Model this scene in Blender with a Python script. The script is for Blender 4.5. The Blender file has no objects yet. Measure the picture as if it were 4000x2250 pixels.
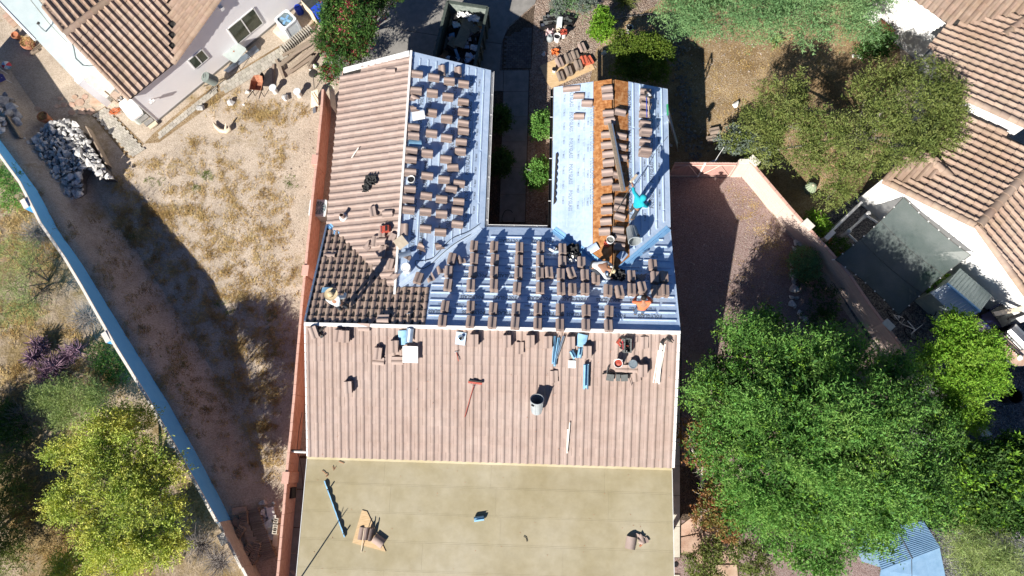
import bpy, bmesh, math, random
import numpy as np
from mathutils import Vector, Matrix, Euler
R_ = math.radians
random.seed(7)
rng = np.random.default_rng(11)
scene = bpy.context.scene
COL = scene.collection

# ------------------------------------------------------------------ camera, sky, sun, exposure
CAM_H, CAM_RX, CAM_RY, CAM_F = 30.0, 0.2315, 0.0377, 2828.44
cam_data = bpy.data.cameras.new('camera')
cam_data.sensor_width = 36.0
cam_data.lens = CAM_F / 4000 * 36.0
cam_data.clip_end = 500.0
cam = bpy.data.objects.new('camera', cam_data)
cam.location = (0, 0, CAM_H)
cam.rotation_euler = (CAM_RX, CAM_RY, 0)
COL.objects.link(cam)
scene.camera = cam

SUN_AZ, SUN_EL = 57.0, 34.5          # direction the light travels (from +x), height of the sun
world = bpy.data.worlds.new('World')
scene.world = world
world.use_nodes = True
wn = world.node_tree.nodes
bg = wn['Background']
sky = wn.new('ShaderNodeTexSky')
sky.sky_type = 'NISHITA'
sky.sun_disc = False
sky.sun_elevation = R_(SUN_EL)
sky.sun_rotation = R_(270.0 - SUN_AZ)
sky.air_density = 0.8
sky.dust_density = 0.0
sky.altitude = 900.0
sky.ozone_density = 8.0
world.node_tree.links.new(sky.outputs[0], bg.inputs[0])
bg.inputs[1].default_value = 0.05
sun_data = bpy.data.lights.new('sun', 'SUN')
sun_data.energy = 5.0
sun_data.angle = R_(0.5)
sun_data.color = (1.0, 0.955, 0.88)
sun = bpy.data.objects.new('sun', sun_data)
_e = R_(SUN_EL); _a = R_(SUN_AZ)
sun.rotation_euler = Vector((math.cos(_a) * math.cos(_e), math.sin(_a) * math.cos(_e), -math.sin(_e))).to_track_quat('-Z', 'Y').to_euler()
sun.location = (-20, -30, 40)
COL.objects.link(sun)
scene.view_settings.view_transform = 'Standard'
scene.view_settings.look = 'None'
scene.view_settings.exposure = 0.82
scene.view_settings.gamma = 1.0
scene.view_settings.use_curve_mapping = False
try:
    scene.cycles.max_bounces = 6
    scene.cycles.transparent_max_bounces = 8
except Exception:
    pass

# ------------------------------------------------------------------ where a point of the place stands
_RM = Euler((CAM_RX, CAM_RY, 0)).to_matrix()
def ray(u, v):
    return _RM @ Vector(((u - 2000) / CAM_F, -(v - 1125) / CAM_F, -1.0))
def at(u, v, z=0.0):
    k = ray(u, v)
    t = (z - CAM_H) / k.z
    return Vector((k.x * t, k.y * t, z))
def on_plane(u, v, p0, n):
    k = ray(u, v); c = Vector((0, 0, CAM_H))
    t = (p0 - c).dot(n) / k.dot(n)
    return c + k * t
def T(col, row, x, y):               # survey tiles of 1000 x 750
    return (col * 1000 + x / 1.932, row * 750 + y / 1.932)
def C(ox, oy, s, x, y):
    return (ox + x / s, oy + y / s)

# ------------------------------------------------------------------ materials
MATS = {}
def mat(name, col, col2=None, col3=None, scale=8.0, rough=0.85, bump=0.0, bscale=None, island=0.0, metal=0.0,
        spec=0.3, detail=6.0, lo=0.35, hi=0.65, coat=0.0, translucent=0.0, stretch=None, wvar=0.0, wscale=.5):
    if name in MATS: return MATS[name]
    m = bpy.data.materials.new(name); m.use_nodes = True
    nt = m.node_tree; N = nt.nodes; K = nt.links
    b = N['Principled BSDF']
    b.inputs['Roughness'].default_value = rough
    b.inputs['Metallic'].default_value = metal
    b.inputs['Specular IOR Level'].default_value = spec
    tc = N.new('ShaderNodeTexCoord')
    vec = tc.outputs['Object']
    if stretch:
        mp = N.new('ShaderNodeMapping'); mp.inputs['Scale'].default_value = stretch
        K.new(vec, mp.inputs['Vector']); vec = mp.outputs[0]
    cur = None
    if col2 is not None:
        nz = N.new('ShaderNodeTexNoise'); nz.inputs['Scale'].default_value = scale
        nz.inputs['Detail'].default_value = detail; nz.inputs['Roughness'].default_value = 0.62
        K.new(vec, nz.inputs['Vector'])
        rp = N.new('ShaderNodeValToRGB')
        rp.color_ramp.elements[0].position = lo; rp.color_ramp.elements[0].color = (*col, 1)
        rp.color_ramp.elements[1].position = hi; rp.color_ramp.elements[1].color = (*(col3 or col2), 1)
        if col3 is not None:
            e = rp.color_ramp.elements.new((lo + hi) / 2); e.color = (*col2, 1)
        K.new(nz.outputs['Fac'], rp.inputs['Fac'])
        cur = rp.outputs['Color']
    else:
        rgb = N.new('ShaderNodeRGB'); rgb.outputs[0].default_value = (*col, 1)
        cur = rgb.outputs[0]
    if island > 0:
        ge = N.new('ShaderNodeNewGeometry'); oi = N.new('ShaderNodeObjectInfo')
        ad = N.new('ShaderNodeMath'); ad.operation = 'ADD'
        K.new(ge.outputs['Random Per Island'], ad.inputs[0]); K.new(oi.outputs['Random'], ad.inputs[1])
        fr = N.new('ShaderNodeMath'); fr.operation = 'FRACT'; K.new(ad.outputs[0], fr.inputs[0])
        hs = N.new('ShaderNodeHueSaturation')
        mr = N.new('ShaderNodeMapRange'); mr.inputs[3].default_value = 1 - island; mr.inputs[4].default_value = 1 + island
        K.new(fr.outputs[0], mr.inputs[0]); K.new(mr.outputs[0], hs.inputs['Value'])
        m2 = N.new('ShaderNodeMapRange'); m2.inputs[3].default_value = 0.5 - island * 0.05; m2.inputs[4].default_value = 0.5 + island * 0.05
        f2 = N.new('ShaderNodeMath'); f2.operation = 'MULTIPLY'; f2.inputs[1].default_value = 7.31
        K.new(fr.outputs[0], f2.inputs[0]); f3 = N.new('ShaderNodeMath'); f3.operation = 'FRACT'; K.new(f2.outputs[0], f3.inputs[0])
        K.new(f3.outputs[0], m2.inputs[0]); K.new(m2.outputs[0], hs.inputs['Hue'])
        K.new(cur, hs.inputs['Color']); cur = hs.outputs['Color']
    if wvar > 0:                     # wear and dust over several pieces: noise by place, not by piece
        g3 = N.new('ShaderNodeNewGeometry'); n5 = N.new('ShaderNodeTexNoise'); n5.inputs['Scale'].default_value = wscale
        n5.inputs['Detail'].default_value = 7; n5.inputs['Roughness'].default_value = .6; K.new(g3.outputs['Position'], n5.inputs['Vector'])
        m5 = N.new('ShaderNodeMapRange'); m5.inputs[1].default_value = .3; m5.inputs[2].default_value = .7; m5.inputs[3].default_value = 1-wvar; m5.inputs[4].default_value = 1+wvar
        K.new(n5.outputs['Fac'], m5.inputs[0]); h5 = N.new('ShaderNodeHueSaturation'); K.new(m5.outputs[0], h5.inputs['Value'])
        m6 = N.new('ShaderNodeMapRange'); m6.inputs[1].default_value = .3; m6.inputs[2].default_value = .7; m6.inputs[3].default_value = 1+wvar; m6.inputs[4].default_value = 1-wvar*1.5
        K.new(n5.outputs['Fac'], m6.inputs[0]); K.new(m6.outputs[0], h5.inputs['Saturation']); K.new(cur, h5.inputs['Color']); cur = h5.outputs['Color']
    K.new(cur, b.inputs['Base Color'])
    if bump > 0:
        n2 = N.new('ShaderNodeTexNoise'); n2.inputs['Scale'].default_value = bscale or scale * 3
        n2.inputs['Detail'].default_value = 5.0
        K.new(vec, n2.inputs['Vector'])
        bp = N.new('ShaderNodeBump'); bp.inputs['Strength'].default_value = bump; bp.inputs['Distance'].default_value = 0.05
        K.new(n2.outputs['Fac'], bp.inputs['Height']); K.new(bp.outputs[0], b.inputs['Normal'])
    if coat: b.inputs['Coat Weight'].default_value = coat
    if translucent > 0:
        tr = N.new('ShaderNodeBsdfTranslucent')
        hs2 = N.new('ShaderNodeHueSaturation'); hs2.inputs['Saturation'].default_value = 1.15; hs2.inputs['Value'].default_value = 1.3
        K.new(cur, hs2.inputs['Color']); K.new(hs2.outputs[0], tr.inputs['Color'])
        mx = N.new('ShaderNodeMixShader'); mx.inputs[0].default_value = translucent
        K.new(b.outputs[0], mx.inputs[1]); K.new(tr.outputs[0], mx.inputs[2])
        K.new(mx.outputs[0], N['Material Output'].inputs['Surface'])
    MATS[name] = m
    return m

def pebble_mat(name, cols, pscale, big=(0.8, 0.3), dirt=None, rough=0.95, bump=0.6, patch=None, plo=.45, phi=.6, dist=0.02, pscale2=0.35):
    """gravel or soil: cells with their own colour plus larger soil patches"""
    m = bpy.data.materials.new(name); m.use_nodes = True
    nt = m.node_tree; N = nt.nodes; K = nt.links
    b = N['Principled BSDF']; b.inputs['Roughness'].default_value = rough; b.inputs['Specular IOR Level'].default_value = 0.15
    tc = N.new('ShaderNodeTexCoord'); vec = tc.outputs['Object']
    vo = N.new('ShaderNodeTexVoronoi'); vo.inputs['Scale'].default_value = pscale; K.new(vec, vo.inputs['Vector'])
    sp = N.new('ShaderNodeSeparateColor'); K.new(vo.outputs['Color'], sp.inputs[0])
    rp = N.new('ShaderNodeValToRGB'); els = rp.color_ramp.elements
    els[0].position = 0; els[0].color = (*cols[0], 1); els[1].position = 1; els[1].color = (*cols[-1], 1)
    for i, c in enumerate(cols[1:-1]):
        e = els.new((i + 1) / (len(cols) - 1)); e.color = (*c, 1)
    K.new(sp.outputs[0], rp.inputs[0]); cur = rp.outputs[0]
    n1 = N.new('ShaderNodeTexNoise'); n1.inputs['Scale'].default_value = big[0]; n1.inputs['Detail'].default_value = 8; n1.inputs['Roughness'].default_value = .65
    K.new(vec, n1.inputs['Vector'])
    mr = N.new('ShaderNodeMapRange'); mr.inputs[1].default_value = .3; mr.inputs[2].default_value = .7
    mr.inputs[3].default_value = 1 - big[1]; mr.inputs[4].default_value = 1 + big[1]; K.new(n1.outputs['Fac'], mr.inputs[0])
    mu = N.new('ShaderNodeVectorMath'); mu.operation = 'SCALE'; K.new(cur, mu.inputs[0]); K.new(mr.outputs[0], mu.inputs['Scale']); cur = mu.outputs[0]
    if patch:
        n3 = N.new('ShaderNodeTexNoise'); n3.inputs['Scale'].default_value = pscale2; n3.inputs['Detail'].default_value = 9; n3.inputs['Roughness'].default_value = .7
        K.new(vec, n3.inputs['Vector'])
        r3 = N.new('ShaderNodeMapRange'); r3.inputs[1].default_value = plo; r3.inputs[2].default_value = phi; K.new(n3.outputs['Fac'], r3.inputs[0])
        mx = N.new('ShaderNodeMix'); mx.data_type = 'RGBA'
        n4 = N.new('ShaderNodeTexNoise'); n4.inputs['Scale'].default_value = 14; n4.inputs['Detail'].default_value = 6; K.new(vec, n4.inputs['Vector'])
        r4 = N.new('ShaderNodeValToRGB'); r4.color_ramp.elements[0].color = (*patch[0], 1); r4.color_ramp.elements[1].color = (*patch[1], 1)
        r4.color_ramp.elements[0].position = .35; r4.color_ramp.elements[1].position = .65
        K.new(n4.outputs['Fac'], r4.inputs[0])
        K.new(r3.outputs[0], mx.inputs['Factor']); K.new(cur, mx.inputs['A']); K.new(r4.outputs[0], mx.inputs['B']); cur = mx.outputs['Result']
    K.new(cur, b.inputs['Base Color'])
    n2 = N.new('ShaderNodeTexNoise'); n2.inputs['Scale'].default_value = pscale * .5; n2.inputs['Detail'].default_value = 6
    K.new(vec, n2.inputs['Vector'])
    sb = N.new('ShaderNodeMath'); sb.operation = 'SUBTRACT'; K.new(n2.outputs['Fac'], sb.inputs[0]); K.new(vo.outputs['Distance'], sb.inputs[1])
    bp = N.new('ShaderNodeBump'); bp.inputs['Strength'].default_value = bump; bp.inputs['Distance'].default_value = dist
    K.new(sb.outputs[0], bp.inputs['Height']); K.new(bp.outputs[0], b.inputs['Normal'])
    MATS[name] = m
    return m

# ------------------------------------------------------------------ mesh building
class MB:
    def __init__(s): s.v = []; s.f = []; s.sm = False
    def add(s, vs, fs):
        o = len(s.v); s.v.extend([tuple(p) for p in vs]); s.f.extend([tuple(i + o for i in f) for f in fs]); return s
    def box(s, c, size, M=None, rz=0.0):
        x, y, z = size[0] / 2, size[1] / 2, size[2] / 2
        vs = [Vector(p) for p in ((-x,-y,-z),(x,-y,-z),(x,y,-z),(-x,y,-z),(-x,-y,z),(x,-y,z),(x,y,z),(-x,y,z))]
        if M is None: M = Matrix.Rotation(rz, 3, 'Z')
        c = Vector(c)
        return s.add([M @ p + c for p in vs], [(0,3,2,1),(4,5,6,7),(0,1,5,4),(1,2,6,5),(2,3,7,6),(3,0,4,7)])
    def prism(s, pts, z0, z1):            # pts: 2-D plan outline
        a = sum(pts[i][0]*pts[(i+1)%len(pts)][1]-pts[(i+1)%len(pts)][0]*pts[i][1] for i in range(len(pts)))
        if a < 0: pts = list(reversed(pts))
        n = len(pts)
        vs = [(p[0], p[1], z0) for p in pts] + [(p[0], p[1], z1) for p in pts]
        return s.add(vs, [tuple(range(n - 1, -1, -1)), tuple(range(n, 2 * n))] + [(i, (i+1) % n, n + (i+1) % n, n + i) for i in range(n)])
    def slab(s, pts, t):                  # pts: 3-D outline seen counter-clockwise from above, thickness t downwards
        n = len(pts); pts = [Vector(p) for p in pts]
        nn = Vector((0, 0, 0))
        for i in range(n): nn += pts[i].cross(pts[(i + 1) % n])
        if nn.z < 0: pts.reverse(); nn = -nn
        nn.normalize()
        vs = [p - nn * t for p in pts] + pts
        return s.add(vs, [tuple(range(n - 1, -1, -1)), tuple(range(n, 2 * n))] + [(i, (i+1) % n, n + (i+1) % n, n + i) for i in range(n)])
    def sheet(s, pts):
        pts = [Vector(p) for p in pts]
        nn = Vector((0, 0, 0))
        for i in range(len(pts)): nn += pts[i].cross(pts[(i + 1) % len(pts)])
        if nn.z < 0: pts.reverse()
        return s.add(pts, [tuple(range(len(pts)))])
    def tube(s, path, r, n=6, cap=True):
        path = [Vector(p) for p in path]
        rs = r if isinstance(r, (list, tuple)) else [r] * len(path)
        o = []; ref = None
        for i, p in enumerate(path):
            d = (path[min(i + 1, len(path) - 1)] - path[max(i - 1, 0)]).normalized()
            if ref is None:
                ref = d.cross(Vector((0, 0, 1)))
                if ref.length < 1e-3: ref = Vector((1, 0, 0))
            ref = (ref - d * ref.dot(d)).normalized()
            b = d.cross(ref)
            for k in range(n):
                a = 2 * math.pi * k / n
                o.append(p + (ref * math.cos(a) + b * math.sin(a)) * rs[i])
        fs = [(i*n+k, i*n+(k+1) % n, (i+1)*n+(k+1) % n, (i+1)*n+k) for i in range(len(path)-1) for k in range(n)]
        if cap: fs += [tuple(range(n - 1, -1, -1)), tuple(range((len(path)-1)*n, len(path)*n))]
        return s.add(o, fs)
    def lathe(s, c, prof, n=16, M=None, close=False):     # prof: (radius, height)
        c = Vector(c); M = M or Matrix.Identity(3); o = []
        for (r, h) in prof:
            for k in range(n):
                a = 2 * math.pi * k / n
                o.append(M @ Vector((r * math.cos(a), r * math.sin(a), h)) + c)
        fs = [(i*n+k, i*n+(k+1) % n, (i+1)*n+(k+1) % n, (i+1)*n+k) for i in range(len(prof)-1) for k in range(n)]
        if close: fs += [tuple(range(n - 1, -1, -1)), tuple(range((len(prof)-1)*n, len(prof)*n))]
        return s.add(o, fs)
    def mesh(s, name, inv=None, smooth=None):
        me = bpy.data.meshes.new(name)
        vs = s.v if inv is None else [tuple(inv @ Vector(p)) for p in s.v]
        me.from_pydata(vs, [], s.f); me.update()
        if smooth:
            me.polygons.foreach_set('use_smooth', [True] * len(me.polygons))
            me.set_sharp_from_angle(angle=R_(smooth))
        return me

WM = {}                                    # world matrix of every thing
def link(o, parent=None):
    COL.objects.link(o)
    if parent is not None: o.parent = parent
    return o
def tag(o, label=None, cat=None, group=None, kind=None):
    if label: o['label'] = label
    if cat: o['category'] = cat
    if group: o['group'] = group
    if kind: o['kind'] = kind
    return o
def thing(name, label, cat, loc=(0, 0, 0), rz=0.0, group=None, M=None):
    o = bpy.data.objects.new(name, None); COL.objects.link(o)
    if M is None: M = Matrix.Translation(Vector(loc)) @ Matrix.Rotation(rz, 4, 'Z')
    o.matrix_world = M; o.empty_display_size = 0.1
    WM[o.name] = M
    return tag(o, label, cat, group)
def part(name, mb, m, parent, local=False, smooth=None, kind=None, label=None):
    """one mesh object below a thing (or below a part); world coordinates unless local"""
    inv = None
    if parent is not None and not local: inv = WM[parent.name].inverted()
    me = mb.mesh(name, inv, smooth); me.materials.append(m)
    o = bpy.data.objects.new(name, me); link(o, parent)
    WM[o.name] = WM[parent.name] if parent is not None else Matrix.Identity(4)
    return tag(o, label, None, None, kind)
def solo(name, mb, m, label, cat, group=None, smooth=None, kind=None):
    """a thing that is one mesh; its origin is put at the middle of its base"""
    xs = np.array(mb.v); lo = xs.min(0); hi = xs.max(0)
    c = Vector(((lo[0] + hi[0]) / 2, (lo[1] + hi[1]) / 2, lo[2]))
    me = mb.mesh(name, Matrix.Translation(-c), smooth); me.materials.append(m)
    o = bpy.data.objects.new(name, me); o.location = c; link(o)
    WM[o.name] = Matrix.Translation(c)
    return tag(o, label, cat, group, kind)
def struct(name, mb, m, smooth=None):
    me = mb.mesh(name, None, smooth); me.materials.append(m)
    o = bpy.data.objects.new(name, me); link(o); WM[o.name] = Matrix.Identity(4)
    o['kind'] = 'structure'
    return o
def inst(name, me, parent, M, label=None):
    o = bpy.data.objects.new(name, me); link(o, parent); o.matrix_local = M
    WM[o.name] = (WM[parent.name] @ M) if parent is not None else M
    if label: o['label'] = label
    return o
def np_mesh(name, verts, faces_n, m, parent=None, kind=None):
    """fast mesh from arrays: verts (n,3), faces_n (k, corners)"""
    me = bpy.data.meshes.new(name)
    me.vertices.add(len(verts)); me.vertices.foreach_set('co', np.ascontiguousarray(verts, dtype=np.float32).ravel())
    k, c = faces_n.shape
    me.loops.add(k * c); me.loops.foreach_set('vertex_index', faces_n.astype(np.int32).ravel())
    me.polygons.add(k); me.polygons.foreach_set('loop_start', np.arange(0, k * c, c, dtype=np.int32))
    me.update(calc_edges=True); me.validate()
    me.materials.append(m)
    o = bpy.data.objects.new(name, me); link(o, parent)
    WM[o.name] = WM[parent.name] if parent is not None else Matrix.Identity(4)
    if kind: o['kind'] = kind
    return o
def px(pts, z=0.0): return [at(u, v, z) for (u, v) in pts]
# ------------------------------------------------------------------ palette
M_dirt = pebble_mat('dirt', [(.37,.295,.225),(.43,.35,.27),(.48,.395,.31),(.52,.435,.345)], 26, big=(.9,.2),
                    patch=((.19,.135,.06),(.34,.25,.125)), plo=.57, phi=.70, bump=.45, pscale2=.42)
M_desert = pebble_mat('desert_soil', [(.26,.20,.145),(.33,.26,.185),(.40,.32,.24)], 20, big=(.7,.3),
                    patch=((.14,.10,.045),(.27,.20,.10)), plo=.44, phi=.58, bump=.6, pscale2=.5)
M_gravel = pebble_mat('garden_gravel', [(.17,.12,.09),(.27,.19,.145),(.34,.255,.2),(.42,.35,.29)], 24, big=(1.2,.25), bump=1.0, dist=.04)
M_garden = pebble_mat('garden_soil', [(.22,.145,.075),(.27,.185,.10),(.33,.24,.14),(.42,.33,.22)], 30, big=(.6,.3),
                    patch=((.13,.085,.045),(.24,.16,.08)), plo=.47, phi=.62, bump=.8)
M_redgravel = pebble_mat('red_gravel', [(.19,.13,.115),(.255,.175,.155),(.30,.22,.20),(.34,.27,.25)], 34, big=(.8,.14),
                    patch=((.30,.225,.14),(.40,.31,.20)), plo=.60, phi=.74, bump=.5, dist=.03)
M_darkgravel = pebble_mat('dark_gravel', [(.05,.05,.055),(.10,.10,.11),(.16,.155,.16),(.26,.25,.24)], 22, big=(.8,.3), bump=1.0, dist=.04)
M_bed = pebble_mat('bed_mulch', [(.05,.035,.025),(.10,.07,.05),(.16,.12,.085)], 30, big=(1.2,.3), bump=1.0)
M_conc = mat('concrete', (.20,.19,.175), (.27,.255,.235), scale=3, bump=.1, bscale=60)
M_concp = mat('pale_concrete', (.52,.48,.40), (.64,.59,.5), scale=4, bump=.08, bscale=40)
M_paver = mat('paver', (.36,.325,.27), (.47,.43,.365), scale=6, bump=.15, bscale=50, island=.16)
M_dpaver = mat('dark_paver', (.10,.09,.085), (.17,.15,.14), scale=8, bump=.2, bscale=50, island=.2)
M_flag = mat('flagstone', (.42,.27,.19), (.56,.40,.30), scale=3, bump=.2, bscale=30, island=.14)
M_tile = mat('roof_tile', (.335,.25,.212), (.38,.287,.245), scale=3, rough=.72, bump=.1, bscale=45, island=.045, wvar=.08, wscale=.6, spec=.25)
M_tilenew = mat('roof_tile_brown', (.34,.245,.19), (.40,.295,.235), scale=6, rough=.75, bump=.12, bscale=45, island=.1, spec=.25)
M_tileE = mat('tan_roof_tile', (.30,.21,.155), (.36,.26,.195), scale=4, wvar=.12, rough=.72, bump=.12, bscale=45, island=.12, spec=.25)
M_tileorange = mat('orange_tile', (.50,.10,.055), (.60,.15,.085), scale=9, rough=.6)
M_memb = mat('membrane', (.47,.60,.79), (.56,.68,.85), scale=7, rough=.36, metal=.15, wvar=.1, wscale=1.2, bump=.12, bscale=9, spec=.5, stretch=(1, 1, 1))
M_lap = mat('membrane_lap', (.54,.66,.82), (.62,.73,.87), scale=11, rough=.4, bump=.1, bscale=20, spec=.5)
M_ink = mat('membrane_print', (.16,.19,.23), rough=.6)
M_inkpale = mat('membrane_print_pale', (.20,.25,.32), (.26,.31,.38), scale=30, rough=.6)
M_white = mat('white_paint', (.72,.71,.69), (.80,.79,.77), scale=5, rough=.6)
M_osb = mat('osb_deck', (.24,.09,.028), (.41,.17,.055), (.52,.28,.125), scale=7, rough=.7, bump=.1, bscale=60, detail=9)
M_osbgrey = mat('weathered_deck', (.16,.09,.045), (.27,.15,.07), scale=9, rough=.8, bump=.15, bscale=50)
M_ply = mat('plywood', (.52,.35,.18), (.64,.47,.28), scale=4, rough=.7, stretch=(1, 6, 1))
M_cap = mat('cap_sheet', (.35,.30,.19), (.40,.345,.225), wvar=.13, wscale=.5, scale=2.2, rough=.9, bump=.12, bscale=110, island=.025)
M_capdark = mat('sheet_seam', (.29,.25,.16), (.345,.30,.195), scale=6, rough=.9)
M_stucco = mat('pink_stucco', (.60,.40,.33), (.68,.47,.39), scale=4, rough=.9, bump=.15, bscale=50)
M_redwall = mat('salmon_block', (.47,.22,.15), (.56,.28,.2), scale=3, wvar=.1, rough=.9, bump=.15, bscale=45, island=.04)
M_redcap = mat('salmon_cap', (.56,.33,.26), (.64,.40,.33), scale=4, rough=.9, bump=.1, bscale=40, island=.04)
M_pinkwall = mat('pale_pink_block', (.60,.47,.40), (.68,.54,.47), scale=3, rough=.9, bump=.1, bscale=45, island=.03)
M_bluewall = mat('blue_wall_paint', (.13,.47,.86), (.16,.51,.88), scale=3, rough=.85, bump=.08, bscale=50, island=.02)
M_beigewall = mat('beige_block', (.55,.46,.34), (.63,.54,.41), scale=3, rough=.9, bump=.12, bscale=45, island=.05)
M_capstone = mat('cap_block', (.66,.61,.53), (.76,.71,.63), scale=5, rough=.9, bump=.12, bscale=40, island=.06)
M_lavwall = mat('lavender_white_stucco', (.89,.87,.875), (.91,.89,.895), scale=2, rough=.9, bump=.06, bscale=60)
M_whitewall = mat('white_stucco', (.76,.75,.73), (.82,.81,.79), scale=2, rough=.9, bump=.06, bscale=60)
M_seafoam = mat('pale_roof_coating', (.50,.58,.575), (.57,.645,.635), scale=2.5, rough=.7, bump=.08, bscale=50)
M_metal = mat('galvanised', (.46,.56,.66), (.58,.68,.78), scale=5, rough=.32, metal=.75, spec=.5)
M_bluemetal = mat('blue_flashing', (.20,.42,.68), (.27,.50,.76), scale=6, rough=.45, metal=.0, spec=.5)
M_steel = mat('steel', (.5,.5,.5), (.6,.6,.6), scale=8, rough=.35, metal=.9)
M_dark = mat('dark_metal', (.03,.026,.024), (.05,.045,.04), scale=10, rough=.55)
M_black = mat('black_plastic', (.016,.016,.018), rough=.5)
M_wood = mat('weathered_wood', (.25,.19,.14), (.38,.30,.23), scale=5, rough=.85, stretch=(1, 9, 1), bump=.2, bscale=20, island=.2)
M_newwood = mat('pale_wood', (.62,.50,.36), (.72,.61,.46), scale=6, rough=.7, island=.08)
M_terra = mat('terracotta', (.42,.16,.08), (.52,.22,.12), scale=6, rough=.8)
M_rust = mat('rusty_steel', (.30,.115,.06), (.42,.19,.11), (.22,.08,.045), scale=7, rough=.75, bump=.1)
M_rock = mat('grey_rock', (.34,.335,.33), (.53,.51,.485), (.70,.675,.63), scale=4, rough=.9, bump=.35, bscale=14, island=.22)
M_rockdark = mat('river_rock', (.13,.12,.11), (.24,.22,.20), scale=4, rough=.9, bump=.3, bscale=14, island=.3)
M_rockwhite = mat('white_rock', (.66,.63,.58), (.76,.73,.68), scale=5, rough=.9, bump=.2, bscale=20)
M_glass = mat('window_glass', (.035,.045,.035), (.07,.085,.06), scale=2, rough=.06, spec=.6)
M_bark = mat('bark', (.12,.085,.06), (.22,.165,.12), scale=12, rough=.9, bump=.4)
M_barkpale = mat('pale_bark', (.45,.40,.34), (.58,.52,.45), scale=10, rough=.9)
M_twig = mat('dry_twig', (.24,.21,.19), (.36,.32,.29), scale=10, rough=.9)
M_grey = mat('grey_plastic', (.30,.33,.34), (.36,.39,.40), scale=5, rough=.45)
M_hose = mat('black_hose', (.012,.012,.012), rough=.4)
M_canvas = mat('shade_cloth', (.075,.10,.095), (.125,.155,.145), wvar=.25, wscale=.9, scale=30, rough=.9, stretch=(1, 12, 1), bump=.1)

# ------------------------------------------------------------------ ground
def ground_sheet(name, m, pts, z): return struct(name, MB().sheet([at(u, v, z) for u, v in pts]), m)
gm = MB(); gm.add([(-70, -50, 0), (70, -50, 0), (70, 80, 0), (-70, 80, 0)], [(0, 1, 2, 3)])
struct('ground', gm, M_dirt)
# the desert beyond the long wall lies higher; a bank runs down from the wall to the yard
bank_px = [(-190,265,1.2),(-90,420,1.2),(0,545,1.15),(149,748,1.15),(228,900,1.25),(323,1035,1.35),(383,1133,1.4),(533,1376,1.4),(655,1570,1.15),(761,1759,.8),(858,1942,.4),(902,2030,.25),(993,2200,.12),(1080,2360,.05)]
BANK = [at(u, v, z) for u, v, z in bank_px]; BW = 1.75
def gz(p):
    best = None
    for a, b in zip(BANK[:-1], BANK[1:]):
        dx, dy = b.x-a.x, b.y-a.y; t = ((p.x-a.x)*dx + (p.y-a.y)*dy) / (dx*dx+dy*dy); t = min(1, max(0, t))
        qx, qy = p.x-a.x-dx*t, p.y-a.y-dy*t; d = math.hypot(qx, qy)
        if best is None or d < best[0]: best = (d, a.z+(b.z-a.z)*t, dx*qy - dy*qx)
    d, z, side = best
    if side < 0: return z
    s = max(0.0, 1 - d/BW); return z * s*s*(3-2*s)
def atg(u, v, dz=0.0):
    z = 0.0
    for k in range(5):
        p = at(u, v, z); z = gz(p)
    return at(u, v, z) + Vector((0,0,dz))
dg = MB(); nB = len(BANK); v_ = []; offs = (-60, -12, -4, -.1)
def bnorm(i):
    d = BANK[min(i+1, nB-1)] - BANK[max(i-1, 0)]; return Vector((-d.y, d.x, 0)).normalized()
def bside(i):      # towards the yard
    n = bnorm(i); return n if n.x > 0 else -n
for i in range(nB):
    for o in offs: p = BANK[i] + bside(i)*o; v_.append((p.x, p.y, BANK[i].z+.002))
dg.add(v_, [(i*4+k, i*4+k+1, (i+1)*4+k+1, (i+1)*4+k) for i in range(nB-1) for k in range(3)]); dg.f = [tuple(reversed(f)) for f in dg.f]
struct('desert_ground', dg, M_desert)
bk = MB(); v_ = []; nk = 9
for i in range((nB-1)*4+1):
    a_, t = divmod(i, 4); t /= 4; p = BANK[a_].lerp(BANK[min(a_+1, nB-1)], t); n = bside(a_).lerp(bside(min(a_+1, nB-1)), t)
    for k in range(nk+1):
        q = p + n*(BW*k/nk); v_.append((q.x, q.y, gz(q) + .006 + random.uniform(0, .03)*(0 < k < nk)))
bk.add(v_, [(i*(nk+1)+k, (i+1)*(nk+1)+k, (i+1)*(nk+1)+k+1, i*(nk+1)+k+1) for i in range((nB-1)*4) for k in range(nk)])
struct('bank', bk, M_dirt, 60)
ground_sheet('garden_soil', M_garden, [(2250,-200),(3480,-200),(3520,250),(3450,760),(3200,1000),(3140,950),(2940,640),(2590,680),(2560,350),(2300,340)], .004)
ground_sheet('gravel_garden', M_gravel, [(2060,-100),(2640,-100),(2570,20),(2455,72),(2390,120),(2330,190),(2300,340),(2170,360),(2160,900),(1880,900),(1920,270),(1985,230)], .008)
ground_sheet('red_gravel_yard', M_redgravel, [(2560,690),(2900,690),(3000,820),(3170,1020),(3330,1260),(3480,1460),(3560,2350),(2590,2350)], .008)
ground_sheet('neighbour_yard', M_darkgravel, [(3130,900),(3480,680),(3700,700),(4300,1100),(4300,2500),(3560,2500),(3480,1460),(3330,1230)], .006)
ground_sheet('planting_bed', M_bed, [(1890,360),(1968,360),(1950,885),(1870,885)], .012)
ground_sheet('garden_bed', M_bed, [(2610,1830),(2700,1820),(2770,1950),(2790,2060),(2660,2030),(2652,1980),(2610,1990)], .02)

def slab_px(name, m, polys, z, t, parent=None):
    for k, p in enumerate(polys):
        o = part(name, MB().slab([at(u, v, z) for u, v in p], t), m, parent)
def inset(pts, d):
    c = Vector((0, 0));
    for p in pts: c += Vector(p)
    c /= len(pts)
    return [tuple(Vector(p) + (c - Vector(p)).normalized() * d) for p in pts]
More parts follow.
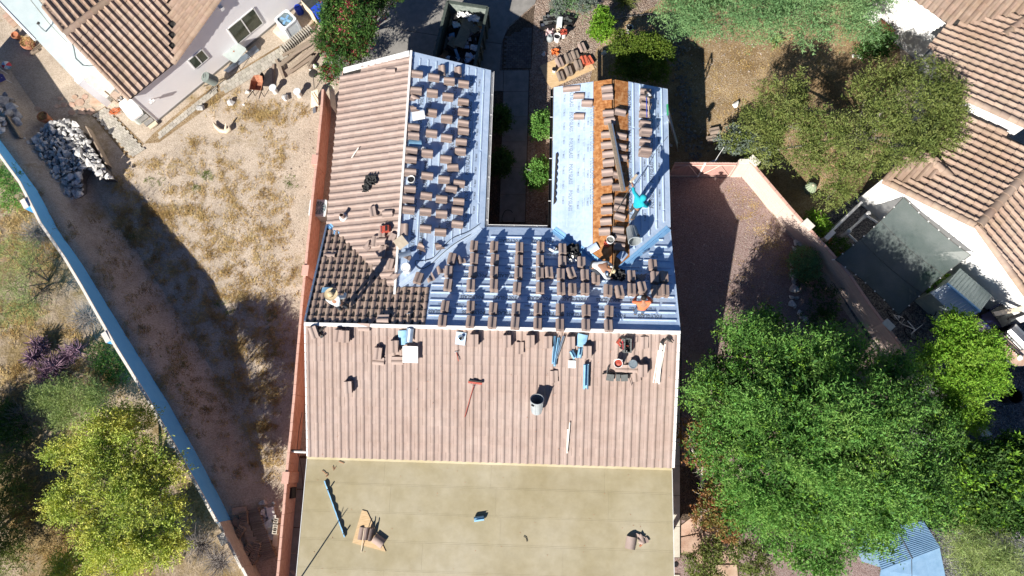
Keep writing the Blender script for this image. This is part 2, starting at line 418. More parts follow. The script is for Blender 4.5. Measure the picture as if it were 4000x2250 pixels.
# driveway: base and slabs
drv = ground_sheet('driveway', M_dpaver, [(1270,-120),(2130,-120),(2090,15),(1985,105),(1955,300),(1270,310)], .012)
slab_px('slab', M_conc, [inset(p, 1.2) for p in (
    [(1270,-120),(1480,-120),(1470,100),(1270,72)], [(1480,-120),(1672,-120),(1672,0),(1735,40),(1720,140),(1470,101)],
    [(1672,-120),(2130,-120),(2090,15),(1985,105),(1960,170),(1720,140),(1735,40),(1672,0)],
    [(1270,74),(1470,102),(1720,141),(1710,300),(1270,300)], [(1722,142),(1960,172),(1950,300),(1712,300)])], .03, .05, drv)
# dark brick pavers beside the driveway
pv = ground_sheet('brick_pavement', M_bed, [(1965,150),(1990,105),(2090,20),(2085,60),(2076,270),(1960,270)], .016)
A0, A1, A2 = at(1966,268), at(2074,268), at(1972,110)
ex = (A1 - A0); ey = (A2 - A0); nx, ny = 6, 19
for j in range(ny):
    for i in range(nx):
        if j > 14 and i < (j - 14): continue
        off = .5 if j % 2 else 0
        a0, a1 = (i + off) / nx + .008, min((i + off + 1) / nx, 1.0) - .008
        if a1 - a0 < .03: continue
        b0, b1 = j / ny + .004, (j + 1) / ny - .004
        z = .045 + random.uniform(-.003, .003)
        q = [A0 + ex*a0 + ey*b0, A0 + ex*a1 + ey*b0, A0 + ex*a1 + ey*b1, A0 + ex*a0 + ey*b1]
        part('paver', MB().slab([(p.x, p.y, z) for p in q], .04), M_dpaver, pv)
# courtyard walk
wk = ground_sheet('courtyard_walk', M_bed, [(1925,272),(2070,272),(2053,872),(1947,872)], .016)
ys = [274, 357, 455, 554, 655, 760, 868]
def lx(y): return 1968 + (y - 274) * (1950 - 1968) / 594
def rx_(y): return 2067 + (y - 274) * (2051 - 2067) / 594
slab_px('slab', M_conc, [inset([(lx(a), a), (rx_(a), a), (rx_(b), b), (lx(b), b)], .9) for a, b in zip(ys[:-1], ys[1:])]
        + [inset([(1928,274),(1967,274),(1965,356),(1926,356)], .9)], .06, .05, wk)
# neighbour's brick path and slab path
bp_ = ground_sheet('brick_path', M_garden, [T(0,0,690,868), T(0,0,795,800), T(0,0,1085,1085), T(0,0,1010,1195), T(0,0,960,1190)], .010)
q0, q1, q2 = Vector(T(0,0,695,868)), Vector(T(0,0,800,803)), Vector(T(0,0,990,1190))
for j in range(20):
    for i in range(5):
        off = .5 if j % 2 else 0
        a0, a1 = (i + off) / 5.5, (i + off + 1) / 5.5
        e1 = q1 - q0; e2 = q2 - q0
        b0, b1 = j / 20, (j + 1) / 20
        P = [q0 + e1*a0 + e2*b0, q0 + e1*a1 + e2*b0, q0 + e1*a1 + e2*b1, q0 + e1*a0 + e2*b1]
        z = .05 + random.uniform(-.004, .004)
        part('paver', MB().slab([at(p[0], p[1], z) for p in inset([tuple(p) for p in P], .55)], .04), M_paver, bp_)
sp_ = ground_sheet('slab_path', M_garden, [T(0,0,1165,1000), T(0,0,1440,770), T(0,0,1900,470), T(1,0,200,330), T(1,0,235,415), T(1,0,0,560), T(0,0,1740,690), T(0,0,1200,1075), T(0,0,1085,1085)], .010)
def strip(pa, pb, wa, nrow, ncol, gap=.6, z=.045, m=M_paver, parent=None, skip=()):
    pa, pb, wa = Vector(pa), Vector(pb), Vector(wa)
    for j in range(ncol):
        for i in range(nrow):
            if (i, j) in skip: continue
            off = (.35, 0, .6)[i % 3]
            b0, b1 = (j + off) / (ncol + .6), (j + off + 1) / (ncol + .6)
            a0, a1 = i / nrow, (i + 1) / nrow
            P = [pa + (pb-pa)*b0 + wa*a0, pa + (pb-pa)*b1 + wa*a0, pa + (pb-pa)*b1 + wa*a1, pa + (pb-pa)*b0 + wa*a1]
            zz = z + random.uniform(-.006, .006)
            part('paver', MB().slab([at(p[0], p[1], zz) for p in inset([tuple(p) for p in P], gap)], .04), m, parent)
strip(T(0,0,1640,640), T(1,0,200,345), (22, 40), 3, 17, parent=sp_)
strip(T(0,0,1180,1010), T(0,0,1640,640), (10, 22), 2, 16, parent=sp_)
# cream patio slab and flagstones beside the covered porch
pt = ground_sheet('patio', M_concp, [T(0,0,600,560), T(0,0,720,500), T(0,0,905,690), T(0,0,800,800), T(0,0,760,740)], .012)
fl = ground_sheet('flagstone_patio', M_dirt, [T(0,0,500,770), T(0,0,700,690), T(0,0,800,800), T(0,0,700,860), T(0,0,540,890), T(0,0,390,840)], .010)
for (x, y, r, a) in ((720,770,56,.2),(600,770,45,.5),(540,790,30,1),(640,730,30,0),(560,730,26,.4),(480,790,30,.7),(430,800,26,.3),(620,840,40,.2),(540,850,30,.9),(680,840,40,.1),(450,740,22,.3),(260,950,75,.6),(280,820,30,.2),(200,980,40,.4)):
    n = random.choice((5, 6, 7)); ph = random.uniform(0, 6)
    poly = [(x + r*math.cos(ph + 6.283*k/n) * random.uniform(.75, 1.05), y + r*.75*math.sin(ph + 6.283*k/n) * random.uniform(.75, 1.05)) for k in range(n)]
    part('flagstone', MB().slab([at(*T(0,0,*p), .035) for p in poly], .03), M_flag, fl)
# concrete and flagstone walk on the east side of the house
ew = ground_sheet('side_walk', M_bed, [(2620,1290),(2662,1290),(2662,2180),(2620,2180)], .016)
slab_px('slab', M_concp, [inset([(2600,a),(2656,a),(2656,b),(2600,b)], .9) for a, b in ((1300,1560),(1560,1820),(1820,1935),(1935,2057),(2057,2178),(2245,2300))], .05, .04, ew)
fp = ground_sheet('flagstone_walk', M_bed, [(2658,2050),(2740,1990),(2770,1950),(2772,1830),(2800,1815),(2830,1850),(2825,1960),(2880,2090),(2890,2300),(2800,2300),(2700,2180),(2658,2168)], .016)
for k, p in enumerate(([(2775,1850),(2800,1818),(2828,1850),(2815,1880),(2778,1875)],[(2776,1880),(2814,1884),(2822,1930),(2776,1930)],[(2776,1934),(2822,1934),(2826,1985),(2780,1990)],
     [(2660,2052),(2715,2010),(2745,2040),(2735,2080),(2660,2095)],[(2660,2099),(2730,2084),(2745,2130),(2700,2165),(2660,2160)],[(2720,2008),(2775,1975),(2800,2010),(2790,2050),(2750,2040)],
     [(2740,2084),(2790,2054),(2830,2090),(2810,2140),(2750,2128)],[(2704,2170),(2750,2134),(2806,2145),(2800,2200),(2740,2215)],[(2806,2010),(2826,1990),(2860,2060),(2834,2086),(2796,2050)],[(2816,2145),(2838,2092),(2866,2066),(2884,2130),(2880,2200),(2806,2200)],
     [(2750,2222),(2800,2206),(2880,2206),(2886,2290),(2800,2295)])):
    part('flagstone', MB().slab([at(u, v, .045) for u, v in inset(p, 1.2)], .04), M_flag, fp)
# concrete strip along the west side of the house
sw = ground_sheet('west_walk', M_bed, [(1140,1780),(1230,1780),(1230,2300),(1100,2300)], .016)
slab_px('slab', M_conc, [inset([(1150 - (a-1780)*.045, a), (1260, a), (1260, b), (1150 - (b-1780)*.045, b)], .9) for a, b in ((1790,1910),(1912,2060),(2062,2160),(2162,2330))], .05, .04, sw)
# ------------------------------------------------------------------ the house under repair (own axes, turned a little)
TH = -0.0299
HM = Matrix.Rotation(TH, 4, 'Z'); HI = HM.inverted(); HM3 = HM.to_3x3()
def H(u, v, z=0.0): return HI @ at(u, v, z)
house = thing('house', 'tan tile roofed house half stripped to white underlayment, in the middle', 'house', M=HM)
xW, xE, yN, yC = -8.583, -2.3545, 15.555, 8.771
xL, xRt, yR, zR, yS, zeS = -8.588, 4.8485, 4.468, 4.559, -.1515, 2.8814
x2W, x2R, yN2, zr1, zr2, ZE = .2503, 2.6072, 14.806, 4.06, 3.7293, 3.0
xR = H(1590, 450, zr1).x; yNr = H(1610, 200, zr1).y      # the ridge end leans out a little over the gable
z2E = 2.95
x2E = H(2607, 363, z2E).x
sN = (zR - ZE) / (yC - yR); sS = (zR - zeS) / (yR - yS)
sWw = (zr1 - ZE) / (xR - xW); sWe = (zr1 - ZE) / (xE - xR); sEw = (zr2 - ZE) / (x2R - x2W); sEe = (zr2 - z2E) / (x2E - x2R)
def zN(x, y): return ZE + (yC - y) * sN
def zS(x, y): return zeS + (y - yS) * sS
def zWw(x, y): return ZE + (x - xW) * sWw
def zWe(x, y): return ZE + (xE - x) * sWe
def zEw(x, y): return ZE + (x - x2W) * sEw
def zEe(x, y): return zr2 - (x - x2R) * sEe
yv1 = yC - (zr1 - ZE) / sN          # where the west wing's ridge meets the main roof
yv2 = yC - (zr2 - ZE) / sN
ye2 = yC - (z2E - ZE) / sN
class Slope:
    def __init__(s, fz, g):
        s.fz = fz
        p = Vector((0, 0, fz(0, 0))); a = Vector((1, 0, fz(1, 0) - fz(0, 0))); b = Vector((0, 1, fz(0, 1) - fz(0, 0)))
        s.p = p; s.n = a.cross(b).normalized()
        up = Vector((g[0], g[1], 0)); s.ey = (up - s.n * up.dot(s.n)).normalized(); s.ex = s.ey.cross(s.n).normalized()
    def px(s, u, v, h=0.0):           # point of the slope seen at a pixel, house axes
        q = on_plane(u, v, HM @ (s.p + s.n * h), HM3 @ s.n)
        return HI @ q
    def M(s, p, rot=0.0, h=0.0, ex=None, ey=None):
        ex = ex or s.ex; ey = ey or s.ey
        R = Matrix((ex, ey, s.n)).transposed().to_4x4()
        return Matrix.Translation(Vector(p) + s.n * h) @ R @ Matrix.Rotation(rot, 4, 'Z')
    def pt(s, x, y, h=0.0): return Vector((x, y, s.fz(x, y))) + s.n * h
S_S = Slope(zS, (0, 1)); S_N = Slope(zN, (0, -1)); S_Ww = Slope(zWw, (1, 0)); S_We = Slope(zWe, (-1, 0)); S_Ew = Slope(zEw, (1, 0)); S_Ee = Slope(zEe, (-1, 0))
def hp(name, mb, m, smooth=None, parent=house, kind=None, label=None): return part(name, mb, m, parent, True, smooth, kind, label)

# walls, gables
foot = [(xL+.45, yS-.1), (xRt-.35, yS-.1), (xRt-.35, yN2-.5), (x2W+.55, yN2-.5), (x2W+.55, yC-.45), (xE-.55, yC-.45), (xE-.55, yN-.5), (xW+.5, yN-.5)]
hp('wall', MB().prism(foot, 0, 2.72), M_stucco)
for (a, b, r, y, zr, fa, fb) in ((xW+.5, xE-.55, xR, yN-.5, zr1, zWw, zWe), (x2W+.55, x2E-.35, x2R, yN2-.5, zr2, zEw, zEe)):
    g = MB(); g.add([(a, y, 2.72), (b, y, 2.72), (b, y, fb(b, 0)-.16), (r, y, zr-.16), (a, y, fa(a, 0)-.16), (a, y-.2, 2.72), (b, y-.2, 2.72), (b, y-.2, fb(b, 0)-.16), (r, y-.2, zr-.16), (a, y-.2, fa(a, 0)-.16)],
        [(0,4,3,2,1),(5,6,7,8,9),(4,9,8,3),(3,8,7,2),(0,5,9,4),(2,7,6,1)]); hp('gable', g, M_stucco)
for x in (xL+.45, xRt-.35):
    s_ = 1 if x < 0 else -1; xx = x + .2 * s_
    P = [(yS-.1, 2.72), (yN2-5 if 0 else yC-.4, 2.72), (yC-.4, zN(0, yC-.4)-.16), (yR, zR-.16), (yS-.1, zS(0, yS-.1)-.16)]
    g = MB(); g.add([(x, p[0], p[1]) for p in P] + [(xx, p[0], p[1]) for p in P],
        [(0,1,2,3,4) if s_ < 0 else (4,3,2,1,0), (9,8,7,6,5) if s_ < 0 else (5,6,7,8,9), (2,7,8,3), (3,8,9,4)]); hp('gable', g, M_stucco)
# roof decks
def deck(name, S, pts, m, h, t=.1): return hp(name, MB().slab([S.pt(x, y, h) for x, y in pts], t), m)
deck('tiled_slope_deck', S_Ww, [(xW+.03, yC+.02), (xW+.03, yN-.02), (xR, yNr-.02), (xR, yv1)], M_dark, -.045)
deck('tiled_slope_deck', S_S, [(xL+.02, yS+.04), (xRt-.02, yS+.04), (xRt-.02, yR), (xL+.02, yR)], M_dark, -.045)
wu = deck('underlayment', S_We, [(xR, yNr), (xR, yv1), (xE, yC), (xE, yN)], M_memb, 0)
nu = deck('underlayment', S_N, [(xL, yR), (xRt, yR), (xRt, ye2), (x2E-.02, ye2), (x2R, yv2), (x2W, yC), (xE, yC), (xR, yv1), (xL, yC)], M_memb, -.002)
eu = deck('underlayment', S_Ew, [(x2W, yN2), (x2W, yC), (x2R-.78, yv2+.78*sEw/sN), (x2R-.78, yN2)], M_memb, 0)
ru = deck('underlayment', S_Ee, [(x2E, yN2), (x2R+.62, yN2), (x2R+.62, yv2+.62*sEe/sN), (x2E, ye2)], M_memb, 0)
deck('wood_deck', S_Ew, [(x2R-.775, yN2), (x2R-.775, yv2+.775*sEw/sN), (x2R-.07, yv2+.07*sEw/sN), (x2R-.07, yN2)], M_osb, -.006)
deck('wood_deck', S_Ee, [(x2R+.615, yN2-.02), (x2R+.615, yv2+.615*sEe/sN), (x2R+.07, yv2+.07*sEe/sN), (x2R+.07, yN2-.02)], M_osb, -.006)
hp('ridge_board', MB().box((x2R, (yN2+yv2)/2, zr2-.09), (.045, yN2-yv2-.1, .14)), M_osbgrey)
hp('ridge_gap_shadow', MB().box((x2R, (yN2+yv2)/2, zr2-.19), (.2, yN2-yv2, .06)), M_dark)  # dark strip standing in for the black shadow line along the ridge
# fascia
for (a, b, z) in (((xW+.02, yN-.03), (xW+.02, yC+.1), ZE), ((xRt-.1, yS+.06), (xL+.1, yS+.06), zeS)):
    d = Vector((b[0]-a[0], b[1]-a[1], 0)); c = Vector(((a[0]+b[0])/2, (a[1]+b[1])/2, z-.17))
    hp('fascia', MB().box(c, (d.length, .04, .18), rz=math.atan2(d.y, d.x)), M_stucco)
# ridge and rake trim: white wrapped boards
wr = MB(); y0 = yv1 - .1
hp('ridge_wrap', MB().box((xR, (yNr+y0)/2, zr1+.015), (.085, yNr-y0, .11)), M_white)
hp('ridge_wrap', MB().box(((xL+xRt)/2, yR, zR+.02), (xRt-xL, .12, .13)), M_white)
def rake_blocks(S, a, b, wid, n, h, m=M_white, seg=.94, thick=.05, side=0.0):
    a = Vector(a); b = Vector(b); d = (b - a); L = d.length / n; dn = d.normalized()
    sd = S.n.cross(dn).normalized()
    R = Matrix((dn, sd, S.n)).transposed()
    for k in range(n):
        c = a + dn * (L * (k + .5)) + S.n * (h + random.uniform(-.004, .004)) + sd * side
        hp('rake_block', MB().box(c, (L*seg, wid, thick), R), m)
rake_blocks(S_Ww, S_Ww.pt(xW+.1, yN-.1), S_Ww.pt(xR-.06, yNr-.1), .23, 10, .03)
rake_blocks(S_S, S_S.pt(xRt-.05, yS), S_S.pt(xRt-.05, yR-.05), .09, 15, .045)
rake_blocks(S_S, S_S.pt(xL+.02, yS), S_S.pt(xL+.02, yR-.05), .05, 15, .03)
rake_blocks(S_N, S_N.pt(xL-.01, yC-.05), S_N.pt(xL-.01, yR+.1), .07, 14, .02, m=M_metal, seg=.9, thick=.07)
hp('drip_edge', MB().box(S_N.pt(xRt+.01, (yC+yR)/2, -.03), ((yC-yR)/math.cos(math.atan(sN)), .012, .12), Matrix((S_N.ey, S_N.n.cross(S_N.ey), S_N.n)).transposed()), M_lap)
hp('drip_edge', MB().box((x2E+.006, (yN2+ye2)/2, z2E-.06), (.012, yN2-ye2, .12)), M_lap)
hp('drip_edge', MB().box((xW+.1, yN+.01, ZE), (.01, .01, .01)), M_dark)
# valleys
def valley(a, b, w, m, h=.012):
    a = Vector(a); b = Vector(b); d = (b-a).normalized(); sd = Vector((0,0,1)).cross(d).normalized()
    mb = MB(); up = Vector((0,0,1))
    k = .36
    mb.add([a + sd*w + up*(h+w*k*.55), a + up*h, a - sd*w + up*(h+w*k*.55), b + sd*w + up*(h+w*k*.55), b + up*h, b - sd*w + up*(h+w*k*.55)], [(0,3,4,1),(1,4,5,2)])
    mb.add([a + sd*.012 + up*(h+.004), a + up*(h+.03), a - sd*.012 + up*(h+.004), b + sd*.012 + up*(h+.004), b + up*(h+.03), b - sd*.012 + up*(h+.004)], [(0,3,4,1),(1,4,5,2)])
    for v in range(len(mb.v)): pass
    return hp('valley_flashing', mb, m)
def vz(x, y, f, g): return (x, y, max(f(x, y), g(x, y)))
valley(vz(x2R+.25, yv2+.25*sEe/sN, zN, zEe), vz(x2E-.06, ye2-.05, zN, zEe), .13, M_bluemetal)
valley(vz(x2R-.3, yv2+.3*sEw/sN, zN, zEw), vz(x2W+.08, yC-.08, zN, zEw), .15, M_bluemetal)
valley(vz(xR+.2, yv1+.2*sWe/sN, zN, zWe), vz(xE-.1, yC-.1*sWe/sN, zN, zWe), .17, M_lap, .008)
valley(vz(xW+.02, yC, zN, zWw), vz(xW+.5, yC-.5*sWw/sN, zN, zWw), .1, M_bluemetal)
# gutters round the courtyard
def gutter(a, b, m, w=.11, d=.1, z=2.93):
    a = Vector((*a, z)); b = Vector((*b, z)); dv = (b-a).normalized(); sd = Vector((0,0,1)).cross(dv)
    mb = MB(); pr = [(-w/2, 0), (-w/2, -d), (w/2, -d), (w/2, .01), (w/2-.012, .01), (w/2-.012, -d+.012), (-w/2+.012, -d+.012), (-w/2+.012, 0)]
    vs = []
    for p in (a, b):
        for (x, zz) in pr: vs.append(p + sd*x + Vector((0,0,zz)))
    n = 8; mb.add(vs, [(i, i+n, (i+1) % n + n, (i+1) % n) for i in range(n)] + [tuple(range(n)), tuple(range(2*n-1, n-1, -1))])
    g = hp('gutter', mb, m)
    for k in range(int((b-a).length / .9)):
        c = a + dv * (.4 + .9*k)
        hp('gutter_strap', MB().box(c + Vector((0,0,.012)), (w, .025, .012) if abs(dv.y) > .5 else (.025, w, .012)), M_white, parent=g)
gutter((xE+.075, yC-.09), (xE+.075, yN), M_white)
gutter((xE+.13, yC-.07), (x2W-.16, yC-.07) if 0 else (x2W-.16, yC-.07), M_white) if 0 else gutter((x2W-.15, yC+.075), (xE+.14, yC+.075), M_white)
gutter((x2W-.075, yN2), (x2W-.075, yC+.02), M_dark)  # coloured dark for the shade this gutter lies in
hp('downspout', MB().tube([(xE+.07, yN-.15, 2.85), (xE-.1, yN-.2, 2.7), (xE-.35, yN-.45, 2.55), (xE-.4, yN-.45, .1)], .035, 6), M_white)

# roof tiles -----------------------------------------------------------------
TW, TL, TEXP = .287, .43, .327
def tile_mesh(name, w=TW, l=TL, lift=.03, prof=None, th=.014, m=M_tile):
    prof = prof or [(0, .004), (.04, .04), (.088, .056), (.132, .046), (.166, .008), (.225, .002), (w, .014)]
    n = len(prof); mb = MB(); v = []
    for (y, lf) in ((0, lift), (l, .0)):
        for (x, z) in prof: v.append((x - w/2, y, z + lf))
        for (x, z) in prof: v.append((x - w/2, y, z + lf - th))
    o = 2 * n; f = []
    for i in range(n - 1):
        f.append((i, i+1, o+i+1, o+i)); f.append((n+i+1, n+i, o+n+i, o+n+i+1))
        f.append((i+1, i, n+i, n+i+1)); f.append((o+i, o+i+1, o+n+i+1, o+n+i))
    f.append((0, o, o+n, n)); f.append((n-1, 2*n-1, o+2*n-1, o+n-1))
    mb.add(v, f)
    me = mb.mesh(name, None, 42); me.materials.append(m)
    return me
TILE = tile_mesh('roof_tile')
TILEN = tile_mesh('roof_tile_new', m=M_tilenew)
ALLT = []
def inside(poly, a, b):
    c = False; n = len(poly)
    for i in range(n):
        x1, y1 = poly[i]; x2, y2 = poly[(i+1) % n]
        if (y1 > b) != (y2 > b) and a < (x2-x1)*(b-y1)/(y2-y1) + x1: c = not c
    return c
def lay_tiles(O, ex, ey, na, nb, poly, pw, pe, me, jit=.004, h=-.02, skip=None):
    """transforms of the tiles of one slope; O is its low left corner seen from outside, poly is the outline in (along, up)"""
    n = ex.cross(ey).normalized(); out = []
    for j in range(nb):
        for i in range(na):
            a, b = (i + .5) * pw, j * pe
            if not inside(poly, a, b + pe * .5): continue
            if skip and skip(a, b): continue
            p = O + ex*(a + random.uniform(-jit, jit)) + ey*(b - .03 + random.uniform(-jit, jit)) + n*(h + random.uniform(-.003, .003))
            R = Matrix((ex, ey, n)).transposed().to_4x4()
            out.append((Matrix.Translation(p) @ R @ Matrix.Rotation(random.uniform(-.008, .008), 4, 'Z') @ Matrix.Diagonal((pw/TW, 1, 1, 1)), me))
    return out
def put_tiles(parent, lst, cap, camdist, name='roof_tile', m=M_tile):
    lst = sorted(lst, key=lambda t: (camdist(t[0]), ))
    for (M, me) in lst[:cap]: inst(name, me, parent, M)
    rest = lst[cap:]
    if rest:
        V = []; F = []; o = 0
        for (M, me) in rest:
            nv = len(me.vertices); co = np.empty(nv * 3, np.float32); me.vertices.foreach_get('co', co)
            A = np.array(M); co = co.reshape(-1, 3) @ A[:3, :3].T + A[:3, 3]
            V.append(co); F.append(np.array([p.vertices[:] for p in me.polygons]) + o); o += nv
        ob = np_mesh(name, np.vstack(V), np.vstack(F), m, parent, 'stuff')
        ob.data.polygons.foreach_set('use_smooth', [True] * len(ob.data.polygons)); ob.data.set_sharp_from_angle(angle=R_(42))
Ls = math.hypot(yR-yS, zR-zeS); nS = 47
tl = lay_tiles(Vector((xL, yS, zeS)), S_S.ex, S_S.ey, nS, 15, [(0,0),(xRt-xL,0),(xRt-xL,Ls),(0,Ls)], (xRt-xL)/nS, Ls/15, TILE)
Lw = math.hypot(xR-xW, zr1-ZE)
kx = Lw / (xR - xW)
O = Vector((xW, yNr-.22, ZE)); La = yNr-.22-yC; Lv = yNr-.22-yv1     # along = southwards
tl += lay_tiles(O, S_Ww.ex, S_Ww.ey, 42, 10, [(yNr-yN,0),(La-.05,0),(Lv-.12,Lw),(0,Lw)], TW, Lw/10, TILE,
     skip=lambda a, b: False)
Ln = math.hypot(yC-yR, zR-ZE)
O = Vector((xL, yC, ZE))                                            # north slope: along = west, so start at the east end
xe = S_N.px(1668, 1210).x
wN = xe - xL
O = Vector((xe, yC, ZE))
vx = xe - xR; vb = Ln * (yC - S_N.px(1668, 1122).y) / (yC - yR)
tl2 = lay_tiles(O, S_N.ex, S_N.ey, 16, 14, [(0, vb), (vx, vb+.05), (wN-.05, .12), (wN, 0), (wN, Ln), (0, Ln)], wN/16, Ln/14, TILEN)
# the nearest 300 as tiles of their own (the new brown ones first: they show largest)
put_tiles(house, [(M, me) for M, me in tl2], 150, lambda M: 0, m=M_tilenew)
put_tiles(house, tl, 300 - min(150, len(tl2)), lambda M: (M.translation - Vector((-1, -1, 30))).length)
deck('tile_underlay', S_N, [(xL+.02, yR+.02), (xe, yR+.02), (xe, S_N.px(1668, 1122).y), (xR, S_N.px(1555, 1118).y), (xL+.02, yC-.02)], M_dark, .006, .006)
# battens under the sheet
def battens(S, a, b, dirv, n, step, wid, hgt, seg, m=M_lap, gap=.07, parent=house, polytest=None, h0=0.0):
    R = Matrix((dirv, S.n.cross(dirv), S.n)).transposed()
    for k in range(n):
        st = a + step * k; en = b + step * k
        L = (en - st).length; x = random.uniform(-seg*.6, 0)
        while x < L:
            x0 = max(x, 0.0); x1 = min(x + seg * random.uniform(.8, 1.1), L)
            if x1 - x0 > .15:
                c = st + dirv * ((x0+x1)/2) + S.n * (hgt/2 + h0)
                p1 = st + dirv*x0; p2 = st + dirv*x1
                ok = (polytest is None)
                if not ok:
                    # trim against the outline
                    while x1 - x0 > .12 and not polytest(st + dirv*x1): x1 -= .05
                    while x1 - x0 > .12 and not polytest(st + dirv*x0): x0 += .05
                    ok = x1 - x0 > .15; c = st + dirv * ((x0+x1)/2) + S.n * (hgt/2 + h0)
                if ok: part('batten', MB().box(c, (x1-x0, wid, hgt), R), m, parent, True)
            x = x1 + gap * random.uniform(.5, 1.5)
nb_poly = [(xe, yR), (xRt, yR), (xRt, ye2), (x2E, ye2), (x2R, yv2), (x2W, yC), (xE, yC), (xR, yv1), (xe, yv1+.0)]
def in_n(p): return inside(inset_poly_n, p.x, p.y)
inset_poly_n = [(xe+.05, yR+.1), (xRt-.05, yR+.1), (xRt-.05, ye2-.35), (x2E-.3, ye2-.35), (x2R, yv2-.3), (x2W-.05, yC-.3), (xE+.05, yC-.3), (xe+.4, yC-.3-(xE-xe)*sWe/sN-.25), (xe+.05, yC-.4-(xE-xe)*sWe/sN-.25)]
dy = (yC - yR) / 14
battens(S_N, S_N.pt(xe+.05, yC-.45), S_N.pt(xRt-.05, yC-.45), Vector((1,0,0)), 12, Vector((0, -dy, dy*sN)), .045, .03, 1.9, parent=nu, polytest=in_n)
dx = (xE - xR) / 10
wpoly = [(xR+.1, yN-.02), (xR+.1, yv1+.4), (xE-.1, yC+.25), (xE-.05, yN-.02)]
battens(S_We, S_We.pt(xR+.35, yN), S_We.pt(xR+.35, yv1), Vector((0,-1,0)), 9, Vector((dx, 0, -dx*sWe)), .04, .02, 2.4, parent=wu, polytest=lambda p: inside(wpoly, p.x, p.y))
epoly = [(x2R+.65, yN2-.02), (x2R+.65, yv2+.65*sEe/sN+.3), (x2E-.1, ye2+.3), (x2E-.05, yN2-.02)]
battens(S_Ee, S_Ee.pt(x2R+.8, yN2), S_Ee.pt(x2R+.8, yv2), Vector((0,-1,0)), 5, Vector((.3, 0, -.3*sEe)), .045, .03, 2.2, parent=ru, polytest=lambda p: inside(epoly, p.x, p.y))
ewpoly = [(x2R-.8, yN2-.02), (x2R-.8, yv2+1.0), (x2W+.05, yC+.05), (x2W+.05, yN2-.02)]
battens(S_Ew, S_Ew.pt(x2W+.3, yN2), S_Ew.pt(x2W+.3, yC), Vector((0,-1,0)), 5, Vector((.31, 0, .31*sEw)), .02, .008, 2.2, parent=eu, polytest=lambda p: inside(ewpoly, p.x, p.y))

# print on the sheets
def text_mesh(s, size, bold=.02):
    cu = bpy.data.curves.new('t', 'FONT'); cu.body = s; cu.size = size; cu.offset = bold * size; cu.align_x = 'CENTER'; cu.align_y = 'CENTER'
    cu.resolution_u = 1
    ob = bpy.data.objects.new('t', cu); COL.objects.link(ob)
    dg = bpy.context.evaluated_depsgraph_get(); me = bpy.data.meshes.new_from_object(ob.evaluated_get(dg))
    bpy.data.objects.remove(ob); me.transform(Matrix.Diagonal((.76, 1, 1, 1))); return me
TX_big = text_mesh('POLYGLASS', .215); TX_big.materials.append(M_ink)
TX_pale = TX_big.copy(); TX_pale.materials.clear(); TX_pale.materials.append(M_inkpale)
TX_small = text_mesh('TU MAX', .12, .01); TX_small.materials.append(M_ink)
TX_smallp = TX_small.copy(); TX_smallp.materials.clear(); TX_smallp.materials.append(M_inkpale)
def prints(S, sheet, start, end, ex, ey, me, pitch, test=None, jitter=.05, h=.004):
    d = end - start; L = d.length; d.normalize(); x = random.uniform(.2, .6)
    while x < L - .3:
        p = start + d * x
        if test is None or (test(p + ex*.42) and test(p - ex*.42)):
            inst('lettering', me, sheet, S.M(p, 0, h, ex, ey))
        x += pitch + random.uniform(-jitter, jitter)
nx_, ny_ = Vector((-1,0,0)), Vector((0,-1,sN)).normalized()
ZH = .004
for (v, me, pit) in ((941, TX_big, 1.27), (1075, TX_big, 1.27), (1156, TX_big, 1.25), (1243, TX_big, 1.27), (918, TX_small, .8), (1050, TX_small, .8), (1002, TX_small, 1.3), (1204, TX_small, .62), (1288, TX_small, .62)):
    y = S_N.px(2250, v).y; k = round((yC-.45-y)/dy-.5); y = yC-.45-(k+.5)*dy      # between two battens
    prints(S_N, nu, S_N.pt(xe+.1, y), S_N.pt(xRt, y), nx_, ny_, me, pit, in_n)
we_x, we_y = Vector((0,1,0)), Vector((-1,0,sWe)).normalized()
for (u, v, me, pit) in ((1846, 400, TX_big, 1.12), (1772, 400, TX_big, 1.12), (1693, 400, TX_big, 1.12), (1640, 400, TX_big, 1.2), (1876, 350, TX_small, .55), (1806, 400, TX_small, .6), (1730, 400, TX_small, .6), (1664, 400, TX_small, .6)):
    x = S_We.px(u, v).x; k = round((x-xR-.35)/dx-.5); x = xR+.35+(k+.5)*dx
    prints(S_We, wu, S_We.pt(x, yv1+.5), S_We.pt(x, yN-.1), we_x, we_y, me, pit, lambda p: inside(wpoly, p.x, p.y))
ee_x, ee_y = Vector((0,1,0)), Vector((-1,0,sEe)).normalized()
for (u, v, me, pit) in ((2473, 500, TX_big, 1.08), (2550, 500, TX_big, 1.08), (2502, 500, TX_small, .55), (2578, 500, TX_small, .55)):
    x = S_Ee.px(u, v).x; k = round((x-x2R-.8)/.3-.5); x = x2R+.8+(k+.5)*.3
    prints(S_Ee, ru, S_Ee.pt(x, yv2+.5), S_Ee.pt(x, yN2-.1), ee_x, ee_y, me, pit, lambda p: inside(epoly, p.x, p.y))
ew_x, ew_y = Vector((0,-1,0)), Vector((1,0,sEw)).normalized()
for (u, v, me, pit) in ((2231, 500, TX_pale, 1.1), (2313, 500, TX_pale, 1.1), (2203, 500, TX_smallp, .62), (2281, 500, TX_smallp, .62), (2297, 500, TX_smallp, 1.1), (2260, 500, TX_smallp, .7)):
    x = S_Ew.px(u, v).x
    prints(S_Ew, eu, S_Ew.pt(x, yN2-.1), S_Ew.pt(x, yC+.3), ew_x, ew_y, me, pit, lambda p: inside(ewpoly, p.x, p.y))

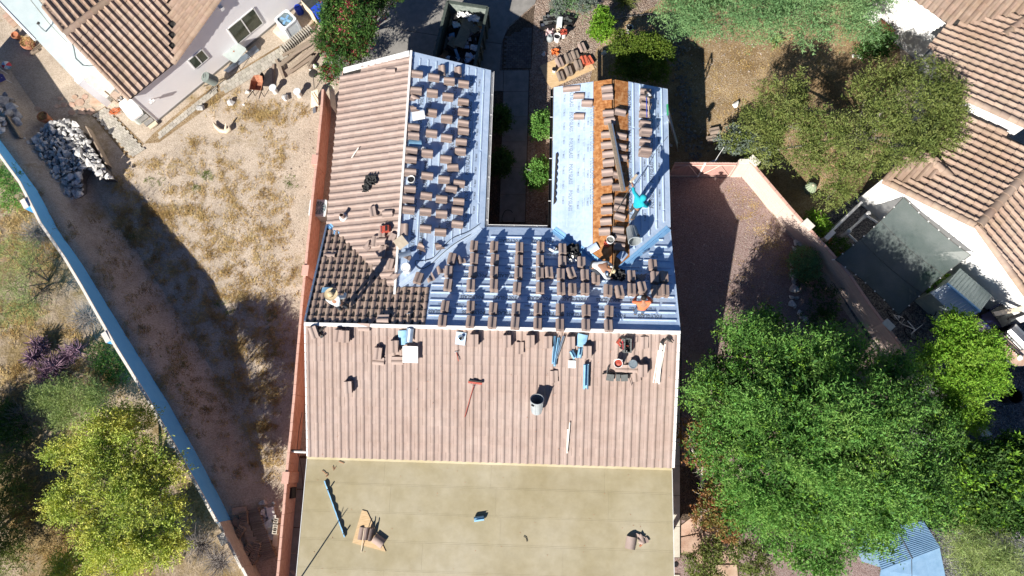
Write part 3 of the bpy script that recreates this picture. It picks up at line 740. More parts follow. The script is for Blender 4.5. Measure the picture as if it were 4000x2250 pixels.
# flat patio roof on the south side, its sheets and trim
zf = 2.72
f0, f1, f2, f3 = H(1200,1800,zf), H(2624,1838,zf), H(2630,2330,zf), H(1150,2330,zf)
yt = yS - .02
xl = f0.x; xr = f1.x
yb = min(f2.y, f3.y)
hp('patio_roof', MB().prism([(xl, yt), (xr, yt), (xr, yb), (xl, yb)], zf-.22, zf-.006), M_stucco)
yy = yt; k = 0
while yy > yb:
    y1 = max(yy - (.98 if k else .95), yb)
    cuts = [xl, xl + random.uniform(2.5, 5.5)]
    while cuts[-1] + 4.5 < xr: cuts.append(cuts[-1] + random.uniform(3.8, 5.2))
    cuts.append(xr)
    for a, b in zip(cuts[:-1], cuts[1:]):
        hp('roofing_sheet', MB().box(((a+b)/2, (yy+y1)/2, zf + .003 + .0007*(k % 2)), (b-a-.003, yy-y1-.003, .016)), M_cap)
        hp('sheet_seam', MB().box(((a+b)/2, y1+.05, zf+.0125), (b-a-.02, .004, .002)), M_capdark)
    yy = y1; k += 1
hp('wall_flashing', MB().add([(xl, yt+.02, zf+.16), (xr, yt+.02, zf+.16), (xr, yt-.1, zf+.014), (xl, yt-.1, zf+.014)], [(0,3,2,1)]), M_cap)
hp('patio_fascia', MB().box((xr+.012, (yt+yb)/2, zf-.1), (.02, yt-yb, .24)), M_white)
hp('patio_fascia', MB().box((xl-.012, (yt+yb)/2, zf-.1), (.02, yt-yb, .24)), M_white)
for y in (yb+1.5, yb+4):
    for x in (xl+.2, xr-.2): hp('post', MB().box((x, y, zf/2-.12), (.14, .14, zf-.24)), M_stucco)
# ------------------------------------------------------------------ walls of blocks
def unit_box(name, m):
    me = MB().box((0, 0, 0), (1, 1, 1)).mesh(name); me.materials.append(m); return me
UB = {}
def ubox(name, m):
    k = (name, m.name)
    if k not in UB: UB[k] = unit_box(name, m)
    return UB[k]
def boxinst(name, m, parent, c, size, rz=0.0, tilt=None):
    Mx = Matrix.Translation(Vector(c)) @ Matrix.Rotation(rz, 4, 'Z')
    if tilt is not None: Mx = Mx @ tilt
    M = (WM[parent.name].inverted() @ Mx if parent is not None else Mx) @ Matrix.Diagonal((*size, 1))
    return inst(name, ubox(name, m), parent, M)
def wall_run(root, pts, hs, th, m, mcap=None, blocks=True, course=.2, blk=.4, side=1, capw=.0, capname='cap_block', z0=0.0):
    """pts: base line of the visible face (world); the wall stands on its far side"""
    for i in range(len(pts) - 1):
        a, b = Vector((*pts[i][:2], 0)), Vector((*pts[i+1][:2], 0)); d = b - a; L = d.length; d.normalize()
        nrm = Vector((-d.y, d.x, 0)) * side; ang = math.atan2(d.y, d.x)
        h0, h1 = hs[i], hs[i+1]
        if not blocks:
            o = nrm * th
            mb = MB().add([a, b, b+o, a+o, a+Vector((0,0,h0)), b+Vector((0,0,h1)), b+o+Vector((0,0,h1)), a+o+Vector((0,0,h0))], [(0,3,2,1),(4,5,6,7),(0,1,5,4),(1,2,6,5),(2,3,7,6),(3,0,4,7)])
            if (Vector((0,0,1)).cross(d)).dot(nrm) < 0: mb.f = [tuple(reversed(f)) for f in mb.f]
            part('wall_face', mb, m, root)
        else:
            h = min(h0, h1); nc = max(1, round(h / course)); ch = h / nc; nb = max(1, round(L / blk)); bl = L / nb
            boxinst('mortar_core', m, root, a + d*(L/2) + nrm*(th/2) + Vector((0,0,h/2-.01)), (L-.004, th-.024, h-.02), ang)
            for c in range(nc):
                for k in range(nb + (1 if c % 2 else 0)):
                    x0 = k*bl - (bl/2 if c % 2 else 0); x1 = min(x0 + bl, L); x0 = max(x0, 0)
                    if x1 - x0 < .05: continue
                    boxinst('block', m, root, a + d*((x0+x1)/2) + nrm*(th/2 + random.uniform(-.002,.002)) + Vector((0,0,ch*(c+.5))), (x1-x0-.012, th, ch-.012), ang)
        if mcap:
            nb = max(1, round(L / blk)); bl = L / nb
            for k in range(nb):
                t = (k + .5) / nb; hh = h0 + (h1-h0)*t if not blocks else min(h0, h1)
                sl = math.atan2(h1-h0, L) if not blocks else 0
                boxinst(capname, mcap, root, a + d*(L*t) + nrm*(th/2 + random.uniform(-.003,.003)) + Vector((0,0,hh+.032)), (bl-.012, th+capw, .06), ang, Matrix.Rotation(-sl, 4, 'Y'))
def pilaster(root, p, h, w, d, ang, m, mcap):
    boxinst('pilaster', m, root, (p[0], p[1], h/2), (w, d, h), ang)
    boxinst('pilaster_cap', mcap, root, (p[0], p[1], h+.03), (w+.03, d+.03, .06), ang)

# blue painted wall on the left, beige where it is bare block
bw_px = [(-190,265),(-90,420),(0,545),(149,748),(228,900),(323,1035),(383,1133),(533,1376),(655,1570),(761,1759),(858,1942),(902,2030)]
bw_h = [1.0,1.0,1.0,1.02,1.05,1.06,1.08,1.32,1.36,1.34,1.2,1.12]
P_ = [Vector((p.x, p.y, 0)) for p in BANK[:12]]; bw_h = [h + p.z for h, p in zip(bw_h, BANK)]
blue = thing('block_wall', 'long blue painted block wall crossing the left side diagonally', 'wall', P_[3])
wall_run(blue, P_, bw_h, .1, M_bluewall, M_capstone, blocks=False, side=-1)
for (u, v, hh) in ((190, 830, 1.0), (500, 1330, 1.4), (742, 1722, .85)):
    q = at(u, v, hh); q.z = 0; hh += 1.3; j = min(range(len(P_)-1), key=lambda i: (P_[i]-q).length); dd = P_[j+1]-P_[j]; nrm = Vector((dd.y, -dd.x, 0)).normalized()
    an = math.atan2(dd.y, dd.x)
    boxinst('pilaster', M_bluewall, blue, q + nrm*.12 + Vector((0,0,hh/2)), (.42, .22, hh), an)
    boxinst('pilaster_cap', M_capstone, blue, q + nrm*.14 + Vector((0,0,hh+.03)), (.43, .2, .07), an)
bg_px = [(903,2031),(948,2110),(993,2200),(1080,2360)]
beige = thing('block_wall', 'bare beige block wall continuing the blue wall at the bottom left', 'wall', (BANK[12].x, BANK[12].y, 0))
wall_run(beige, [Vector((p.x, p.y, 0)) for p in BANK[11:14]], [1.37, 1.24, 1.17], .1, M_beigewall, M_capstone, side=-1)
pilaster(beige, at(926, 2092, .2) + Vector((-.06, 0, -.2)), 1.36, .42, .26, math.atan2(-(2110-2031)*1.0, 45), M_beigewall, M_capstone)
# salmon wall between the two lots
rw_px = [(1296,400),(1292,466),(1276,640),(1259,802),(1241,985),(1222,1180),(1207,1360),(1192,1552),(1180,1690),(1168,1810),(1152,2000),(1137,2173),(1122,2360)]
red = thing('block_wall', 'salmon block wall close along the left side of the tiled house', 'wall', at(*rw_px[7]))
wall_run(red, px(rw_px), [1.18]*13, .1, M_redwall, M_redcap, side=-1, course=.236)
for (u, v) in ((1162,1863),(1233,1085),(1268,668)):
    pilaster(red, at(u, v) + Vector((-.05, 0, 0)), 1.24, .24, .42, -.06, M_redwall, M_redcap)
# pale pink wall and the gate on the right
pw_px = [(2896,690),(3028,847),(3084,911),(3181,1015),(3259,1110),(3331,1216),(3400,1310),(3470,1400)]
pink = thing('block_wall', 'pale pink block wall running down right from the gate corner', 'wall', at(*pw_px[3]))
wall_run(pink, px(pw_px), [1.42]*8, .1, M_pinkwall, M_redcap, side=1, course=.203)
for k, (u, v, w) in enumerate(((2899,686,.42),(3100,925,.42),(3396,1300,.4))):
    pilaster(pink, at(u, v) + Vector((.1, .06, 0)), 1.46, w, .26, -.86, M_pinkwall, M_capstone)
pier = thing('gate_pier', 'pale pink block pier between the gate and the pink wall', 'pier', at(2873, 690))
boxinst('pier_body', M_pinkwall, pier, at(2873, 690) + Vector((0,.07,.71)), (.46, .2, 1.42), -.02)
boxinst('pier_cap', M_capstone, pier, at(2873, 690) + Vector((0,.09,1.46)), (.4, .18, .07), -.02)
ga, gb = at(2612, 688), at(2846, 690)
gate = thing('yard_gate', 'double pink board gate with slanted braces beside the house', 'gate', (ga + gb) / 2)
gd = (gb - ga); gl = gd.length; gd.normalize(); ang = math.atan2(gd.y, gd.x); nb_ = 40
M_gate = mat('gate_board', (.50,.29,.25), (.58,.35,.30), scale=4, rough=.8, island=.08)
M_gateframe = mat('gate_frame', (.62,.45,.38), (.68,.50,.43), scale=5, rough=.8)
for k in range(nb_):
    t = (k + .5) / nb_
    hgt = 1.38 + random.uniform(-.012, .012)
    boxinst('board', M_gate, gate, ga + gd*(gl*t) + Vector((0, .03, hgt/2+.04)), (gl/nb_-.012, .022, hgt), ang)
    boxinst('board_tip', M_gateframe, gate, ga + gd*(gl*t) + Vector((0, .03, hgt+.062)), (gl/nb_*.6, .022, .04), ang)
for leaf in range(2):
    x0, x1 = (0.02, gl*.475) if leaf == 0 else (gl*.50, gl-.02)
    A = ga + gd*x0; B = ga + gd*x1; zt, zb = Vector((0,0,1.28)), Vector((0,0,.1)); f = Vector((0,-.015,0))
    mid = (A + B) / 2
    for (p, q) in ((A+zt, B+zt), (A+zb, B+zb), (A+zb, A+zt), (B+zb, B+zt), (A+zb, mid+zt) if leaf else (A+zt*.5+zb*.5, mid+zt), (mid+zt, B+zb) if leaf == 0 else (B+zb, mid+zt)):
        part('gate_rail', MB().tube([p+f, q+f], .022, 4), M_gateframe, gate)
boxinst('gate_post', M_white, gate, ga + gd*(gl*.488) + Vector((0,0,.73)), (.07, .06, 1.46), ang)

# ------------------------------------------------------------------ neighbour's house at the top left
a_ = at(616, 476); b_ = at(1190, 0)
E1 = (b_ - a_).normalized(); E2 = Vector((E1.y, -E1.x, 0))
HN = Matrix((E1, E2 * -1, Vector((0,0,1)))).transposed().to_4x4(); HN.translation = a_     # local x along the wall, y into the house
nw = thing('house', "neighbour's lavender white house with tan barrel tiles, top left", 'house', M=HN)
NI = HN.inverted()
def N_(u, v, z=0): return NI @ at(u, v, z)
ze = 2.45; sl = .36
E_sw = N_(507, 386, ze); oy = E_sw.y
ry = oy + 3.37; zr = ze + sl*3.37
xb0 = N_(675, 245, ze).x                           # where the rake of the cross gable starts
def fzA2(x, y): return ze + (y - oy) * sl
def fzA1(x, y): return zr - (y - ry) * sl
def fzB(x, y): return ze + (x - xb0) * .375
SA2, SA1, SB = Slope(fzA2, (0, 1)), Slope(fzA1, (0, -1)), Slope(fzB, (1, 0))
wall_h = MB().prism([(0, 0), (9.5, 0), (9.5, 6.2), (0, 6.2)], 0, ze-.12)
part('wall', wall_h, M_lavwall, nw, True)
g = MB(); xx = 9.5
g.add([(xb0-.1, .0, ze-.13), (xx, .0, ze-.13), (xx, .0, fzB(xx,0)-.12), (xb0-.1, .2, ze-.13), (xx, .2, ze-.13), (xx, .2, fzB(xx,0)-.12)], [(0,1,2),(5,4,3),(0,2,5,3)])
part('gable', g, M_lavwall, nw, True)
g = MB(); g.add([(.06, oy+.3, ze-.05), (.06, ry*2-oy-.3, ze-.05), (.06, ry, zr-.12), (.3, oy+.3, ze-.05), (.3, ry*2-oy-.3, ze-.05), (.3, ry, zr-.12)], [(0,2,1),(3,4,5),(0,3,5,2),(1,2,5,4)])
part('gable', g, M_lavwall, nw, True)
def vxA2(b): return xb0 + (b * sl / .375)          # valley: same height on both slopes
LA2 = math.hypot(3.37, 3.37*sl)
part('roof_deck', MB().slab([SA2.pt(E_sw.x, oy, -.05), SA2.pt(xb0, oy, -.05), SA2.pt(vxA2(3.37), ry, -.05), SA2.pt(E_sw.x, ry, -.05)], .1), M_dark, nw, True)
part('roof_deck', MB().slab([SA1.pt(E_sw.x, ry, -.05), SA1.pt(7, ry, -.05), SA1.pt(7, ry+3, -.05), SA1.pt(E_sw.x, ry+3, -.05)], .1), M_dark, nw, True)
part('roof_deck', MB().slab([SB.pt(xb0, oy, -.05), SB.pt(xx, oy, -.05), SB.pt(xx, oy+7, -.05), SB.pt(vxA2(3.37)+1, oy+4.4, -.05)], .1), M_dark, nw, True)
TLE = tile_mesh('roof_tile_tan', w=.32, lift=.05, prof=[(0, .0), (.035, .06), (.095, .088), (.155, .06), (.195, .008), (.27, .004), (.32, .012)], m=M_tileE)
def T2(O, S, na, nb, poly, pw, pe, h=-.02): 
    l = lay_tiles(O, S.ex, S.ey, na, nb, poly, pw, pe, TLE, h=h)
    return [(M @ Matrix.Diagonal((TW/.32, 1, 1, 1)), me) for M, me in l]
nt_ = []
O = Vector((E_sw.x+.04, oy, ze)); w_ = xb0 - E_sw.x
nt_ += T2(O, SA2, 22, 10, [(0,-.1),(w_-.05,-.1),(vxA2(3.37)-E_sw.x-.15,LA2),(0,LA2)], .30, .345)
O = Vector((9.0, ry+2.9, fzA1(0, ry+2.9)))
nt_ += T2(O, SA1, 30, 9, [(0,0),(9.0-E_sw.x-.05,0),(9.0-E_sw.x-.05,3.05),(0,3.05)], .30, .345)
O = Vector((xb0, oy+6.1, ze)); LB = math.hypot(xx-xb0, .375*(xx-xb0))
nt_ += T2(O, SB, 20, 18, [(6.1-.02,.12),(6.1-.02,LB),(0,LB),(0,6.6),(2.73,3.55),(6.1-.1,.1)], .30, .345)
put_tiles(nw, nt_, 300, lambda M: (HN @ M.translation - Vector((-6, 8, 30))).length, 'roof_tile', M_tileE)
def cap_tiles(root, a, b, r, m, step=.36, local=True, name='cap_tile', drop=0.0):
    a = Vector(a); b = Vector(b); d = (b - a); L = d.length; d.normalize(); n = max(1, int(L/step))
    sd = Vector((0,0,1)).cross(d).normalized(); up = d.cross(sd)
    prof = [(-r*1.05, -r*.55), (-r*.8, r*.25), (0, r*.62), (r*.8, r*.25), (r*1.05, -r*.55)]
    for k in range(n):
        c0 = a + d*(L*k/n - .03); c1 = a + d*(L*(k+1)/n)
        mb = MB(); v = []
        for (c, ups, sc) in ((c0, .022, 1.08), (c1, 0, .95)):
            for (x, z) in prof: v.append(c + sd*x*sc + up*(z*sc + ups))
        for (c, ups, sc) in ((c0, .006, 1.0), (c1, -.016, .9)):
            for (x, z) in prof: v.append(c + sd*x*sc + up*(z*sc + ups))
        m5 = 5; f = []
        for i in range(4): f += [(i, i+1, m5+i+1, m5+i), (i+1, i, 2*m5+i, 2*m5+i+1)]
        mb.add(v, f); part(name, mb, m, root, local, smooth=50)
cap_tiles(nw, (E_sw.x-.05, ry, zr+.03), (8, ry, zr+.03), .15, M_tileE)
cap_tiles(nw, (E_sw.x-.03, oy+.0, ze-.01), (E_sw.x-.03, ry-.1, zr-.03), .10, M_tileE)
cap_tiles(nw, (E_sw.x-.03, 2*ry-oy-.6, ze+.2), (E_sw.x-.03, ry+.1, zr-.03), .10, M_tileE)
cap_tiles(nw, (xb0+.02, oy+.06, ze+.0), (xx, oy+.06, fzB(xx, 0)+.0), .13, M_tileE)
# windows with frame, panes
def window(root, cx, z0, z1, w, fm=M_white):
    t = .05
    fr = part('window', MB().box((cx, -.005, (z0+z1)/2), (w, .03, z1-z0)), M_black, root, True)
    for (c, s) in (((cx-w/2, 0, (z0+z1)/2), (t, .07, z1-z0+t)), ((cx+w/2, 0, (z0+z1)/2), (t, .07, z1-z0+t)), ((cx, 0, z0), (w, .07, t)), ((cx, 0, z1), (w, .07, t)), ((cx, -.012, (z0+z1)/2), (t*1.1, .06, z1-z0))):
        part('window_frame', MB().box(c, s), fm, fr, True)
    for s in (-1, 1): part('pane', MB().box((cx + s*w/4, -.024, (z0+z1)/2), (w/2-t, .012, z1-z0-t)), M_glass, fr, True)
def on_wall(u, v):                     # wall face plane y = 0
    q = NI @ on_plane(u, v, a_, E2); return q
wq = [on_wall(*C(500,0,3.864,x,y)) for x, y in ((935,875),(1045,1010),(1185,905),(1070,765))]
window(nw, sum(q.x for q in wq)/4, min(q.z for q in wq)+.03, max(q.z for q in wq)-.03, .78)
wq = [on_wall(*C(500,0,3.864,x,y)) for x, y in ((1525,400),(1660,605),(1985,400),(1880,120))]
window(nw, sum(q.x for q in wq)/4, min(q.z for q in wq)+.05, max(q.z for q in wq)-.05, 1.5)
q = on_wall(*C(500,0,3.864,1395,105)); part('wall_lamp', MB().box((q.x, -.08, q.z), (.16, .16, .18)), M_white, nw, True)
q = on_wall(*C(350,250,2.184,520,305))
part('security_light', MB().tube([(q.x, 0, q.z), (q.x, -.12, q.z+.02)], .03, 6).box((q.x-.07, -.16, q.z+.02), (.1, .12, .08)).box((q.x+.07, -.16, q.z+.02), (.1, .12, .08)), M_white, nw, True, kind=None)
part('corner_board', MB().box((.0, -.01, (ze-.12)/2), (.05, .03, ze-.13)), M_white, nw, True)
part('foundation', MB().box((4.75, -.012, .06), (9.5, .02, .12)), M_conc, nw, True)
# covered porch roof, its post and gutter
pz = 2.3
pc = [at(u, v, pz) for u, v in ((-160,-165),(0,5),(142,153),(295,314),(368,256),(262,130),(166,20),(90,-80))]
porch = thing('porch_roof', 'flat pale blue green porch roof beside the top left tiles', 'porch', at(295, 314))
part('roof_sheet', MB().slab(pc, .16), M_seafoam, porch)
part('fascia', MB().slab([pc[3]+Vector((0,0,-.01)), pc[4]+Vector((0,0,-.01)), pc[4]+Vector((.03,-.03,-.01)), pc[3]+Vector((.03,-.03,-.01))], .2), M_lavwall, porch)
gp = MB(); gp.tube([p + Vector((-.05,-.03,-.02)) for p in (pc[0], pc[1], pc[2])], .06, 6); part('gutter', gp, M_white, porch)
q = at(300, 315, 2.1)
part('post', MB().box((q.x+.1, q.y+.02, 1.07), (.3, .3, 2.14), rz=.85), M_lavwall, porch)
part('seam', MB().tube([at(115,-5,pz+.008), at(190,90,pz+.008), at(262,165,pz+.008)], .006, 4), M_capdark, porch)
cable = [at(*C(0,0,3.864,x,y), pz+.02) for x, y in ((1075,630),(1110,720),(1140,880),(1250,985),(1340,995),(1425,990))]
solo('cable', MB().tube(cable, .012, 5), M_hose, 'thin black cable lying curved on the pale porch roof', 'cable')
vt = thing('vent_pipe', 'small bent grey vent pipe on the pale porch roof', 'vent pipe', at(*C(0,0,3.864,690,480), pz))
b0 = at(*C(0,0,3.864,690,480), pz)
part('pipe', MB().tube([b0, b0+Vector((0,0,.35)), b0+Vector((-.1,.12,.42))], .035, 8), M_grey, vt)
part('pipe_cap', MB().tube([b0+Vector((-.1,.12,.40)), b0+Vector((-.02,.16,.46))], .055, 8), M_dark, vt)

# ------------------------------------------------------------------ neighbour's house on the right
eh = thing('house', 'large white house with tan scalloped tile roofs on the right edge', 'house', at(3700, 800))
def solve_z(f, lo, hi):
    best = min(((abs(f(lo + (hi-lo)*k/600)), lo + (hi-lo)*k/600) for k in range(601)))
    return best[1]
z1 = 2.75
p1 = at(3455, 703, z1)
z2 = solve_z(lambda z: (z - z1) - .36 * (at(3823, 880, z) - p1).to_2d().length, 2, 6)
p2 = at(3823, 880, z2)
D1 = (p2 - p1); D1.z = 0; run2 = D1.length; D1.normalize(); D2 = Vector((-D1.y, D1.x, 0))      # up the roof; along the ridge
if D2.y < 0: D2 = -D2
class WSlope(Slope):
    def __init__(s, p, up, slope):
        up = Vector(up).normalized(); p = Vector(p)
        super().__init__(lambda x, y: p.z + ((x-p.x)*up.x + (y-p.y)*up.y) * slope, (up.x, up.y))
        s.n = Vector((-up.x*slope, -up.y*slope, 1)).normalized(); s.p = p
        s.ey = Vector((up.x, up.y, slope)).normalized(); s.ex = s.ey.cross(s.n).normalized()
    def wpx(s, u, v, h=0.0): return on_plane(u, v, s.p + s.n*h, s.n)
def tiled_px(root, S, poly_px, pw=.30, pe=.345, me=None, deckm=M_dark, h=-.02):
    """tiles (and the deck under them) on a slope whose outline is seen as poly_px; world axes"""
    pts = [S.wpx(u, v) for u, v in poly_px]
    ab = [((p - S.p).dot(S.ex), (p - S.p).dot(S.ey)) for p in pts]
    a0 = min(a for a, b in ab); b0 = min(b for a, b in ab); a1 = max(a for a, b in ab); b1 = max(b for a, b in ab)
    part('roof_deck', MB().slab([p - S.n*.06 for p in pts], .08), deckm, root)
    O = S.p + S.ex*a0 + S.ey*b0
    l = lay_tiles(O, S.ex, S.ey, int((a1-a0)/pw)+1, int((b1-b0)/pe)+1, [(a-a0, b-b0) for a, b in ab], pw, pe, me or TLE, h=h)
    I = WM[root.name].inverted()
    return [(I @ M @ Matrix.Diagonal((TW/.32, 1, 1, 1)), m_) for M, m_ in l]
R2 = WSlope(p1, D1, .36); R3 = WSlope(p2, -D1, .36)
et = tiled_px(eh, R2, [(3455,703),(3823,880),(4030,650),(4030,575),(3715,425),(3620,540)])
# the part behind stands higher
A1_ = R2.wpx(3718, 405); zA = A1_.z + .62
pA = at(3716, 352, zA); R1 = WSlope(pA, D1, .36)
et += tiled_px(eh, R1, [(3716,352),(4020,490),(4080,300),(4040,30),(3900,62),(3712,98),(3640,170),(3690,300)])
et += tiled_px(eh, R3, [(3823,880),(4080,1240),(4300,1300),(4300,600),(4040,640)])
z5 = 2.9; p5 = at(3712, 98, z5)
R5 = WSlope(p5, D2, .36)
et += tiled_px(eh, R5, [(3575,-10),(3712,98),(3900,66),(4060,28),(4060,-160),(3560,-160)])
R4 = WSlope(at(3460, 700, z1+.06), D2, .38)
et += tiled_px(eh, R4, [(3452,704),(3505,633),(3575,572),(3610,600),(3700,690),(3650,692),(3560,705)], h=.02)
put_tiles(eh, et, 300, lambda M: (M.translation + Vector(WM[eh.name].translation) - Vector((8, 9, 30))).length, 'roof_tile', M_tileE)
def W3(p, z): return (p.x, p.y, z)
# walls below the eaves and rakes
def wallq(a, b, za, zb, off, m=M_whitewall, z0=0.0, th=.15, name='wall'):
    a = Vector(a); b = Vector(b); d = (b-a); d.z = 0; d.normalize(); n = Vector((d.y, -d.x, 0)) * off
    a2 = a + n; b2 = b + n; t = n.normalized() * th
    mb = MB(); mb.add([W3(a2, z0), W3(b2, z0), W3(b2, zb), W3(a2, za), W3(a2+t, z0), W3(b2+t, z0), W3(b2+t, zb), W3(a2+t, za)], [(0,1,2,3),(7,6,5,4),(3,2,6,7),(0,4,5,1),(1,5,6,2),(0,3,7,4)])
    return part(name, mb, m, eh)
pe3 = R3.wpx(4080, 1240)
wallq(p1 - D1*.05, p2, z1-.12, z2-.12, -.12)
wallq(p2, Vector((*pe3.to_2d(), 0)), z2-.12, pe3.z-.12, -.12)
pB = R1.wpx(4020, 490)
wallq(pA, pB, zA-.1, pB.z-.1, -.10, z0=1.5)
e5 = R5.wpx(3480, -90)
wallq(e5, p5 + D1*.05, z5-.1, z5-.1, -.15)
c1 = R1.wpx(3712, 98); c2 = R1.wpx(3690, 300)
part('wall', MB().prism([(c1.x+.2, c1.y), (c1.x+.4, c1.y), (pA.x+.3, pA.y), (pA.x+.1, pA.y)], 0, 2.6), M_whitewall, eh)
cap_tiles(eh, WM[eh.name].inverted() @ (R2.wpx(3455, 703) - D2*.02), WM[eh.name].inverted() @ (R2.wpx(3823, 880) - D2*.02), .13, M_tileE, .33)
cap_tiles(eh, WM[eh.name].inverted() @ (R1.wpx(3716, 352) - D2*.02), WM[eh.name].inverted() @ (R1.wpx(4020, 490) - D2*.02), .13, M_tileE, .33)
cap_tiles(eh, WM[eh.name].inverted() @ (R3.wpx(4080, 1240) - D2*.02), WM[eh.name].inverted() @ (R3.wpx(3823, 880) - D2*.02), .13, M_tileE, .33)
cap_tiles(eh, WM[eh.name].inverted() @ (R2.wpx(3826, 878) + Vector((0,0,.05))), WM[eh.name].inverted() @ (R2.wpx(4030, 650) + Vector((0,0,.05))), .16, M_tileE, .36)
cap_tiles(eh, WM[eh.name].inverted() @ R4.wpx(3568, 566, .04), WM[eh.name].inverted() @ R4.wpx(3722, 692, .04), .15, M_tileE, .36)
cap_tiles(eh, WM[eh.name].inverted() @ R1.wpx(3925, 135, .03), WM[eh.name].inverted() @ R1.wpx(4060, 30, .05), .14, M_tileE, .36)

# ------------------------------------------------------------------ shade sail, sheds, frames on the right
sail = thing('shade_sail', 'large dark green grey shade cloth stretched from the pink wall to the white house', 'shade sail', at(3520, 1000))
cz = [(3262,1014,1.5),(3529,770,2.5),(3792,997,2.5),(3512,1232,1.5)]
cs = [at(*c) for c in cz]
n = 20; vs = []; fs = []
for j in range(n + 1):
    for i in range(n + 1):
        s, t = i / n, j / n
        # edges curve inwards
        s2 = s; t2 = t
        k = .05
        uu = s + k * (.5 - s) * 4 * t * (1-t) * (2*abs(s-.5))**1.0 ; vv = t + k * (.5 - t) * 4 * s * (1-s) * (2*abs(t-.5))
        p = cs[0]*(1-uu)*(1-vv) + cs[1]*uu*(1-vv) + cs[2]*uu*vv + cs[3]*(1-uu)*vv
        p = p + Vector((0, 0, -.22*math.sin(math.pi*s)*math.sin(math.pi*t) + .012*math.sin(23*s+5*t)*t + .01*math.sin(9*s-14*t)))
        vs.append(p)
for j in range(n):
    for i in range(n): fs.append((j*(n+1)+i, j*(n+1)+i+1, (j+1)*(n+1)+i+1, (j+1)*(n+1)+i))
m = M_canvas; nt = m.node_tree; tr = nt.nodes.new('ShaderNodeBsdfTransparent'); mx = nt.nodes.new('ShaderNodeMixShader'); mx.inputs[0].default_value = .22
nt.links.new(nt.nodes['Principled BSDF'].outputs[0], mx.inputs[1]); nt.links.new(tr.outputs[0], mx.inputs[2]); nt.links.new(mx.outputs[0], nt.nodes['Material Output'].inputs['Surface'])
part('cloth', MB().add(vs, fs), M_canvas, sail, smooth=60)
for e in range(4):
    idx = {0: [i for i in range(n+1)], 1: [j*(n+1)+n for j in range(n+1)], 2: [n*(n+1)+n-i for i in range(n+1)], 3: [(n-j)*(n+1) for j in range(n+1)]}[e]
    part('hem', MB().tube([vs[i] for i in idx], .012, 5), M_dark, sail)
    for k in range(2, n, 3):
        p = vs[idx[k]]; part('eyelet', MB().lathe(p + Vector((0,0,.012)), [(.0, .01), (.03, .008), (.03, 0)], 8), M_white, sail)
for k in (7, 13): part('seam', MB().tube([vs[i*(n+1)+k] + Vector((0,0,.004)) for i in range(n+1)], .008, 4), M_dark, sail)
for c in cs: part('corner_ring', MB().tube([c, c + (c - cs[0]*.25 - cs[1]*.25 - cs[2]*.25 - cs[3]*.25).normalized()*.12], .02, 6), M_white, sail)
ground_sheet('neighbour_patio', M_concp, [(3372,800),(3420,760),(3800,1010),(3860,1100),(3700,1100),(3560,1010),(3440,905),(3400,840)], .012)
ground_sheet('dark_patio', mat('dark_paving', (.06,.06,.065), (.10,.10,.105), scale=3, rough=.9), [(3540,1140),(3640,1080),(3860,1200),(3800,1330),(3700,1330)], .012)
for (u, v) in ((3560,1180),(3640,1130)): pass
def rib_roof(root, quad, n, m, mr, t=.03, name='roof_panel', rib=.022):
    """corrugated panel: quad a,b (low edge) c,d (high edge); ribs run from low to high"""
    a, b, c, d = [Vector(q) for q in quad]
    part(name, MB().slab([a, b, c, d], t), m, root)
    nn = (b-a).cross(d-a).normalized()
    if nn.z < 0: nn = -nn
    for k in range(n):
        s = (k + .5) / n; p = a + (b-a)*s + nn*.006; q = d + (c-d)*s + nn*.006
        part('panel_rib', MB().tube([p, q], rib, 4), mr, root)
M_shed = mat('grey_green_metal', (.30,.37,.36), (.38,.45,.44), scale=4, rough=.45, metal=.2)
M_shed_lit = mat('sunlit_shed_metal', (.52,.57,.62), (.6,.65,.7), scale=4, rough=.4, metal=.2)  # paler copy of the shed metal: sunlight painted into one slope
shed = thing('garden_shed', 'small grey ribbed metal shed against the white house wall', 'shed', at(*T(3,1,1480,860)))
zr_, zl_ = 1.75, 1.5
rA, rB = at(*T(3,1,1350,690), zr_), at(*T(3,1,1600,903), zr_)
eA, eB = at(*T(3,1,1450,575), zl_), at(*T(3,1,1692,782), zl_)
wA, wB = at(*T(3,1,1222,760), zl_), at(*T(3,1,1468,985), zl_)
rib_roof(shed, (eA, eB, rB, rA), 11, M_shed, M_shed)
rib_roof(shed, (wA, wB, rB, rA), 11, M_shed_lit, M_shed_lit)
part('ridge_cap', MB().tube([rA+Vector((0,0,.01)), rB+Vector((0,0,.01))], .06, 6), M_bluemetal, shed)
ins = [inset([tuple(p.to_2d()) for p in (wA, eA, eB, wB)], .12)][0]
part('wall', MB().prism([tuple(p) for p in ins], 0, 1.46), M_shed, shed)
bs = thing('garden_shed', 'blue metal shed under the big green tree at the bottom right', 'shed', at(*T(3,2,1080,1350)))
zt = 1.95
q = [at(*T(3,2,745,1110), zt), at(*T(3,2,1170,1030), zt), at(*T(3,2,1302,1238), zt-.12), at(*T(3,2,858,1408), zt-.12)]
M_bshed = mat('blue_shed_metal', (.20,.34,.50), (.26,.41,.58), scale=4, rough=.4, metal=.2)
rib_roof(bs, (q[3], q[0], q[1], q[2]), 19, M_bshed, M_bshed, rib=.02)
part('panel_seam', MB().tube([(q[0]+q[1])/2+Vector((0,0,.02)), (q[2]*.52+q[3]*.48)+Vector((0,0,.02))], .018, 4), M_black, bs)
fa, fb = at(*T(3,2,830,1560), zt-.5), at(*T(3,2,1345,1480), zt-.5)
part('lean_to_roof', MB().slab([q[3]+Vector((0,0,-.06)), q[2]+Vector((0,0,-.06)), fb, fa], .03), M_bshed, bs)
part('panel_seam', MB().tube([(q[2]*.52+q[3]*.48)+Vector((0,0,-.05)), (fa+fb)/2+Vector((0,0,.0))], .012, 4), M_black, bs)
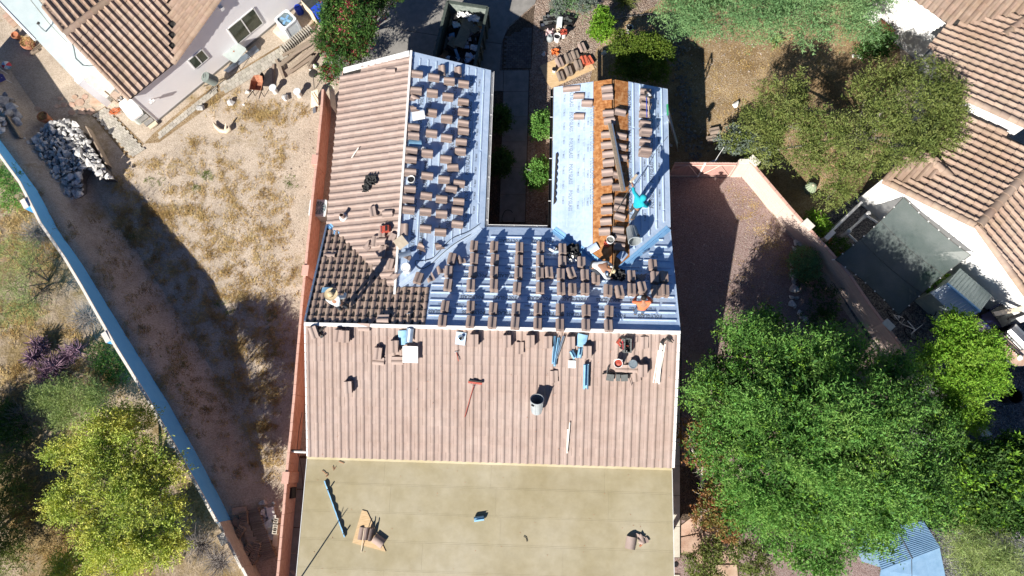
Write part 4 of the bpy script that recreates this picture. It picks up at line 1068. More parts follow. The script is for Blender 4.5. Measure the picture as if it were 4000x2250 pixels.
c0 = (q[0]+q[1]+q[2]+q[3])/4
part('wall', MB().prism([tuple((p*.92 + c0*.08).to_2d()) for p in q], 0, zt-.2), M_bshed, bs)
gwall = thing('garden_wall', 'low thin white wall with a post between pink wall and white house', 'wall', at(*C(3200,800,2.184,45,250)))
wa, wb = at(*C(3200,800,2.184,42,290)), at(*C(3200,800,2.184,300,40))
wall_run(gwall, [wa, wb], [.85, .85], .1, M_white, None, blocks=False, side=1)
boxinst('post', M_white, gwall, at(*C(3200,800,2.184,18,315)) + Vector((0,0,.48)), (.5, .2, .96), .75)
fr = thing('planter_frame', 'white timber planter frame with ball topped posts by the shade cloth', 'frame', at(*C(3200,800,2.184,280,240)))
pp = [at(*C(3200,800,2.184,185,275), 0), at(*C(3200,800,2.184,345,130), 0), at(*C(3200,800,2.184,480,215), 0), at(*C(3200,800,2.184,290,375), 0)]
for a, b in ((0,1),(1,2),(3,0)):
    part('rail', MB().tube([pp[a]+Vector((0,0,.62)), pp[b]+Vector((0,0,.62))], .05, 4), M_white, fr)
for p in (pp[0], pp[1]):
    part('post', MB().box(p + Vector((0,0,.38)), (.12,.12,.76)), M_white, fr)
    part('post_ball', MB().lathe(p + Vector((0,0,.76)), [(.03,0),(.09,.06),(.1,.12),(.06,.19),(0,.21)], 10), M_white, fr, smooth=60)
# ------------------------------------------------------------------ stacks of loose tiles on the roof
ORD = ['leftmost','second','third','fourth','fifth','sixth','seventh','eighth','ninth','tenth','eleventh','twelfth','thirteenth','fourteenth','fifteenth','sixteenth','seventeenth']
def V3(*a): return Vector(a)
AX = {'N': (S_N, V3(1,0,0)), 'We': (S_We, V3(0,-1,0)), 'Ew': (S_Ew, V3(0,-1,0)), 'Ee': (S_Ee, V3(0,-1,0)), 'S': (S_S, V3(1,0,0)), 'Ww': (S_Ww, V3(0,-1,0))}
BROKEN = [None, None]
def broken_tile(k):
    """a tile with a jagged end"""
    if BROKEN[k]: return BROKEN[k]
    prof = [(0, .002), (.03, .042), (.085, .058), (.14, .042), (.178, .006), (.245, .003), (.287, .016)]
    n = len(prof); cut = ([.34,.30,.36,.24,.16,.20,.12], [.10,.16,.14,.25,.22,.33,.36])[k]
    v = []; 
    for (lf, ys) in ((.03, [0]*n), (.008, cut)):
        for (x, z), y in zip(prof, ys): v.append((x-.1435, y, z+lf))
        for (x, z), y in zip(prof, ys): v.append((x-.1435, y, z+lf-.014))
    o = 2*n; f = []
    for i in range(n-1):
        f += [(i,i+1,o+i+1,o+i), (n+i+1,n+i,o+n+i,o+n+i+1), (i+1,i,n+i,n+i+1), (o+i,o+i+1,o+n+i+1,o+n+i)]
    f += [(0,o,o+n,n),(n-1,2*n-1,o+2*n-1,o+n-1)]
    me = MB().add(v, f).mesh('broken_tile', None, 42); me.materials.append(M_tile); BROKEN[k] = me
    return me
STK = .03
def stack(code, u, v, n, label, group=None, rot=0.0, me=None, loose=.012, kind='stack', flip=False, cat=None, M0=None):
    S, ex = AX[code]; ex = ex.normalized(); ex = (ex - S.n*ex.dot(S.n)).normalized(); ey = S.n.cross(ex)
    hh = .03 + n*STK
    hb = .055 if code in ('S', 'Ww') else 0.0
    q = S.px(u, v, hh + hb) - S.n*hh
    M = HM @ S.M(q, rot, 0.0, ex, ey)
    if n > 1 and code in ('N', 'We', 'Ee'):      # wedged on the battens, so nearer to level than the roof
        ax = (HM3 @ ex) if code == 'N' else (HM3 @ V3(0,1,0)); w = .13
        M = Matrix.Translation(M.translation) @ Matrix.Rotation(w if code == 'N' else -w, 4, ax) @ Matrix.Translation(-M.translation) @ M @ Matrix.Translation((0,0,.025))
    single = n == 1
    nm = ('roof_tile_stack' if not single else 'loose_roof_tile')
    me = me or TILE
    if single:
        o = bpy.data.objects.new(nm, me); link(o); o.matrix_world = M @ Matrix.Translation((0, -.2, .01)) ; WM[o.name] = o.matrix_world
        return tag(o, label, cat or 'roof tile', group)
    t = thing(nm, label, cat or 'tile stack', group=group, M=M)
    for k in range(n):
        inst('roof_tile', me, t, Matrix.Translation((random.uniform(-loose, loose), -.21 + random.uniform(-loose, loose), .012 + k*STK)) @ Matrix.Rotation(random.uniform(-.035, .035), 4, 'Z'))
    return t
def row_labels(n): return ['leftmost'] + [ORD[i] + ' from the left' for i in range(1, n-1)] + ['rightmost']
rows = [
 ('in the row just below the white ridge board', [T(1,1,x,y) for x, y in ((1405,965),(1615,970),(1782,975))] + [T(2,1,x,y) for x, y in ((22,978),(195,985),(362,990),(560,995),(730,1000))]),
 ('in the second row from the white ridge board', [T(1,1,x,y) for x, y in ((1425,855),(1618,860),(1790,868))] + [T(2,1,x,y) for x, y in ((28,875),(195,875),(362,878),(560,885),(732,890))]),
 ('in the third row from the white ridge board', [T(1,1,x,y) for x, y in ((1447,690),(1620,690),(1795,690))] + [T(2,1,x,y) for x, y in ((37,715),(212,715),(372,718),(457,722),(552,720),(725,730),(812,740),(905,725),(985,710),(1090,740),(1155,735))]),
 ('in the fourth row from the white ridge board', [T(1,1,x,y) for x, y in ((1225,640),(1310,635),(1455,590),(1635,595),(1797,595))] + [T(2,1,x,y) for x, y in ((48,605),(212,605),(278,598),(370,612),(445,600),(550,615),(632,640),(903,625),(978,620),(1080,635),(1148,630))]),
 ('in the fifth row from the white ridge board', [T(1,1,x,y) for x, y in ((1395,575),(1478,495),(1548,500),(1645,495),(1800,502))] + [T(2,1,x,y) for x, y in ((52,507),(212,507),(380,515),(525,520),(1065,540))]),
 ('in the row nearest the courtyard gutter', [T(1,1,1645,400), T(1,1,1795,405)] + [T(2,1,x,y) for x, y in ((57,410),(215,410),(382,420))])]
tilted = {T(2,1,278,598): .13, T(2,1,445,600): .28, T(2,1,985,710): .2, T(1,1,1225,640): -.2, T(1,1,1310,635): .5, T(2,1,812,740): .15, T(2,1,725,730): -.04, T(1,1,1478,495): -.15, T(2,1,978,620): -.5}
brk = {T(1,1,1395,575), T(1,1,1548,500), T(1,1,1310,635), T(2,1,978,620)}
for ri, (txt, pts) in enumerate(rows):
    lab = row_labels(len(pts))
    for k, p in enumerate(pts):
        n = random.choice((6, 7, 8)) if ri != 2 else random.choice((8, 9))
        if p in brk: stack('N', *p, 2, f'broken tiles {txt}, {lab[k]}', 'tile stacks on the white sheeted main slope', rot=tilted.get(p, .3), me=broken_tile(k % 2), cat='tile stack')
        else: stack('N', *p, n, f'tan tile stack {txt}, {lab[k]}', 'tile stacks on the white sheeted main slope', rot=tilted.get(p, random.uniform(-.03, .03)))
cols = [
 ('in the column beside the left wing ridge', [T(1,0,x,y) for x, y in ((1222,552),(1212,678),(1208,745),(1208,815),(1195,955),(1195,1022),(1180,1130),(1175,1195),(1172,1295),(1168,1425))] + [T(1,1,1158,48), T(1,1,1158,130)]),
 ('in the second column from the left wing ridge', [T(1,0,x,y) for x, y in ((1348,577),(1338,695),(1330,845),(1330,1000),(1300,1150),(1297,1320))] + [T(1,1,1292,22), T(1,1,1285,145), T(1,1,1287,270), T(1,1,1265,415)]),
 ('in the third column from the left wing ridge', [T(1,0,x,y) for x, y in ((1465,605),(1453,725),(1445,890),(1445,1035),(1440,1195),(1490,1262),(1425,1350),(1480,1420))] + [T(1,1,1408,48), T(1,1,1407,160), T(1,1,1398,300), T(1,1,1395,405)]),
 ('in the left wing column nearest the courtyard', [T(1,0,x,y) for x, y in ((1572,628),(1572,765),(1572,838),(1570,925),(1572,985),(1555,1068),(1550,1135),(1540,1380))] + [T(1,1,1535,70), T(1,1,1525,135), T(1,1,1525,238)])]
brk2 = {T(1,0,1208,745), T(1,0,1208,815), T(1,1,1265,415), T(1,1,1395,405)}
for ci, (txt, pts) in enumerate(cols):
    lab = ['topmost'] + [ORD[i] + ' from the top' for i in range(1, len(pts)-1)] + ['lowest']
    for k, p in enumerate(pts):
        if p in brk2: stack('We', *p, 2, f'broken tile pieces {txt}, {lab[k]}', 'tile stacks on the left wing', rot=random.uniform(-.4, .4), me=broken_tile(k % 2))
        else: stack('We', *p, random.choice((6, 7, 8)), f'tan tile stack {txt}, {lab[k]}', 'tile stacks on the left wing', rot=random.uniform(-.03, .03) + (.18 if p == T(1,0,1490,1262) else 0))
for k, (p, r) in enumerate(((T(1,0,1408,528), -1.45), (T(1,0,1528,540), -1.5))):
    stack('We', *p, 2, ('left one' if k == 0 else 'right one') + ' of two tile pairs laid crosswise at the top of the left wing', 'crosswise tile pairs', rot=r)
stack('We', *T(1,1,1120,280), 3, 'tile stack laid crosswise over the white ridge beside the red radio', rot=-1.57)
lab = lambda n: ['topmost'] + [ORD[i] + ' from the top' for i in range(1, n-1)] + ['lowest']
ocol = [T(2,0,715,668), T(2,0,720,722), T(2,0,725,850), T(2,0,735,908), T(2,0,712,1010), T(2,0,712,1090), T(2,0,722,1160), T(2,0,725,1225), T(2,0,718,1298), T(2,0,715,1368), T(2,1,712,50), T(2,1,712,135), T(2,1,705,218), T(2,1,695,295)]
for p, l in zip(ocol, lab(len(ocol))):
    stack('Ew', *p, 3, f'tile stack on the orange deck left of the ridge, {l}', 'tile stacks on the orange deck', rot=random.uniform(-.05, .05))
ocol2 = [T(2,0,820,845), T(2,0,828,1025), T(2,0,825,1105), T(2,0,828,1190), T(2,0,805,1320), T(2,0,800,1410), T(2,1,820,60), T(2,1,815,118), T(2,1,815,185), T(2,1,805,285), T(2,1,820,345), T(2,1,810,410)]
for p, l in zip(ocol2, lab(len(ocol2))):
    stack('Ee', *p, random.choice((2, 3)), f'tile stack on the shaded deck right of the ridge, {l}', 'tile stacks on the shaded deck', rot=random.uniform(-.2, .2))
ecol = [(T(2,0,1015,690), 5), (T(2,0,1010,742), 5), (T(2,0,1015,795), 6), (T(2,0,1010,855), 6), (T(2,0,1010,930), 6), (T(2,0,1022,985), 11), (T(2,0,1010,1072), 6), (T(2,0,1022,1135), 12)]
for (p, n), l in zip(ecol, lab(len(ecol))):
    stack('Ee', *p, n, f'tan tile stack in the single column on the right wing, {l}', 'tile stacks on the right wing', rot=random.uniform(-.05, .05))
for p, n, r, l in ((T(2,0,420,668), 1, .02, 'left one of the top pair'), (T(2,0,470,664), 1, .0, 'right one of the top pair'), (T(2,0,503,720), 2, -.05, 'second from the top'), (T(2,0,565,775), 3, -.15, 'turned and nearest the orange deck'), (T(2,0,503,875), 2, -.08, 'lowest')):
    stack('Ew', *p, n, f'loose tan tiles on the bright white slope, {l}', 'loose tiles on the bright white slope', rot=r)
stack('N', *T(1,1,560,462), 1, 'single tile lying across the dark new tiles at the left', rot=1.5, cat='roof tile')
stack('N', *T(1,1,957,952), 3, 'tile stack on the dark new tiles just below the ridge', rot=1.6)
# tiles left about on the finished south slope and the left wing's west slope
SG = 'tile stacks on the finished south slope'
for p, n, r, l in ((T(1,1,432,1060), 6, .35, 'far left, turned, with a brown plate on it'), (T(1,1,615,1085), 7, -.1, 'left one of a close pair by a yellow block'), (T(1,1,668,1092), 7, .0, 'right one of a close pair by a yellow block'),
      (T(1,1,1042,1168), 7, .0, 'just left of the white sheet'), (T(1,1,915,1222), 6, -.1, 'left of the white sheet and lower'), (T(1,1,1645,1122), 8, .0, 'right of the square pipe flashing'), (T(1,1,1893,1130), 8, .0, 'second right of the square pipe flashing'),
      (T(2,1,138,1128), 8, .0, 'third right of the square pipe flashing'), (T(2,1,272,1138), 7, .0, 'left of the blue rolled strips'), (T(2,1,445,1138), 7, .0, 'between the blue strips and the blue sheets'), (T(2,1,572,1212), 8, .0, 'right of the small blue rolls'),
      (T(2,1,990,1350), 10, .0, 'tallest, right of the grey pail'), (T(1,2,690,30), 7, .05, 'alone in the pale patch at the left')):
    stack('S', *p, n, f'tile stack on the south slope, {l}', SG, rot=r)
for p, r, l in ((T(1,1,815,1022), 1.57, 'single tile lying across the white ridge board'), (T(1,1,925,1278), 1.5, 'single tile below the left stack of the south slope'), (T(1,1,1068,1275), 1.6, 'single tile at the lower left of the white sheet'), (T(2,1,57,1182), 0, 'single tile between two stacks below the ridge'),
      (T(2,1,830,1335), 1.57, 'single tile under the white bucket'), (T(2,1,905,1338), 1.57, 'single tile under the grey pail'), (T(2,1,998,1142), 0, 'single reddish tile right of the tool bag'), (T(2,1,940,1390), .1, 'single tile half under the tallest stack'), (T(2,1,316,1398), .05, 'single tile left of the long blue roll')):
    stack('S', *p, 1, l + ' on the south slope' if 'slope' not in l and 'ridge' not in l else l, None, rot=r, cat='roof tile')
for p, n, r, l, k in ((T(1,1,876,145), 3, 1.9, 'tilted tile stack by a tuft on the left wing', None), (T(1,1,990,160), 2, .02, 'tile pair at the left wing ridge', None), (T(1,1,945,295), 3, 1.57, 'upright laid tile stack left of the red radio', None), (T(1,1,945,372), 2, .0, 'tile pair below the red radio', None),
      (T(1,1,893,372), 2, 1.57, 'tile pair left below the red radio', None), (T(1,1,845,400), 1, .9, 'tile shard on the left wing', 0), (T(1,1,1020,350), 2, 1.2, 'turned tile pair below the red radio near the ridge', None), (T(1,1,1005,545), 2, 1.45, 'tile pair low on the left wing ridge', None), (T(1,1,1050,620), 1, .8, 'tile shard at the low end of the left ridge', 1), (T(1,1,950,450), 1, 1.5, 'single tile below the radio', None), (T(1,0,1010,535), 1, -.1, 'slipped tile beside a dark hole near the white edge', None)):
    stack('Ww', *p, n, l + ', west slope', 'loose tiles by the radio', rot=r, me=None if k is None else broken_tile(k), cat='roof tile' if n == 1 else None)
stack('We', *T(1,1,1152,472), 1, 'broken tile beside the pale blue sheet at the ridge', rot=1.2, me=broken_tile(0), cat='roof tile')
hole = MB(); q = S_Ww.px(*T(1,0,1030,525), .05)
# ------------------------------------------------------------------ tools and materials on the roof
def roof_frame(code, u, v, h=0.0, rot=0.0):
    S, ex = AX[code]; ex = (ex - S.n*ex.dot(S.n)).normalized()
    return HM @ S.M(S.px(u, v, h), rot, 0.0, ex, S.n.cross(ex))
def rsolo(name, mb, m, label, cat, M, group=None, smooth=None):
    me = mb.mesh(name, None, smooth); me.materials.append(m)
    o = bpy.data.objects.new(name, me); link(o); o.matrix_world = M; WM[o.name] = M
    return tag(o, label, cat, group)
def rpart(name, mb, m, parent, smooth=None): return part(name, mb, m, parent, True, smooth)
SB_ = .06     # top of the laid tiles
def bucket(code, u, v, label, r=.15, h=.36, m=M_white, fill=None, cat='bucket', tilt=None, M=None, lid=None):
    M = M or roof_frame(code, u, v, SB_ if code in ('S', 'Ww') else .0)
    M = Matrix.Translation(M.translation)
    if tilt: M = M @ Euler(tilt).to_matrix().to_4x4()
    t = thing('bucket', label, cat, M=M)
    rpart('body', MB().lathe((0,0,0), [(0,.0),(r*.86,0),(r,h),(r*1.06,h),(r*1.06,h-.03),(r*1.01,h-.03)] if lid else [(0,.0),(r*.86,0),(r,h),(r*1.06,h),(r*.94,h-.005),(r*.82,.02),(0,.02)], 20), m, t, 50)
    if fill: rpart('contents', MB().lathe((0,0,h*.72), [(r*.93,0),(r*.5,.03),(0,.05)], 14), fill, t)
    if lid: rpart('lid', MB().lathe((0,0,h-.005), [(r*1.08,0),(r*1.08,.025),(r*.9,.025),(r*.88,.012),(0,.012)], 20), lid, t, 50)
    rpart('handle', MB().tube([(r*1.02*math.cos(a), r*1.02*math.sin(a)*.35 + r*.6, h*.9 + .02*math.sin(a)) for a in [math.pi*k/8 for k in range(9)]], .006, 5), M_steel, t)
    return t
M_binblue_ = mat('blue_handle', (.02,.06,.45), rough=.4)
M_redstuff = mat('red_tools', (.30,.05,.03), (.45,.09,.06), scale=20, rough=.5)
M_orange = mat('orange_paint', (.55,.13,.035), (.62,.17,.05), scale=8, rough=.6)
bucket('We', *T(1,1,1145,590), 'white lidded bucket at the low end of the left wing ridge', r=.16, h=.4, lid=M_white)
bucket('We', *T(1,0,1180,1372), 'open white bucket on the left wing beside the ridge', r=.14, h=.3, fill=M_black)
bucket('S', *T(2,1,812,1295), 'white bucket of red tools tilted on the south slope', fill=M_redstuff, tilt=(.1, -.25, 0))
bucket('S', *T(2,1,908,1305), 'grey pail with a stained lid on the south slope', r=.145, h=.2, m=M_grey, lid=mat('grey_lid', (.16,.20,.23), (.26,.31,.34), scale=14, rough=.5))
bucket('Ew', *T(2,1,738,375), 'white bucket with grey mortar on the orange deck', r=.14, h=.3, fill=mat('mortar', (.22,.22,.2)))
# dustbins
def dustbin(M, label, lie=False):
    t = thing('dustbin', label, 'dustbin', M=M)
    rpart('body', MB().lathe((0,0,0), [(0,0),(.19,0),(.235,.62),(.25,.64),(.25,.67),(.225,.67),(.18,.03),(0,.03)], 24), M_grey, t, 50)
    for a in (0, math.pi): rpart('handle', MB().box((.245*math.cos(a+.9), .245*math.sin(a+.9), .56), (.06, .1, .05), rz=a+.9), M_black, t)
    for k in range(10):
        a = k*.628; rpart('rib', MB().tube([(.196*math.cos(a), .196*math.sin(a), .04), (.236*math.cos(a), .236*math.sin(a), .58)], .008, 4), M_grey, t)
    rpart('inside', MB().lathe((0,0,.2), [(.19,0),(0,.02)], 16), M_black, t)
    return t
q = at(*T(2,2,188,222), 3.35)
_p = HM @ S_S.px(*T(2,2,186,205), .22)
dustbin(Matrix.Translation(_p) @ Euler((-.62, .04, 0)).to_matrix().to_4x4(), 'grey dustbin standing on the tiled south slope')
M = roof_frame('Ee', *T(2,1,912,318), .27)
dustbin(Matrix.Translation(M.translation) @ Euler((1.15, 0, .12)).to_matrix().to_4x4() @ Matrix.Translation((0,0,-.3)), 'grey dustbin lying on the right wing below the man in turquoise')
# broom
M = roof_frame('S', *T(1,2,1650,0), SB_+.03)
t = thing('broom', 'push broom with a dark red head and handle on the south slope', 'broom', M=M)
a, b = S_S.px(*T(1,2,1645,5), .1), S_S.px(*T(1,2,1575,250), .075)
hI = M.inverted() @ HM
rpart('handle', MB().tube([hI @ a, hI @ b], .014, 6), M_redstuff, t)
rpart('head', MB().box((.02, .05, .03), (.5, .07, .05), rz=-.1), M_redstuff, t)
rpart('bristles', MB().box((.025, .09, .0), (.48, .07, .07), rz=-.1), M_dark, t)
rpart('brace', MB().tube([(-.12,.03,.06), (-.02,-.09,.05), (.13,.01,.06)], .008, 5), M_steel, t)
# sheets, flashings and rolls in blue and white
def curved_sheet(M, w, l, bend, m, name, label, cat, n=8, group=None, lift=.01, t=.004, sec=None):
    mb = MB(); vs = []
    for j in (0, 1):
        for i in range(n+1):
            s = i/n - .5
            if sec: x, z = sec(s)
            else: x, z = s*w, bend*(1 - (2*s)**2)
            vs.append((x, (j-.5)*l, z + lift))
    k = n+1; f = [(i, i+1, k+i+1, k+i) for i in range(n)]
    vs2 = [(x, y, z - t) for (x, y, z) in vs]; o = len(vs)
    f2 = [(o+i+1, o+i, o+k+i, o+k+i+1) for i in range(n)]
    ed = [(i+1, i, o+i, o+i+1) for i in range(n)] + [(k+i, k+i+1, o+k+i+1, o+k+i) for i in range(n)] + [(0,k,o+k,o),(n,o+n,o+k+n,k+n)]
    mb.add(vs+vs2, f+f2+ed)
    return rsolo(name, mb, m, label, cat, M, group, 60)
tube_sec = lambda r: (lambda s: (r*math.sin(5.6*s), r - r*math.cos(5.6*s)))
M_bluesheet = mat('blue_sheet', (.18,.36,.52), (.27,.48,.66), scale=6, rough=.5, bump=.1)
curved_sheet(roof_frame('S', *T(1,1,1108,1098), SB_+.02, .1), .3, .52, .03, M_bluesheet, 'metal_sheet', 'crumpled blue sheet left of a brighter one above the white sheet', 'sheet')
curved_sheet(roof_frame('S', *T(1,1,1160,1080), SB_+.05, -.1), .26, .5, .06, M_metal, 'metal_sheet', 'blue grey bent sheet just above the white sheet', 'sheet')
t = curved_sheet(roof_frame('S', *T(1,1,1165,1226), SB_+.16, .0), .55, .6, .0, M_white, 'metal_sheet', 'flat white creased sheet on the south slope', 'sheet', sec=lambda s: (s*.55, .03*abs(s)*2 - .01))
curved_sheet(roof_frame('S', *T(2,1,525,1120), SB_+.03, -.2), .36, .46, .05, M_bluesheet, 'metal_sheet', 'blue bent sheet near the ridge right of the strips', 'sheet')
for k, (p, r, l, L) in enumerate(((T(2,1,462,1222), .5, 'left small blue roll below the bent blue sheet', .3), (T(2,1,512,1212), -.15, 'right small blue roll below the bent blue sheet', .34), (T(2,1,557,1388), 0, 'long blue roll lying down the south slope', .88))):
    curved_sheet(roof_frame('S', *p, SB_+.0, r), .2, L, 0, M_bluesheet, 'metal_roll', l, 'roll', sec=tube_sec(.1 if k == 2 else .085), n=14)
for k, (x, y, r, L) in enumerate(((316,1190,-.05,1.0),(337,1205,-.12,1.05),(362,1170,-.3,.85))):
    curved_sheet(roof_frame('S', *T(2,1,x,y), SB_+.01, r), .1, L, 0, M_bluesheet if k < 2 else M_metal, 'metal_strip', ('left', 'middle', 'right paler')[k] + ' one of three blue rolled strips on the south slope', 'strip', sec=tube_sec(.045), n=10, group='blue rolled strips')
curved_sheet(roof_frame('S', *T(2,1,452,1300), SB_+.01, .0), .27, .27, 0, M_white, 'card', 'small white square card above the long blue roll', 'card', n=2)
curved_sheet(roof_frame('We', *T(1,0,1222,885), .16, .35), .2, .5, .0, M_white, 'metal_sheet', 'white sheet leaning on the left wing ridge among tile stacks', 'sheet', n=2, sec=lambda s: (s*.26, .14-s*.2))
curved_sheet(roof_frame('We', *T(1,0,1200,1085), .1, .1), .34, .5, .05, M_bluesheet, 'metal_sheet', 'shiny pale blue sheet on the left wing ridge', 'sheet')
curved_sheet(roof_frame('We', *T(1,0,1215,1110), .1, -.1), .2, .55, .03, M_white, 'metal_sheet', 'narrow white sheet under the shiny blue one at the ridge', 'sheet')
curved_sheet(roof_frame('We', *T(1,1,1120,470), .12, .4), .2, .5, .06, M_metal, 'metal_sheet', 'pale blue sheet at the low end of the left ridge', 'sheet')
curved_sheet(roof_frame('N', *T(1,1,535,742), .08, .0), .38, .22, .03, M_bluesheet, 'cloth', 'blue folded cloth on the dark tiles behind the man in the straw hat', 'cloth')
rsolo('tan_board', MB().box((0,0,0), (.42,.42,.02)), M_newwood, 'square tan board lying corner up on the left wing ridge', 'board', roof_frame('We', *T(1,1,1093,380), .2, .75))
# square pipe flashing
M = roof_frame('S', *T(1,1,1545,1105), SB_)
t = thing('pipe_flashing', 'square metal pipe flashing with a dark collar near the ridge', 'pipe flashing', M=M)
rpart('base_plate', MB().box((0,0,.015), (.36,.46,.012), rz=-.12), M_metal, t)
rpart('cone', MB().lathe((.01,.03,.02), [(.12,0),(.07,.08),(.055,.16)], 14), M_metal, t, 50)
rpart('collar', MB().lathe((.01,.03,.15), [(.06,0),(.06,.06),(.035,.06),(.035,0)], 12), M_black, t)
# hammer, sticks, tools
def hammer(code, p, label, rot, mh=M_redstuff):
    M = roof_frame(code, *p, SB_+.02, rot)
    t = thing('hammer', label, 'hammer', M=M)
    rpart('handle', MB().tube([(0,-.22,0), (0,-.08,.005), (0,.12,0)], [.017,.013,.012], 6), mh, t)
    rpart('head', MB().tube([(-.07,.13,0), (.03,.13,0), (.08,.11,-.01)], [.022,.018,.006], 6), M_steel, t)
hammer('S', T(1,1,1518,1232), 'red handled hammer lying on the south slope', .25)
hammer('N', T(1,1,1150,940), 'hammer among the last dark tiles near the ridge', .1, M_dark)
hammer('S', T(1,1,435,1045), 'dark hammer on the leftmost tile stack', .4, M_dark)
def sticks(code, p, lst, label, name='lath_bundle', m=M_newwood, h=SB_):
    M = roof_frame(code, *p, h)
    t = thing(name, label, 'sticks', M=M)
    for (x, y, L, r, z) in lst:
        R = Matrix.Rotation(r, 3, 'Z'); rpart('lath', MB().box((x, y, .02+z), (.04, L, .025), R), M_white if m is None else m, t)
M_lath = mat('white_lath', (.78,.72,.62), (.85,.80,.71), scale=6, rough=.7, island=.06)
sticks('S', T(2,1,1108,1290), [(-.1,-.12,1.2,-.12,0),(-.03,.0,1.45,-.08,.0),(.03,.05,1.5,-.07,.025),(.08,-.05,1.4,-.05,.0),(.0,.02,1.3,-.1,.05),(.12,.15,1.1,-.13,.0),(.05,-.15,1.2,-.06,.05)], 'long bundle of white laths beside the right edge', m=M_lath)
sticks('S', T(2,2,425,405), [(0,0,1.15,-.06,0),(-.035,-.1,.85,-.02,.0)], 'two thin white laths on the lower south slope', m=M_lath)
sticks('Ww', T(1,0,750,1155), [(0,0,.5,.95,0)], 'short pale stick on the left wing', m=M_lath, name='stick')
# tool bag and belts
M_bag = mat('bag_grey', (.10,.105,.10), (.15,.155,.15), scale=20, rough=.9)
M_bagred = mat('bag_red', (.50,.05,.07), (.58,.08,.09), scale=20, rough=.8)
M = roof_frame('S', *T(2,1,868,1152), SB_, .02)
t = thing('tool_bag', 'open grey tool bag with red trim on the south slope', 'tool bag', M=M)
for sx in (-1, 1):
    rpart('side', MB().box((sx*.13, 0, .12), (.05, .5, .24), Matrix.Rotation(sx*-.15, 3, 'Y')), M_bag, t)
    rpart('red_pocket', MB().box((sx*.165, .0, .11), (.02, .3, .15), Matrix.Rotation(sx*-.15, 3, 'Y')), M_bagred, t)
    rpart('carry_strap', MB().tube([(sx*.12,-.12,.24), (sx*.19,-.1,.28), (sx*.2,.1,.28), (sx*.12,.12,.24)], .012, 5), M_black, t)
for sy in (-1, 1): rpart('end', MB().box((0, sy*.24, .1), (.24, .03, .2)), M_bag, t)
rpart('bottom', MB().box((0,0,.02), (.26,.48,.03)), M_black, t)
for k in range(5): rpart('tool', MB().tube([(random.uniform(-.07,.07), -.2+.09*k, .05), (random.uniform(-.08,.08), -.18+.09*k, .25)], .018, 5), (M_steel, M_black, M_redstuff)[k % 3], t)
def drill(code, p, label, rot, m=M_redstuff):
    M = roof_frame(code, *p, SB_+.05, rot)
    t = thing('power_tool', label, 'power tool', M=M)
    rpart('motor', MB().tube([(-.1,0,.02), (.1,0,.02)], [.055,.05], 8), m, t)
    rpart('chuck', MB().tube([(.1,0,.02), (.2,0,.02)], [.03,.015], 6), M_dark, t)
    rpart('grip', MB().tube([(-.06,0,0), (-.1,-.18,0)], [.035,.03], 6), m, t)
    rpart('battery', MB().box((-.105,-.22,0), (.12,.08,.09)), M_black, t)
drill('S', T(2,1,805,1125), 'red and dark power tool left of the tool bag', .9)
drill('S', T(2,1,1180,1112), 'dark power tool at the top of the lath bundle', -.6, M_dark)
drill('S', T(1,1,490,1040), 'small dark power tool beside the leftmost tile stack', .6, M_dark)
M = roof_frame('S', *T(2,1,800,1385), SB_+.03, .0)
t = thing('tool_belt', 'dark leather tool belt with pouches spread on the south slope', 'tool belt', M=M)
rpart('belt', MB().tube([(-.55,.05,.0),(-.35,.12,.02),(-.15,.08,.0),(.1,.1,.02),(.32,.08,.0),(.5,.1,0)], .03, 5), M_black, t)
for x, w in ((-.28,.26),(.0,.14),(.22,.24)): rpart('pouch', MB().box((x,-.06,.05), (w,.24,.1), rz=x*.4), M_bag, t)
rpart('hammer_loop', MB().tube([(-.4,.1,.03),(-.36,.32,.05)], .03, 5), M_black, t)
rpart('pry_bar', MB().tube([(.36,.04,.05),(.5,-.34,.02)], .012, 5), M_dark, t)
# radio and other bits by the left ridge
M = roof_frame('Ww', *T(1,1,990,285), SB_+.03, .1)
t = thing('radio', 'red and black job site radio at the left wing ridge', 'radio', M=M)
rpart('case', MB().box((0,0,.08), (.24,.3,.16)), M_redstuff, t)
rpart('front', MB().box((.0,.06,.165), (.2,.1,.02)), M_black, t)
rpart('bar', MB().tube([(-.12,-.16,.05),(-.12,-.16,.2),(.12,-.16,.2),(.12,-.16,.05)], .015, 5), M_bagred, t)
M = roof_frame('Ww', *T(1,1,660,190), SB_, 0)
t = thing('roof_vent', 'short pinkish roof vent pipe on the left wing', 'roof vent', M=Matrix.Translation(M.translation))
rpart('pipe', MB().lathe((0,0,0), [(.09,0),(.09,.3),(.075,.3),(.075,.05)], 14), M_tile, t, 50)
rpart('flashing', MB().lathe((0,0,0), [(.17,0),(.1,.06)], 14), M_white, t)
M = roof_frame('Ww', *T(1,0,870,1365), SB_, 0)
M_blackcloth = mat('black_cloth', (.012,.012,.013), (.06,.06,.06), scale=40, rough=.95)
mb = MB()
def rag(n, w, l, hgt, seed):
    r = random.Random(seed); vs = []; f = []
    for j in range(n+1):
        for i in range(n+1):
            vs.append(((i/n-.5)*w*(1+r.uniform(-.12,.12)), (j/n-.5)*l*(1+r.uniform(-.12,.12)), .01 + hgt*r.random()**1.5))
    for j in range(n):
        for i in range(n):
            f.append((j*(n+1)+i, j*(n+1)+i+1, (j+1)*(n+1)+i+1, (j+1)*(n+1)+i))
    return MB().add(vs, f)
rsolo('cloth', rag(9, .42, .5, .16, 3), M_blackcloth, 'crumpled black cloth on the left wing west slope', 'cloth', M)
rsolo('cloth', rag(7, .3, .3, .12, 5), M_blackcloth, 'smaller crumpled black cloth below the larger one', 'cloth', roof_frame('Ww', *T(1,0,835,1425), SB_))
M = roof_frame('N', *T(2,1,450,455), .03, .2)
